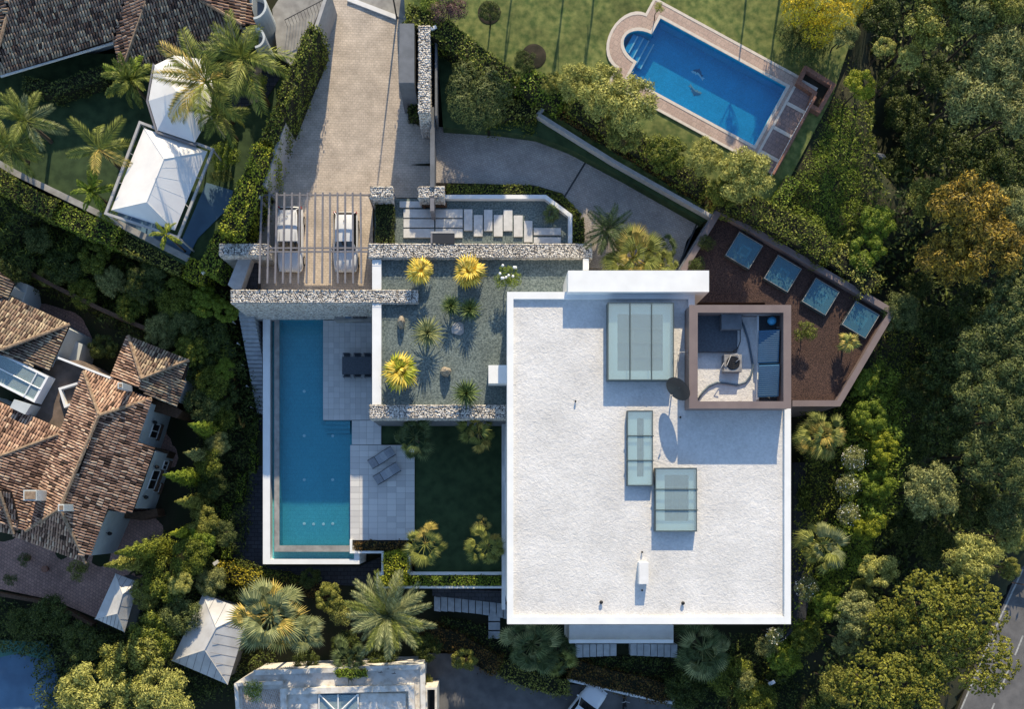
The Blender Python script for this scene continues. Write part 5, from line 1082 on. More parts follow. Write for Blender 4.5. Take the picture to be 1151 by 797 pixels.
# ================================================================= white canopies in the upper left garden
def plate(mb, pts, th=.04):
    """thin sloping panel through world points"""
    P = [Vector(p) for p in pts]; n = (P[1] - P[0]).cross(P[2] - P[0]).normalized(); n = n if n.z > 0 else -n; b = len(mb.v); m = len(P); s = (P[1] - P[0]).cross(P[2] - P[0]).z > 0
    mb.v += [tuple(p) for p in P] + [tuple(p - n * th) for p in P]; top = tuple(range(b, b + m)); bot = tuple(range(b + m, b + 2 * m))
    mb.f += [top if s else top[::-1], bot[::-1] if s else bot] + [((b + i, b + m + i, b + m + (i + 1) % m, b + (i + 1) % m) if s else (b + i, b + (i + 1) % m, b + m + (i + 1) % m, b + m + i)) for i in range(m)]; return mb
cz = .5
cp = thing('garden_canopy', at(180, 205, -3), 'large rectangular white canopy in a thin grey frame on the garden terrace', 'canopy')
corners = [(157, 137), (239, 167.5), (200, 266.5), (118.5, 239.5)]
build(MB().strip(PL(corners, cz), .16, cz - .16, cz, closed=True), 'frame', 'slab', cp)
ins = [(162, 143.5), (233, 170), (196.5, 259), (125, 236)]; r1, r2 = (184.5, 178.5, cz + 1.0), (165, 227, cz + 1.0); I = [at(a, b, cz - .12) for a, b in ins]; T1, T2 = at(*r1), at(*r2)
for pts in ((I[0], I[1], T1), (I[1], I[2], T2, T1), (I[2], I[3], T2), (I[3], I[0], T1, T2)): build(plate(MB(), pts), 'fabric_panel', 'canvas', cp)
for pts in ((I[0], T1), (I[1], T1), (I[2], T2), (I[3], T2), (T1, T2)): build(MB().tube([p + Vector((0, 0, .015)) for p in pts], .02, 5), 'seam', 'canvas', cp)
q = MB()
for k in range(1, 5): u = k / 5; q.tube([I[1].lerp(I[2], u) + Vector((0, 0, .002)), T1.lerp(T2, u) + Vector((0, 0, .002))], .008, 4)
build(q, 'panel_seams', 'canvas', cp)
for (a, b) in corners: p = at(a, b, cz); build(MB().tube([(p.x, p.y, -3.2), (p.x, p.y, cz - .16)], .06, 8), 'post', 'slab', cp)
for i in range(4):
    A_, B_ = at(*corners[i], cz - .06), at(*corners[(i + 1) % 4], cz - .06); a_, b_ = I[i], I[(i + 1) % 4]
    for u in (.33, .67): build(MB().tube([A_.lerp(B_, u), a_.lerp(b_, u)], .022, 5), 'bracket', 'slab', cp)
c2 = thing('round_canopy', at(200, 110, -3), 'smaller many sided white canopy with a pointed top near the tiled house', 'canopy'); cz2 = .7
hx = [(174, 73), (196, 62), (226, 66), (240, 95), (236, 130), (219, 160), (177, 146), (167, 113)]; Hh = [at(a, b, cz2) for a, b in hx]; ap = at(199, 103, cz2 + 1.3)
for i in range(8): build(plate(MB(), (Hh[i], Hh[(i + 1) % 8], ap)), 'fabric_panel', 'canvas', c2)
build(MB().strip(PL([(a + (a - 203) * .05, b + (b - 108) * .05) for a, b in hx[5:] + hx[:1]], cz2), .12, cz2 - .2, cz2), 'frame', 'grey_beam', c2)
for i in (0, 2, 4, 6): build(MB().tube([Hh[i] - Vector((0, 0, 3.8)), Hh[i]], .05, 6), 'post', 'slab', c2)
build(MB().lathe((ap.x, ap.y, ap.z - .1), [(.14, 0), (.1, .12), (.03, .2)], 10), 'cap', 'canvas', c2)

# ================================================================= tiled houses
def wallring(parent, pp, ez, zb, m='white_blue', inset=.35):
    P = [Vector(p) for p in PL(pp, ez)]; c = sum(P, Vector((0, 0))) / len(P); n = len(P); A = sum(P[i].x * P[(i + 1) % n].y - P[(i + 1) % n].x * P[i].y for i in range(n)); out = []
    for i in range(n):
        d0 = (P[i] - P[i - 1]).normalized(); d1 = (P[(i + 1) % n] - P[i]).normalized(); n0 = Vector((-d0.y, d0.x)); n1 = Vector((-d1.y, d1.x)); q = (n0 + n1).normalized(); k = inset / max(.5, q.dot(n0)); out.append(tuple(P[i] + q * k * (1 if A > 0 else -1)))
    mb = MB(); mb.prism(out, zb, ez - .5); build(mb, 'wall', m, parent); return out
M['white_blue'] = mat('painted_house_wall', (.55, .58, .58), (.48, .51, .51), 1.2, .8, .1, 12, stain=.15)
he, hr = -2.7, -1.1
h1 = thing('tiled_villa', at(90, 520, -8.4), 'large clay tiled villa with several hipped wings on the left edge', 'house')
outline = [(95, 419), (171, 448.5), (155, 497), (173, 503), (146, 578), (122, 574), (97, 633), (14, 600), (-40, 585), (-40, 430), (10, 456), (68, 481)]
wo = wallring(h1, outline, he, -8.6)
E_, W_2 = (.93, .37), (-.93, -.37)
tile_plane(h1, [(112, 467, hr), (171, 448.5, he), (155, 497, he), (173, 503, he - .15), (146, 578, he - .15), (122, 574, he), (97, 633, he), (68, 572, hr)], (1, .36), seed=1)
tile_plane(h1, [(112, 467, hr), (68, 572, hr), (30, 597, he + .3), (68, 482, he + .3), (95, 418, he)], (-1, -.36), seed=2)
tile_plane(h1, [(95, 418, he), (124, 425.5, he), (171, 448.5, he), (112, 467, hr)], (.36, -1), seed=3)
tile_plane(h1, [(68, 572, hr), (97, 633, he), (14, 600, he), (30, 597, he + .1)], (-.36, 1), seed=4)
tile_plane(h1, [(-60, 420, he), (10, 456, he), (68, 482, he), (66, 489, he + .1), (-60, 536, hr)], (.40, -.92), seed=5)
tile_plane(h1, [(66, 489, he + .15), (71, 487, he + .25), (30, 598, he + .25), (12, 592, he + .5), (-60, 560, hr + .2), (-60, 536, hr + .1)], (1, .36), seed=6)
tile_plane(h1, [(-30, 543, he + 1.1), (12, 553, he + 1.25), (22, 590, he + .45), (16, 601, he + .2), (-30, 585, he + .2)], (-.2, 1), seed=7)
ridge(h1, [(112, 467, hr), (68, 572, hr)]); ridge(h1, [(112, 467, hr), (95, 418, he)]); ridge(h1, [(112, 467, hr), (171, 448.5, he)]); ridge(h1, [(68, 572, hr), (97, 633, he)]); ridge(h1, [(68, 572, hr), (30, 597, he + .2)]); ridge(h1, [(66, 489, he + .2), (-60, 536, hr + .1)]); ridge(h1, [(0, 553, he + 1.4), (16, 600, he + .3)])
for (x0, y0, x1, y1, z) in ((26, 551, 41, 563, -.5), (65, 567, 72, 575, -.1), (132, 430, 138, 437, -.9)):
    q = build(MB().pbox(x0, y0, x1, y1, -2.6, z), 'chimney', 'white_blue', h1, bevel=.02); build(MB().pbox(x0 + 1.5, y0 + 1.5, x1 - 1.5, y1 - 1.5, z + .001, z + .08), 'cap', 'ridge_tile', q)
# windows on the walls that face the pool garden
def wv(i, j, u, z0, z1, w, **k): window_on(h1, at(*i, he)[:2], at(*j, he)[:2], u, z0, z1, w, **k)
def inset_edge(i):  return wo[i], wo[(i + 1) % len(wo)]
e1 = (wo[1], wo[2]); e2 = (wo[3], wo[4]); e3 = (wo[5], wo[6])
def ww(e, u, z0, z1, w):
    a, b = e; L = math.dist(a, b); P0, P1_ = (b, a); window_on(h1, P0, P1_, L * u, z0, z1, w)
# the outside of these walls lies to the right of the direction from the lower corner to the upper one
ww(e1, .42, -6.6, -5.2, 1.1); ww(e2, .52, -6.4, -5.0, 1.5); ww(e2, .80, -7.4, -6.5, .7); ww(e2, .38, -7.4, -6.5, .7)
for e, u in ((e1, .62), (e2, .22), (e2, .76), (e3, .45)):
    a, b = Vector(e[0]), Vector(e[1]); p = b.lerp(a, u); q = MB(); q.lathe((p.x + .22, p.y - .08, -5.1), [(.03, 0), (.12, .06), (.15, .3), (.03, .42)], 8); q.tube([(p.x, p.y, -4.75), (p.x + .22, p.y - .08, -4.7)], .02, 5); build(q, 'wall_lantern', 'black', h1)
structure('courtyard', MB().pprism([(52, 405), (90, 405), (124, 426), (95, 418), (68, 484), (10, 456), (38, 446)], -8, -3.5), 'court_soil')
q = MB().strip(PL([(90, 430), (67, 437), (73, 457), (80, 454)], -3.1), .16, -3.6, -3.1); tag(build(q, 'courtyard_parapet', 'white_clean'), 'small white L shaped parapet in the brown courtyard of the tiled villa', 'parapet')
q = MB().strip(PL([(65, 402), (124, 425)], -2.6), .14, -6, -2.6); tag(build(q, 'courtyard_wall', 'white_clean'), 'thin white topped wall running down to the tiled villa ridge', 'wall')
# small wing with the glazed porch
h2 = thing('tiled_wing', at(30, 380, -8.4), 'small hipped clay tiled wing behind the glazed porch on the left edge', 'house'); ze = -2.8
wallring(h2, [(-50, 322), (24, 333), (79, 365), (57, 418), (-50, 380)], ze, -8.6)
tile_plane(h2, [(-50, 322, ze + .3), (8, 332, ze), (79, 365, ze), (3, 393, ze + 1.3), (-50, 380, ze + 1.5)], (.42, -.9), 'tiles_shaded', seed=8)
tile_plane(h2, [(3, 393, ze + 1.3), (79, 365, ze), (57, 418, ze), (-50, 382, ze + .6)], (.93, .37), 'tiles_shaded', seed=9)
ridge(h2, [(3, 393, ze + 1.3), (79, 365, ze)])
build(MB().pprism([(70, 377), (93, 387), (88, 407), (66, 402)], -8, -5.2), 'side_block', 'white_blue', h2)
h3 = thing('tiled_wing', at(5, 320, -8.4), 'corner of a clay tiled roof cut off at the left edge above the small wing', 'house')
wallring(h3, [(-40, 300), (0, 306), (15, 318), (8, 334), (-40, 330)], ze + .2, -8.6); tile_plane(h3, [(-40, 292, ze + .6), (0, 306, ze + .2), (16, 318, ze + .2), (8, 335, ze + .2), (-40, 330, ze + .6)], (.93, .37), 'tiles_shaded', seed=10)
build(MB().pprism([(16, 314), (32, 320), (25, 342), (8, 335)], -8, -5.0), 'side_block', 'white_blue', h3)
pc = thing('glazed_porch', at(25, 420, -6), 'white framed glass porch roof between the tiled wings', 'conservatory'); A_ = [at(*p, -2.3) for p in ((-20, 387), (53, 424), (38, 451), (-35, 414))]
build(MB().strip([p[:2] for p in A_], .16, -3.3, -2.3, closed=True), 'frame', 'white_clean', pc)
for u0, u1 in ((0, .49), (.51, 1)):
    build(plate(MB(), [A_[0].lerp(A_[3], u0) - Vector((0, 0, .06)), A_[1].lerp(A_[2], u0) - Vector((0, 0, .06)), A_[1].lerp(A_[2], u1) - Vector((0, 0, .06)), A_[0].lerp(A_[3], u1) - Vector((0, 0, .06))], .02), 'pane', 'pane', pc)
build(MB().tube([A_[0].lerp(A_[3], .5), A_[1].lerp(A_[2], .5)], .05, 5), 'glazing_bar', 'white_clean', pc); build(MB().tube([A_[0].lerp(A_[1], .85), A_[3].lerp(A_[2], .85)], .05, 5), 'glazing_bar', 'white_clean', pc); build(MB().prism([p[:2] for p in A_], -4.2, -4.0), 'floor', 'furn', pc)
build(MB().pprism([(16, 449), (35, 455), (28, 466), (11, 458)], -4, -2.1), 'vent_box', 'white_blue', pc)
# hip roof with two slopes coloured darker, as shaded
h4 = thing('tiled_pavilion', at(175, 425, -8.4), 'clay tiled wing with weathered slopes coloured as shaded right of the courtyard', 'house'); zp = -3.2; zq = -2.2
wallring(h4, [(145, 378), (213, 405), (198, 457), (170, 448), (124, 425)], zp, -8.6)
tile_plane(h4, [(145, 378, zp), (213, 405, zp), (160, 426, zq)], (.37, -.93), 'tiles_shaded', seed=11)
tile_plane(h4, [(145, 378, zp), (160, 426, zq), (158, 436, zq - .1), (124, 425, zp)], (-.93, -.37), seed=12)
tile_plane(h4, [(160, 426, zq), (213, 405, zp), (198, 457, zp), (171, 447, zp + .2), (157, 437, zq)], (.93, .37), 'tiles_shaded', seed=13)
ridge(h4, [(145, 378, zp), (160, 426, zq)]); ridge(h4, [(213, 405, zp), (160, 426, zq)])
build(MB().pprism([(172, 449), (200, 459), (205, 462), (199, 470), (170, 462)], -8.4, -4.6), 'porch_beam', 'rust_wood', h4)
for pts in ([(158, 499), (178, 504), (190, 508), (186, 516), (172, 510), (155, 504)], [(140, 577), (160, 575), (176, 572), (178, 580), (158, 585), (140, 583)]): build(MB().pprism(pts, -8.4, -6.6), 'porch_beam', 'rust_wood', h1)
structure('terracotta_terrace', MB().pprism([(-60, 590), (20, 600), (100, 600), (140, 560), (160, 490), (190, 455), (225, 450), (222, 520), (200, 600), (150, 660), (120, 700), (60, 675), (-60, 650)], -9, -8.15), 'terracotta_paving')
q = build(MB().strip(PL([(-10, 283), (26, 303), (70, 326), (112, 347), (170, 372)], -4.6), .3, -7, -4.6), 'bank_wall', 'rust_wood'); tag(q, 'low brown edging wall slanting down the planted bank above the tiled wings', 'wall')
structure('shaded_yard', MB().pprism([(30, 335), (80, 350), (150, 375), (135, 400), (100, 400), (60, 380)], -9, -7.4), 'terracotta_paving')
structure('sports_court', MB().pprism([(-60, 722), (55, 725), (90, 860), (-60, 860)], -9.4, -8.3), 'court'); structure('court_margin', MB().pprism([(-60, 718), (50, 722), (60, 745), (20, 735), (-60, 752)], -9.4, -8.29), 'court_green')
q = build(MB().strip(PL([(-5, 668), (40, 676), (80, 690), (103, 703)], -7.6), .25, -8.6, -7.6), 'garden_wall', 'rust_wood'); tag(q, 'low dark wall below the terracotta terrace at lower left', 'wall')
for x, y, lab in ((26, 629, 'green pot plant beside the corner of the tiled villa wall'), (10, 652, 'dark bush at the far left of the terracotta terrace')): bush(x, y, 8, -7.2, 'deep', lab, base=-8.15, name='potted_shrub')
q = MB()
for x, y in ((30, 628), (50, 640)): c = at(x, y, -7.8); q = MB().lathe((c.x, c.y, -8.15), [(.18, 0), (.26, .35), (.24, .4)], 12); tag(build(q, 'plant_pot', 'terra_curb'), 'terracotta pot %s on the lower left terrace' % ('near the wall corner' if x < 40 else 'out on the open paving'), 'plant pot')

# top left tiled house
te, tr = -.5, .45
h5 = thing('tiled_house', at(140, 20, -3), 'clay tiled house with hipped roof along the top left edge', 'house')
wallring(h5, [(-60, 98), (0, 81), (128, 44), (138, 60), (161, 78), (266, 49), (300, 30), (300, -60), (-60, -60)], te, -3.2, inset=1.1)
tile_plane(h5, [(14, 0, tr - .4), (14, -60, tr + .7), (158, -60, tr + .7), (142, 0, te + .6), (128, 46, te), (0, 83, te), (0, 52, te + .5)], (.28, .96), seed=21, m='tiles_shaded')  # this slope takes the tile colours with shade in them
tile_plane(h5, [(-60, -60, tr + 1), (14, -60, tr + .7), (14, 0, tr - .4), (-1, 52, te + .5), (-1, 84, te), (-60, 100, te)], (-.96, .28), seed=22, m='tiles_shaded')
tile_plane(h5, [(142, 0, te + .6), (158, -60, tr + .7), (182, -60, tr + .9), (166, 0, tr), (137, 81, te + .0), (128, 46, te)], (-.96, .20), seed=23)
tile_plane(h5, [(166, 0, tr), (182, -60, tr + 1), (210, -60, tr + 1), (225, 0, tr - .1), (272, 28, te + .5), (266, 50, te), (161, 78.5, te), (143, 62, te + .3)], (.27, .96), seed=24, m='tiles_shaded')
tile_plane(h5, [(225, 0, tr - .1), (210, -60, tr + 1), (284, -60, te + .6), (280, 0, te + .4), (288, 26, te + .3), (272, 28, te + .5)], (.96, .1), seed=25)
ridge(h5, [(166, 0, tr), (138, 80, te)]); ridge(h5, [(182, -60, tr + .9), (166, 0, tr)]); ridge(h5, [(225, 0, tr), (272, 28, te + .5)]); ridge(h5, [(14, 0, tr - .4), (0, 52, te + .5)])
build(MB().strip(PL([(0, 85), (128, 47)], te - .1), .12, te - .25, te - .12), 'gutter', 'white_clean', h5)
c = at(292, 34, 1.6); q = thing('round_balcony', (c.x, c.y, -3), 'curved white balcony tower at the right end of the tiled house', 'balcony')
for cx, cy, r_, z in ((286, 10, 15, .6), (288, 46, 11, .3)):
    p = at(cx, cy, z); arc = [(p.x + r_ * .058 * math.cos(a), p.y + r_ * .058 * math.sin(a)) for a in np.linspace(-1.5, 1.5, 12)]
    build(MB().strip(arc, .14, -2.8, z + .5), 'parapet', 'white_blue', q); build(MB().prism(arc, -3, z - .5), 'floor', 'grey_stone', q)
# railing beside the street top left
rl = thing('metal_railing', at(340, 25, -1.4), 'thin dark metal railing beside the pale terrace left of the driveway', 'railing')
A_, B_ = at(320, 22, -.6), at(366, -2, -.6)
build(MB().tube([A_, B_], .03, 6), 'top_rail', 'dark_metal', rl)
for k in range(14): p = A_.lerp(B_, k / 13); build(MB().tube([p, p - Vector((0, 0, .9))], .015, 5), 'bar', 'dark_metal', rl)

# ================================================================= pale hipped roofs at the bottom left
def hiproof(name, label, cs, ridge_px, ze, zr, nseam):
    t = thing(name, at(sum(c[0] for c in cs) / 4, sum(c[1] for c in cs) / 4, -8.2), label, 'pavilion'); E = [at(*c, ze) for c in cs]; r1, r2 = [at(*r, zr) for r in ridge_px]
    for pts, n in (((E[0], E[1], r1), 3), ((E[1], E[2], r2, r1), nseam), ((E[2], E[3], r2), 7), ((E[3], E[0], r1, r2), 0)):
        pn = build(plate(MB(), pts, .06), 'roof_panel', 'standing_seam', t)
        if n:
            q = MB(); a, b = pts[0], pts[1]; nn = (pts[1] - pts[0]).cross(pts[2] - pts[0]).normalized()
            ab = b - a; ta = pts[3] if len(pts) == 4 else pts[2]; tb_ = pts[2]; u1 = (ta - a).dot(ab) / ab.length_squared; u2 = (tb_ - a).dot(ab) / ab.length_squared; w_ = ta - a - ab * u1
            for k in range(1, n + 1):
                u = k / (n + 1); s = a + ab * u; f_ = min(1, u / max(.01, u1), (1 - u) / max(.01, 1 - u2)) * .97; q.tube([s + Vector((0, 0, .005)), s + w_ * f_ + Vector((0, 0, .005))], .016, 4)
            build(q, 'seam', 'grey_beam', pn)
    build(MB().prism([((c.x * .88 + (r1.x + r2.x) * .06), (c.y * .88 + (r1.y + r2.y) * .06)) for c in E], -8.4, ze - .1), 'wall', 'grey_stone', t)
    for pts in ((E[0], r1), (E[1], r1), (E[2], r2), (E[3], r2), (r1, r2)): build(MB().tube([p + Vector((0, 0, .03)) for p in pts], .035, 5), 'ridge_cap', 'standing_seam', t)
    return t
hiproof('roofed_pavilion', 'larger pale hipped metal roof pavilion beside the big grey palm', [(228, 668), (281, 688), (256, 770), (193, 743)], [(243, 706), (230, 731)], -5.2, -4.3, 7)
hiproof('roofed_pavilion', 'smaller pale hipped metal roof half hidden by the conifers', [(130, 645), (156, 655), (140, 711), (107, 696)], [(138, 668), (132, 690)], -5.6, -4.9, 3)
# bottom white building
wb = thing('whitewashed_house', at(370, 790, -8.4), 'weathered whitewashed flat roofed house along the bottom edge', 'house'); bz = -3.4
O1 = [(263, 769), (284, 757), (475, 748), (476, 830), (268, 850)]
build(MB().pprism(O1, -8.6, bz - .55), 'wall', 'oldwhite', wb)
build(MB().strip(PL([(285, 757), (475, 750), (476, 850)], bz - .3), .35, bz - .56, bz - .3), 'outer_parapet', 'oldwhite', wb)
build(MB().strip(PL([(265, 770), (318, 768)], bz - .2), .25, bz - .56, bz - .2).strip(PL([(265, 770), (272, 850)], bz - .2), .25, bz - .56, bz - .201), 'side_parapet', 'oldwhite', wb)
build(MB().strip(PL([(321, 850), (318, 778), (462, 774), (465, 850)], bz), .42, bz - .56, bz), 'inner_parapet', 'oldwhite', wb)
build(MB().pprism([(272, 776), (316, 776), (320, 850), (276, 850)], bz - .6, bz - .50), 'brick_terrace', 'terracotta_paving' if False else 'pale_brick', wb) if 'pale_brick' in M else None
for x0, x1 in ((323, 357), (404, 456)): build(MB().pbox(x0, 780, x1, 850, bz - .56, bz - .35), 'roof_panel', 'oldwhite', wb)
sk = build(MB().pbox(358.5, 781, 402, 850, bz - .56, bz - .44), 'roof_lantern', 'solar', wb)
for a, b in (((359, 781), (384, 806)), ((402, 781), (376, 806)), ((380, 781), (380, 850)), ((371, 850), (371, 800)), ((358.5, 781), (358.5, 850)), ((402.5, 781), (402.5, 850))): build(MB().tube([at(*a, bz - .2), at(*b, bz - .1)], .05, 5), 'beam', 'white_clean', sk)
build(plate(MB(), [at(359.5, 782, bz - .3), at(401.5, 782, bz - .3), at(401.5, 850, bz - .3), at(359.5, 850, bz - .3)], .02), 'pane', 'pane', sk)
build(MB().strip(PL([(479, 850), (479, 774.5), (490, 774.5), (490, 850)], -5), .16, -8.4, -5), 'light_well', 'oldwhite', wb)
structure('dark_court', MB().pprism([(481, 735), (560, 735), (640, 770), (720, 770), (790, 800), (790, 880), (476, 880), (476, 740)], -9, -8.05), 'asphalt')
q = build(MB().strip(PL([(638, 765), (670, 772), (710, 782), (757, 791), (760, 784)], -7.2), .2, -8.2, -7.2), 'kerb_wall', 'white_clean'); tag(q, 'low white kerb wall under the russet hedge at the bottom', 'wall')
bush(284, 778, 13, bz + .4, 'bright', 'green shrub growing on the corner of the whitewashed roof terrace', base=bz - .5)
hedge_poly(PL([(377, 753), (411, 753), (411, 762), (377, 762)], bz + .1), bz - .5, bz + .1, 'bright', 'small green hedge on the edge of the whitewashed roof', dens=220, ln=.12)
for k, (x, y) in enumerate(((428, 756), (436, 752), (443, 757))):
    c = at(x, y, bz); q = MB().tube([(c.x, c.y, bz - .4), (c.x, c.y, bz + .3)], .02, 5).tube([(c.x - .15, c.y, bz + .2), (c.x + .15, c.y, bz + .2)], .02, 5); tag(build(q, 'roof_aerial', 'black'), '%s of three small dark aerials on the whitewashed house parapet' % ('leftmost', 'middle', 'rightmost')[k], 'aerial', 'small aerials on the whitewashed house')
# road at the lower right
structure('road', MB().pprism([(1145, 640), (1119, 700), (1068, 830), (1200, 900), (1260, 560)], -9.6, -8.35), 'asphalt')
for pts, w_ in (([(1150, 640), (1122, 700), (1073, 815)], .12),):
    structure('edge_line', MB().strip(PL(pts, -8.33), w_, -8.36, -8.342), 'paint')
for k in range(3): a = (1150 - k * 16, 715 + k * 38); structure('centre_line', MB().strip(PL([a, (a[0] - 9, a[1] + 22)], -8.33), .12, -8.36, -8.342), 'paint')
c = at(1150, 656, -7.6); sg = build(MB().strip(PL([(1137, 655), (1175, 662)], -7.6), .08, -7.9, -7.6), 'road_barrier', 'rust_wood'); tag(sg, 'short brown barrier across the road at the right edge', 'barrier')
# rocks on the planted terrace
def rock(px, py, rx, ry, z, h, lab, m='rockm', seed=1):
    rng = random.Random(seed); q = MB(); c = at(px, py, z + h * .7); n = 10
    for i, (zz, s) in enumerate(((0, .9), (.3, 1.0), (.65, .75), (.9, .4), (1.0, .1))):
        for k in range(n): a = 2 * math.pi * k / n; r_ = s * (1 + rng.uniform(-.22, .22)); q.v.append((c.x + rx * .058 * r_ * math.cos(a) + zz * .1, c.y + ry * .058 * r_ * math.sin(a), z + h * zz * (1 + rng.uniform(-.05, .05))))
    for i in range(4):
        for k in range(n): k2 = (k + 1) % n; q.f.append((i * n + k, i * n + k2, (i + 1) * n + k2, (i + 1) * n + k))
    q.f.append(tuple(4 * n + k for k in range(n))); tag(build(q, 'rock', m), lab, 'rock')
rock(450, 361, 4.5, 7.5, .06, .7, 'pale upright rock at the left of the planted terrace', seed=2); rock(500.5, 417, 6, 5.5, .06, .8, 'brown rock in the middle of the planted terrace below the palms', seed=3); rock(514, 369, 7.5, 7, .06, .25, 'low rounded pale boulder in the shade below the paired yuccas', m='slab', seed=4)
# ================================================================= planting
T0 = .08
YS = 'golden fan leaved shrubs on the planted terrace'
for x, y, r_, lab in ((473.5, 305, 18, 'golden leaved fan shrub nearest the upper left of the planted terrace'), (527.5, 306, 21, 'golden leaved fan shrub at the top middle of the planted terrace'), (450.5, 418, 24, 'biggest golden leaved fan shrub at the lower left of the planted terrace')):
    palm(x, y, r_, 1.0, 'tight', 'fan_gold', 26, lab, base=T0, name='golden_shrub', cat='shrub', group=YS, emax=85, emin=-25, m2='fan_yellow' if x != 450.5 else 'lime', seed=int(x))
bush(571, 311, 15, 1.5, 'bright', 'white flowering bush beside the golden shrub on the planted terrace', base=T0, name='flowering_bush')
q = MB(); c = at(571, 309, 1.5); rng_ = random.Random(4)
fl = thing('flower_heads', (c.x, c.y, 1.2), 'white flower clusters on the bush at the top of the planted terrace', 'flowers')
for k in range(9): q = MB(); q.lathe((c.x + rng_.uniform(-.6, .6), c.y + rng_.uniform(-.3, .7), 1.42), [(.03, 0), (.10, .04), (.08, .12), (.02, .15)], 7); build(q, 'flower', 'white_clean', fl)
for x, y, r_, z, m_, lab in ((507, 344, 16, .7, 'agave', 'dark spiky yucca, left one of the touching pair on the terrace'), (528, 348, 17, .7, 'agave', 'dark spiky yucca, right one of the touching pair on the terrace'), (481, 374.5, 23, .8, 'fan_grey', 'large grey green spiky yucca in the middle of the planted terrace'), (524, 442.5, 21, .9, 'agave', 'dark round spiky yucca just above the lower stone wall')): rosette(x, y, r_, z, m_, lab, T0)
# terrace with bark chips
bush(907, 372, 13, 1.2, 'hedge', 'straggly green shrub on the chip terrace right of the enclosure', base=TZ, kind='small'); palm(954, 385, 15, 1.0, 'tight', 'fan', 16, 'small bright fan palm below the sunlit square skylight', base=TZ, m2='fan_yellow')
bush(795, 272, 10, .8, 'deep', 'small dark shrub at the left corner of the chip terrace', base=TZ); bush(784, 297, 10, .8, 'deep', 'dark shrub beside the wall above the roof box', base=TZ)
# palms around the villa
palm(466, 492, 32, -1.6, 'fan', 'fan_dark', 20, 'dark green fan palm under the lower stone wall left of the lawn', base=-5.1, m2='fan')
palm(538, 486, 27, -1.2, 'fandroop', 'fan', 20, 'lighter fan palm with drooping tips at the top of the back lawn', base=-5.1, m2='fan_yellow')
palm(478, 612, 30, -2.2, 'fandroop', 'fan', 18, 'yellow tipped fan palm at the bottom left of the back lawn', base=-5.1, m2='fan_yellow')
palm(548, 616, 30, -2.0, 'fandroop', 'fan', 20, 'yellow tipped fan palm at the bottom right of the back lawn', base=-5.1, m2='fan_yellow')
palm(543, 590, 15, -2.6, 'fandroop', 'fan_yellow', 9, 'small yellow fan palm just above the bottom right lawn palm', base=-5.1)
palm(305, 692, 48, -1.5, 'fandroop', 'fan_grey', 26, 'big grey green fan palm left of the bottom hedges', m2='fan_yellow'); palm(340, 712, 30, -2.4, 'fandroop', 'fan_grey', 20, 'smaller grey green fan palm leaning against the big one')
palm(437, 692, 48, -2.6, 'big', 'fan_grey', 50, 'large spreading feather palm with long stiff fronds below the lime shrub bed', emin=-5, emax=60, m2='feather')
palm(598, 724, 42, -2.8, 'fan', 'fan_dark', 30, 'dark fan palm clump under the bottom left corner of the villa roof', m2='fan_grey'); palm(625, 736, 28, -3.4, 'fan', 'fan_dark', 20, 'smaller dark fan palm to the right of the corner clump', m2='fan')
palm(790, 728, 42, -2.8, 'fan', 'fan_dark', 30, 'dark fan palm at the right end of the slab path below the roof', m2='fan_grey')
palm(923, 490, 34, .3, 'fandroop', 'fan', 24, 'full green fan palm below the chip terrace', m2='fan_yellow'); palm(925, 614, 34, -1.0, 'fandroop', 'fan', 22, 'full green fan palm beside the lower right wall of the villa', m2='fan_grey')
palm(712, 290, 38, 1.0, 'fandroop', 'fan', 28, 'light green fan palm above the white roof box', m2='fan_yellow'); palm(745, 297, 24, .6, 'fan', 'fan', 16, 'smaller fan palm half hidden behind the right of the white roof box')
palm(683, 258, 32, .9, 'feather', 'fan_dark', 20, 'dark feather palm at the edge of the grey driveway'); palm(748, 280, 20, .4, 'fan', 'fan_dark', 14, 'dark small fan palm at the foot of the grey driveway')
palm(392, 742, 30, -5, 'fan', 'fan_dark', 22, 'dark fan palm just above the whitewashed house'); palm(548, 200, 1, -1, 'tight', 'fan_dark', 1, 'x') if False else None
bush(538, 250, 9, .9, 'deep', 'x') if False else None
bush(531 + 0, 0, 1, 1, 'deep', 'x') if False else None
palm(620, 240, 13, -.4, 'tight', 'fan_dark', 12, 'small dark palm in the right corner of the pond court', base=PD)
palm(252, 395, 16, -5.2, 'tight', 'fan_dark', 14, 'small dark fan palm in the bank left of the pool stairs'); palm(254, 410, 14, -5.6, 'tight', 'fan', 12, 'second small fan palm lower on the bank left of the pool stairs')
# upper left garden palms
palm(30, 136, 40, .6, 'feather', 'feather', 16, 'tall arching feather palm at the far left of the garden', m2='fan_grey'); palm(10, 165, 34, -.2, 'feather', 'feather', 14, 'lower feather palm cut off by the left edge')
palm(112, 168, 38, .6, 'feather', 'feather', 9, 'yellow green feather palm left of the white canopy', m2='fan_yellow'); palm(104, 216, 26, -.6, 'banana', 'bright', 12, 'low bright green palm below the yellow green one')
palm(147, 90, 32, .2, 'banana', 'feather', 18, 'broad leaved banana plant beside the dark lawn', name='banana_plant', cat='banana plant', m2='bright')
palm(232, 92, 56, 3.2, 'feather', 'feather', 15, 'tall feather palm overhanging the pointed white canopy', m2='fan_yellow'); palm(274, 66, 52, 3.6, 'feather', 'feather', 14, 'tallest feather palm between the tiled house and the driveway', m2='fan')
palm(246, 128, 34, 1.4, 'feather', 'feather', 14, 'lower feather palm behind the right of the canopies'); palm(187, 264, 19, 1.0, 'banana', 'lime', 8, 'small yellow palm at the bottom corner of the large canopy')
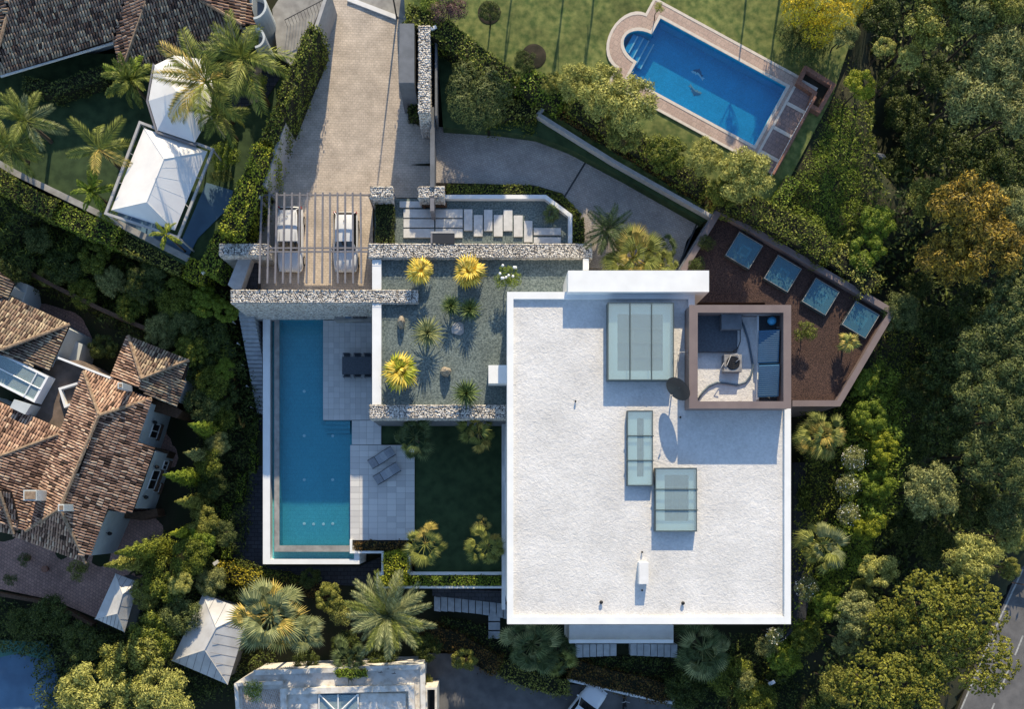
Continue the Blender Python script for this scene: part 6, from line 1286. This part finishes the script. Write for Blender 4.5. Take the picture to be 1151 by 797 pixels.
for x, y, r_, z, m_, lab in ((250, 172, 18, -1.2, 'bright', 'round bright shrub right of the large canopy'), (247, 195, 12, -1.6, 'olive', 'small olive shrub right of the large canopy'), (290, 92, 12, -1.4, 'lime', 'small lime shrub between the palms and the driveway'), (120, 240, 12, -1.8, 'bright', 'low green shrub at the lower left corner of the large canopy')): bush(x, y, r_, z, m_, lab)
# hedges of the upper left garden
hedge([(354, 27), (335, 72), (313, 128), (299, 160)], .95, -1.6, 1.7, 'hedge', 'upper half of the tall green hedge left of the driveway wall', dens=150, bump=.22)
hedge([(297, 163), (284, 196), (268, 232), (256, 262)], 1.25, -2.2, 1.8, 'lime', 'sunlit lower half of the tall hedge left of the driveway wall', dens=170, bump=.25)
hedge([(252, 262), (240, 290), (232, 306)], 1.4, -3.0, -.6, 'bright', 'clipped grass green hedge end near the slanting side wall', dens=130, bump=.08)
hedge([(-20, 190), (30, 222), (62, 236)], 1.5, -3.8, -2.0, 'hedge', 'left piece of the clipped hedge under the pale edging wall', dens=120, bump=.08); hedge([(66, 238), (100, 254), (132, 266)], 1.5, -4.2, -2.2, 'bright', 'middle piece of the clipped hedge under the pale edging wall', dens=120, bump=.08)
hedge([(136, 270), (180, 288), (206, 300)], 1.4, -4.6, -2.8, 'olive', 'dark right piece of the clipped hedge under the pale edging wall', dens=120, bump=.08); hedge([(208, 300), (232, 309)], 1.5, -4.4, -2.3, 'lime', 'short sunlit hedge end beside the garden flood light', dens=130, bump=.06)
hedge([(118, 20 + 60), (60, 100), (25, 92)], 1.0, -2.8, -1.4, 'deep', 'dark clipped hedge along the shade of the tiled house', dens=110)
# the bank between the gardens
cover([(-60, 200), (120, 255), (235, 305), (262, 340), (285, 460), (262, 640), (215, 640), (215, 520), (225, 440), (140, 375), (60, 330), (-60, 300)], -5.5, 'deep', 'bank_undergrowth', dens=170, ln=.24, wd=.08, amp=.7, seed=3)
cover([(-60, 205), (120, 258), (232, 308), (258, 345), (270, 430), (240, 420), (150, 360), (-60, 280)], -5.2, 'hedge', 'bank_grasses', dens=60, ln=.42, wd=.05, amp=.6, seed=5, zoff=.4)
cover([(255, 628), (340, 660), (300, 760), (200, 800), (60, 800), (100, 720), (200, 640)], -8, 'deep', 'lower_undergrowth', dens=110, ln=.24, wd=.09, amp=.45, seed=6)
cover([(-60, 660), (110, 705), (180, 740), (60, 850), (40, 735), (-60, 720)], -8.3, 'deep', 'lower_left_scrub', dens=150, ln=.24, wd=.09, amp=.8, seed=7)
for i, (x, y, r_, z, kd, m_, lab) in enumerate([
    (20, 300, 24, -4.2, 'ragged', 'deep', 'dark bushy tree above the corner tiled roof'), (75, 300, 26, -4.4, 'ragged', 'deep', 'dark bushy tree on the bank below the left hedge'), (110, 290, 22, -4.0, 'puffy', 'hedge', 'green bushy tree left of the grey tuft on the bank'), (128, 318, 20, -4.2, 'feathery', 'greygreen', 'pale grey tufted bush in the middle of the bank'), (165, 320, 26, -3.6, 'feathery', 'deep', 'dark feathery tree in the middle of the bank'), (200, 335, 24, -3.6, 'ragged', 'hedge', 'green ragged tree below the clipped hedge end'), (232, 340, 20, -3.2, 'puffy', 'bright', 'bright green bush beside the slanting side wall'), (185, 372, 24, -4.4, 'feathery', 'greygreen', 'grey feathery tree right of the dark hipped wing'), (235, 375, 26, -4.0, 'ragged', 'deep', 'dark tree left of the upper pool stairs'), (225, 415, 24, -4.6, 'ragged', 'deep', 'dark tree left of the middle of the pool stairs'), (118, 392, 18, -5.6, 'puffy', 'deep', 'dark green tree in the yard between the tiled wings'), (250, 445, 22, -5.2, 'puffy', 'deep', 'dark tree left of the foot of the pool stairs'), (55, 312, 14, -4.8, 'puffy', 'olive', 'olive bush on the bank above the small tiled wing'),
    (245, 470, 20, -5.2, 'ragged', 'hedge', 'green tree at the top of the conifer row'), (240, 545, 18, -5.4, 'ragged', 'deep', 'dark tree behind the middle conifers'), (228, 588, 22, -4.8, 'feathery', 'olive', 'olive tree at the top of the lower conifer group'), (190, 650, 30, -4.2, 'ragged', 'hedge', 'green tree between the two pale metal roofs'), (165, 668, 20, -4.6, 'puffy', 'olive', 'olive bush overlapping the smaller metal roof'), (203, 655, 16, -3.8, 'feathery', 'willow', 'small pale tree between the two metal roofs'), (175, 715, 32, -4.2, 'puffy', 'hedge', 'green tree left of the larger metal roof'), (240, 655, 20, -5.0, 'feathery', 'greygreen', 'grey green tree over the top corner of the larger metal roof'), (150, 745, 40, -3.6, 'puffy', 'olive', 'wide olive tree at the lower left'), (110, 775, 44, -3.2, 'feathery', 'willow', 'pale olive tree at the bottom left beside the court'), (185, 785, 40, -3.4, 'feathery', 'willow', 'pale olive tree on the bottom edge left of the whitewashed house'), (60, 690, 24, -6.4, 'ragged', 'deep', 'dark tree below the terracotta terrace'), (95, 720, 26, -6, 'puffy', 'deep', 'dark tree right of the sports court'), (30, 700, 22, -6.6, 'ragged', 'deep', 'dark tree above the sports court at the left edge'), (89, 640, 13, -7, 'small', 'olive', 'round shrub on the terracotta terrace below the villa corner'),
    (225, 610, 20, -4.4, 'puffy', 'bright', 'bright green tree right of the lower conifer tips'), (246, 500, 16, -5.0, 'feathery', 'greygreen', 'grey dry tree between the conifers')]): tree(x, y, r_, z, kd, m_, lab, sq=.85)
for i, (x, y, r_, z, kd, m_, lab) in enumerate([(95, 330, 18, -4.6, 'ragged', 'hedge', 'green bush on the bank just above the brown edging wall'), (150, 345, 20, -4.4, 'ragged', 'hedge', 'green bush right of the brown edging wall on the bank'), (205, 365, 22, -3.8, 'feathery', 'wood', 'mid green tree in the lower right of the bank'), (215, 395, 22, -3.8, 'puffy', 'hedge', 'green tree between the dark hipped wing and the stairs'), (240, 430, 20, -4.2, 'ragged', 'hedge', 'green tree halfway down the pool stairs'), (228, 455, 22, -4.6, 'ragged', 'wood', 'dark green tree above the conifer row'), (255, 350, 16, -2.6, 'puffy', 'bright', 'small bright tree at the top of the pool stairs'), (175, 300, 18, -3.4, 'ragged', 'wood', 'dull green bush under the right clipped hedge'), (45, 270, 18, -3.8, 'ragged', 'wood', 'dull green bush under the left clipped hedge'), (235, 520, 18, -4.4, 'ragged', 'hedge', 'green tree behind the upper conifers'), (252, 600, 16, -5, 'ragged', 'wood', 'dull green tree beside the lower hedge strip'), (215, 625, 24, -4, 'ragged', 'hedge', 'green tree filling the lower conifer group'), (205, 690, 26, -4.4, 'ragged', 'wood', 'dull green tree left of the top of the larger metal roof'), (255, 415, 14, -4, 'feathery', 'bright', 'bright feathery bush beside the stairs')]): tree(x, y, r_, z, kd, m_, lab, sq=.85, group='trees on the bank between the gardens')
for x, y, z, r_, m_, lab in ((212, 477, -.6, .95, 'bright', 'uppermost bright conifer with its tip over the terracotta terrace'), (207, 509, -1.0, .9, 'greygreen', 'grey green conifer second from the top of the row'), (184, 534, -.2, .95, 'bright', 'bright conifer whose tip reaches towards the villa wall'), (197, 564, -1.2, .9, 'olive', 'olive conifer in the middle of the row'), (190, 600, -1.4, .85, 'lime', 'yellow green conifer above the lower pair'), (130, 622, 1.6, 1.25, 'hedge', 'tall conifer with the longest tip near the villa bottom corner'), (118, 636, 1.0, 1.2, 'olive', 'olive conifer pointing at the terracotta terrace, lower of the long pair')): cypress(x, y, z, r_, m_, lab)
# hedges and plants below the pool
hedge([(243, 640), (268, 648), (296, 655)], 1.3, -8, -6.9, 'yellowgreen', 'yellow hedge below the dark path left of the pool', dens=150, bump=.2); hedge([(262, 632), (300, 645), (345, 655)], .7, -8, -7.2, 'hedge', 'thin dark green hedge above the yellow hedge', dens=120)
hedge([(300, 652), (335, 660), (370, 668)], 1.0, -8, -7.3, 'russet', 'dull brown hedge right of the yellow hedge', dens=120, bump=.15)
for a in ((372, 672, 20, -5.0, 'puffy', 'olive', 'olive green bush between the big palms'), (384, 690, 14, -5.2, 'small', 'willow', 'pale small bush touching the feather palm'), (390, 728, 20, -5.6, 'ragged', 'deep', 'dark bush above the whitewashed house'), (430, 735, 22, -6, 'ragged', 'deep', 'dark bush below the large feather palm'), (350, 650, 14, -6, 'puffy', 'deep', 'dark bush below the pool corner'), (480, 728, 18, -6.5, 'ragged', 'deep', 'dark bush right of the large feather palm'), (345, 742, 16, -6, 'ragged', 'deep', 'dark bush in front of the whitewashed house'), (480, 764, 7, -7, 'small', 'olive', 'small olive bush at the corner of the whitewashed house')): tree(*a[:7], name='bush', cat='bush')
hedge([(475, 712), (510, 722), (545, 742), (560, 752)], 1.5, -8.1, -6.7, 'russet', 'russet hedge curving under the slab path at the bottom, left part', dens=120, bump=.3); hedge([(562, 752), (600, 768), (640, 775)], 1.2, -8.1, -6.8, 'olive', 'olive hedge along the dark court below the palms', dens=120, bump=.3)
hedge_poly(PL([(500, 695), (545, 705), (560, 722), (640, 742), (750, 742), (755, 750), (690, 750), (600, 765), (520, 735), (480, 712)], -7.1), -8.3, -7.6, 'deep', 'dark low planting between the slab path and the russet hedge', dens=90, bump=.2)
hedge([(640, 752), (680, 764), (720, 772), (752, 782)], 1.5, -8.1, -6.9, 'russet', 'russet hedge above the white kerb wall at the bottom', dens=130, bump=.3)
hedge_poly(PL([(640, 738), (755, 738), (750, 772), (700, 764), (645, 755)], -7.0), -8.3, -7.5, 'deep', 'broad dark hedge between the slab path and the kerb wall', dens=100, bump=.15)
for a in ((522, 742, 16, -5.8, 'puffy', 'olive', 'olive bush on the corner of the dark court'), (770, 775, 26, -6.2, 'ragged', 'deep', 'dark tree right of the white kerb wall'), (820, 760, 28, -5.4, 'ragged', 'hedge', 'green bush below the lower right corner of the roof'), (850, 790, 24, -5.6, 'ragged', 'hedge', 'green bush on the bottom edge right of centre'), (838, 765, 12, -5.0, 'small', 'greygreen', 'pale grey green bush near the bottom right garden light'), (880, 740, 22, -4.8, 'puffy', 'bright', 'bright green bush right of the roof corner'), (862, 728, 14, -4.8, 'small', 'greygreen', 'pale small bush beside the roof corner')): tree(*a[:7], name='bush', cat='bush')
cover([(755, 735), (870, 705), (900, 720), (890, 850), (760, 850)], -7.5, 'deep', 'lower_right_undergrowth', dens=110, ln=.22, wd=.09, amp=.5, seed=9)
# strip right of the villa
cover([(893, 458), (945, 458), (1010, 345), (1040, 400), (1010, 560), (960, 650), (900, 760), (870, 800), (840, 850), (890, 705)], -4.8, 'hedge', 'slope_planting', dens=120, ln=.20, wd=.08, amp=.5, seed=10)
for a in ((965, 430, 20, -1.0, 'puffy', 'bright', 'bright shrub at the lower corner of the chip terrace'), (975, 470, 22, -.8, 'puffy', 'bright', 'bright green shrub right of the upper fan palm'), (990, 505, 20, -1.0, 'puffy', 'lime', 'lime green shrub beside the white flowering bushes'), (985, 545, 20, -1.4, 'puffy', 'bright', 'bright shrub on the slope, third from the chip terrace'), (975, 590, 20, -2.0, 'puffy', 'lime', 'lime shrub between the two fan palms'), (930, 680, 20, -2.8, 'puffy', 'bright', 'bright shrub below the lower fan palm'), (905, 715, 20, -4.2, 'puffy', 'hedge', 'green shrub lowest on the slope beside the roof corner'), (908, 560, 16, -4.4, 'ragged', 'deep', 'dark shrub in the shade of the villa between the palms')): tree(*a[:7], name='shrub', cat='shrub')
ZF = (-.6, -.9, -1.3, -2.8, -3.4)
for i, (x, y, r_, lab) in enumerate(((962, 515, 14, 'white flowering bush right of the upper fan palm'), (955, 545, 14, 'white flowering bush in the middle of the slope'), (955, 578, 13, 'white flowering bush above the lower fan palm'), (908, 662, 14, 'white flowering bush below the lower fan palm'), (872, 715, 10, 'white flowering bush at the roof corner'))):
    t = bush(x, y, r_, ZF[i], 'greygreen', lab, name='flowering_bush'); c = at(x, y, ZF[i]); rr = r_ * .058
    rng = np.random.default_rng(i); n = 130; d = rng.normal(0, 1, (n, 3)); d[:, 2] = np.abs(d[:, 2]); d /= np.linalg.norm(d, axis=1)[:, None]; P = d * rr * [1, 1, .8] + np.array([0, 0, (c.z - t.location.z) - rr * .55])
    stuff(put('blossom', leaves_mesh('blossom', P * rng.uniform(.7, 1.15, (n, 1)), d, .09, .07, rng), M['flower'], t))
w = build(MB().strip(PL([(930, 470), (933, 560), (925, 600)], -4.2), .3, -5.4, -4.2), 'garden_edge_wall', 'rust_wood'); tag(w, 'low brown edge wall in the shade right of the villa', 'wall')
cover([(945, 470), (985, 400), (1015, 430), (1005, 560), (978, 640), (940, 700), (905, 750), (892, 722), (935, 640), (950, 560)], -2.5, 'bright', 'slope_shrub_mass', dens=170, ln=.19, wd=.10, amp=.75, seed=14, zoff=.7, tilt=.5)
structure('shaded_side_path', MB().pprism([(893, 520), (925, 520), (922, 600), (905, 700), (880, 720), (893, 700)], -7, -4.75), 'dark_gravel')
# hedges around the upper lawn and the grey driveway
hedge([(456, 14), (480, 22), (505, 38), (530, 58), (556, 78), (578, 92)], 1.5, -.6, 1.8, 'hedge', 'upper left stretch of the clipped hedge diagonal below the lawn', dens=150, bump=.15)
hedge([(586, 84), (610, 98), (634, 110)], 1.5, -.6, 1.7, 'bright', 'brighter middle stretch of the clipped hedge between lawn and driveway', dens=150, bump=.2)
hedge([(640, 112), (678, 135), (715, 158), (755, 186), (798, 214)], 1.3, .1, 1.2, 'hedge', 'long shaded stretch of hedge above the white retaining wall', dens=130, bump=.3)
hedge([(625, 124), (664, 148), (706, 173), (762, 207), (800, 231)], .5, .1, .5, 'russet', 'thin brown green ground hedge directly behind the white retaining wall', dens=120, bump=.1)
hedge([(808, 216), (858, 238), (915, 268), (935, 286)], 1.8, -1.2, 1.4, 'hedge', 'clipped hedge above the skylights of the chip terrace, upper part', dens=150, bump=.25); hedge([(938, 284), (962, 300), (984, 324)], 1.5, -2, 1.0, 'olive', 'looser hedge above the sunlit corner of the chip terrace', dens=130, bump=.35)
hedge([(893, 200), (880, 222), (872, 232)], 1.0, -1.2, 1.3, 'bright', 'short bright clipped hedge under the balustrade', dens=150, bump=.05)
for a in ((645, 95, 24, 3.2, 'feathery', 'willow', 'pale feathery tree at the left of the row below the pool', 1), (672, 105, 34, 3.6, 'feathery', 'willow', 'big pale feathery tree below the round end of the upper pool', 1), (705, 120, 36, 3.8, 'feathery', 'willow', 'largest pale feathery tree in the row below the upper pool', 1), (700, 150, 26, 3.0, 'feathery', 'olive', 'darker feathery tree under the largest pale one', 1), (835, 200, 36, 3.0, 'feathery', 'willow', 'pale feathery tree below the lower corner of the upper pool', 1), (790, 180, 24, 2.4, 'feathery', 'willow', 'smaller pale tree left of the lower pool corner', 1), (748, 175, 26, 2.0, 'puffy', 'hedge', 'green tree in the hedge line right of the feathery trees', 1), (815, 215, 22, 2.0, 'puffy', 'hedge', 'green tree at the end of the white retaining wall', 1), (620, 95, 14, 2.6, 'puffy', 'olive', 'small golden olive bush at the left of the feathery trees', 1), (590, 70, 14, 2.0, 'ragged', 'deep', 'dark bush in the left round soil bed', 1)): tree(*a[:7])
tree(537, 108, 34, 1.9, 'dense', 'wood', 'big round dark green bush between the thin screen wall and the hedge', name='round_bush', cat='bush', sq=.95)
bush(741, 7, 6, 1.9, 'lime', 'small round shrub at the top corner of the upper pool', base=GZ); bush(694, 87, 6, 1.8, 'bright', 'small round shrub at the left corner of the upper pool', base=GZ)
bush(505, 4, 20, 2.6, 'purple', 'purple leaved shrub at the top edge', kind='small', name='purple_shrub'); bush(480, -4, 16, 2.0, 'bright', 'green shrub cut off by the top edge beside the purple one')
tree(550, 14, 13, 2.4, 'ragged', 'deep', 'spindly dark young tree in the round soil bed near the top', name='young_tree'); hedge([(500, 45), (540, 70), (572, 98)], .8, -1.5, .4, 'deep', 'low dark planting beside the screen wall', dens=90)
hedge([(545, 138), (580, 134), (602, 143)], 1.0, -1.5, 0, 'hedge', 'green planting at the upper edge of the grey driveway', dens=130, bump=.2); hedge([(560, 125), (592, 118), (600, 132)], 1.2, -1.5, .5, 'olive', 'olive planting beside the bend of the white retaining wall', dens=120, bump=.25)
tree(926, 4, 42, 2.6, 'dense', 'yellowbush', 'big bright yellow bush at the top edge right of the pool', name='yellow_bush', cat='bush', sq=.8); tree(902, 45, 26, 1.6, 'dense', 'deep', 'dark clipped bush below the yellow bush', name='clipped_bush', cat='bush')
# grass slope and woods on the right
cover([(950, 70), (1000, 120), (990, 260), (965, 330), (940, 300), (970, 200)], -1.0, 'hedge', 'wild_slope_plants', dens=90, ln=.24, wd=.09, amp=.4, seed=11)
cover([(885, 222), (900, 195), (918, 165), (928, 135), (940, 112), (958, 118), (968, 160), (975, 210), (962, 290), (925, 285)], 0, 'bright', 'tall_slope_grass', dens=260, ln=.20, wd=.05, amp=.14, seed=13)
cover([(940, -60), (1260, -80), (1260, 560), (1150, 620), (1108, 700), (1050, 850), (900, 850), (960, 650), (1010, 560), (1040, 400), (1000, 340), (960, 310), (1010, 150), (960, 60)], -4.5, 'deep', 'woodland_undergrowth', dens=34, ln=.42, wd=.18, amp=.8, seed=12)
rock(982, 175, 16, 5, -2.4, .6, 'grey weathered log like rock in the dark gap of the woods', m='grey_stone', seed=9)
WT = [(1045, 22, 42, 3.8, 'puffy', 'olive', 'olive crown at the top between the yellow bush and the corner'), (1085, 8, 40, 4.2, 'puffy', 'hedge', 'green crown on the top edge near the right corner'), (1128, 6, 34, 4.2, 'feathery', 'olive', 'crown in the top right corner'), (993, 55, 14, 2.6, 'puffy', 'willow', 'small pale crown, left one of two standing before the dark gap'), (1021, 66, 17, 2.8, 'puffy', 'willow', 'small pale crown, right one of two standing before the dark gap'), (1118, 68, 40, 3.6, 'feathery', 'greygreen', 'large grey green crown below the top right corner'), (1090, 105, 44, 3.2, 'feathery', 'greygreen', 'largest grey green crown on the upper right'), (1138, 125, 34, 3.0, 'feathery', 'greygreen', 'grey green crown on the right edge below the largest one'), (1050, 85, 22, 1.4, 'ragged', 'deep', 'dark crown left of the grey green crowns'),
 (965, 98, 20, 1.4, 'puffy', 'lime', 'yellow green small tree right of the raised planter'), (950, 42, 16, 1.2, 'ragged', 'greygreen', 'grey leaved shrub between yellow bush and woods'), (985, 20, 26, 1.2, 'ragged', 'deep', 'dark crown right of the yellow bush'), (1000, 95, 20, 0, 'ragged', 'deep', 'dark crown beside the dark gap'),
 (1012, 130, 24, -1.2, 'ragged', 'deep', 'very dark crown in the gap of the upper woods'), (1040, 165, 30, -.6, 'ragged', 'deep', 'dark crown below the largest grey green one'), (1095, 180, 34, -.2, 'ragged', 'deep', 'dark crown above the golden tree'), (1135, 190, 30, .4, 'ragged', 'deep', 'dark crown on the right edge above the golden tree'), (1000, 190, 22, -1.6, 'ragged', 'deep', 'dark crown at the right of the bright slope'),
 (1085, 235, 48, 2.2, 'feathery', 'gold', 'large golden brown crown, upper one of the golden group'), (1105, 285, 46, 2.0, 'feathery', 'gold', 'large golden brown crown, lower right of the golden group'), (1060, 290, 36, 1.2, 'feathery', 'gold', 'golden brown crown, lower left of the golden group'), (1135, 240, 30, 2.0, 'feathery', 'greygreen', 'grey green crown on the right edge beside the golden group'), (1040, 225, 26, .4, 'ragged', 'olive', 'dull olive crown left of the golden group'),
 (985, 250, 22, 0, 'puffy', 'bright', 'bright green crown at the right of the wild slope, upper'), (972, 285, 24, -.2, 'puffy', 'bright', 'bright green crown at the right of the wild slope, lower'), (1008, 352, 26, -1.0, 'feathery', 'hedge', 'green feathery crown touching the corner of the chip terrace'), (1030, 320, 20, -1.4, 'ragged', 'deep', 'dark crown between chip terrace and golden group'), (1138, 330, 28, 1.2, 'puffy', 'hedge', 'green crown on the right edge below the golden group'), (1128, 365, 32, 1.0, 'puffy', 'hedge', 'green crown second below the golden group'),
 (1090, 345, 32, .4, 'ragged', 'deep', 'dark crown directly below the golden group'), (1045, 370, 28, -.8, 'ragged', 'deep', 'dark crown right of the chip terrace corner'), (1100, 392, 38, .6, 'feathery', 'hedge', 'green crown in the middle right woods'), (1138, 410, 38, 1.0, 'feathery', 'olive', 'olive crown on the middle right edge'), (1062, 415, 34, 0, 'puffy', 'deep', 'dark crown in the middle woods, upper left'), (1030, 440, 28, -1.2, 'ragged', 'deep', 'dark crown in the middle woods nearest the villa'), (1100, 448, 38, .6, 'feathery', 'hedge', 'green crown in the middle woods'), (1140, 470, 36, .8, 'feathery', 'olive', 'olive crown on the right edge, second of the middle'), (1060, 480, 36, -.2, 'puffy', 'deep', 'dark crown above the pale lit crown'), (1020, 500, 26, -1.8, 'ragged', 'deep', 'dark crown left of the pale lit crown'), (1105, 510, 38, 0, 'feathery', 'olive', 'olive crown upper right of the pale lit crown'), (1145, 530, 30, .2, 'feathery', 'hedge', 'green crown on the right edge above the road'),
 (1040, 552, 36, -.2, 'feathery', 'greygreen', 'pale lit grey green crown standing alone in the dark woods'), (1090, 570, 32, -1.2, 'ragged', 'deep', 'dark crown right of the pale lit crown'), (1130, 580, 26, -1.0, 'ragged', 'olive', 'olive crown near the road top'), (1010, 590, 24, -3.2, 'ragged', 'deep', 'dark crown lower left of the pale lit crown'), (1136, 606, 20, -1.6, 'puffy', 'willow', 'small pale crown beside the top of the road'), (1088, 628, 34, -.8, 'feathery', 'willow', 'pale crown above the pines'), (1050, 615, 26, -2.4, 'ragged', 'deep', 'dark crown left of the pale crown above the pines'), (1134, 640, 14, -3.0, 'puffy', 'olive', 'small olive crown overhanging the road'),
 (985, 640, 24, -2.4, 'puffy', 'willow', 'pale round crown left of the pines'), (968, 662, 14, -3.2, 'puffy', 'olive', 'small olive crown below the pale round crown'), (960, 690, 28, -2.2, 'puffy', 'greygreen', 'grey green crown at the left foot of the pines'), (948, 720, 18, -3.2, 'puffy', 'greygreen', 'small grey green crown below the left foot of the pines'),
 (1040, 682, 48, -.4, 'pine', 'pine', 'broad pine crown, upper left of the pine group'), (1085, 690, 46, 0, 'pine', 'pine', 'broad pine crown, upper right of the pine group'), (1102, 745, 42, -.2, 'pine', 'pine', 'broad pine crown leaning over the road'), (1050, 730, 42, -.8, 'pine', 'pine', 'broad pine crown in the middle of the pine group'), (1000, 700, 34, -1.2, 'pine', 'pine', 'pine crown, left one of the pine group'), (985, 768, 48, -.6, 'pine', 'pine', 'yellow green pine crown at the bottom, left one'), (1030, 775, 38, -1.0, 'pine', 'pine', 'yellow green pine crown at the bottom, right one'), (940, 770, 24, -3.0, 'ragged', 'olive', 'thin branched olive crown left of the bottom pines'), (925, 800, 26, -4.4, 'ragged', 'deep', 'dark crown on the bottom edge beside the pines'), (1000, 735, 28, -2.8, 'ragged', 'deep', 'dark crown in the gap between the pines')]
for a in WT:
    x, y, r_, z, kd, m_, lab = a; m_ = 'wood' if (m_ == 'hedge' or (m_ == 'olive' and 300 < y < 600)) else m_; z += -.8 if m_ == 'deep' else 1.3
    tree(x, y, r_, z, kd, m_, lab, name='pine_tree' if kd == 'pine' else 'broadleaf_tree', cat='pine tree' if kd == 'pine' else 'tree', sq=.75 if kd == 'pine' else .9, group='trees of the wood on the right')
# trees standing just beyond the top of the picture; their shadows cross the upper lawn
for i, (x, y, r_, z) in enumerate(((650, -135, 26, 6.5), (690, -165, 30, 7), (860, -75, 30, 4.5), (905, -60, 34, 5), (930, -90, 36, 6), (590, -150, 22, 7))): tree(x, y, r_, z, 'feathery', 'hedge', 'tree beyond the top edge, %s from the left of its row' % ('second', 'third', 'fourth', 'fifth', 'last', 'first')[i], group='trees beyond the top edge')

# every part that looks like its thing needs no label; check nothing was left unnamed
for o in list(bpy.data.objects):
    if o.get('label') == 'x': bpy.data.objects.remove(o)
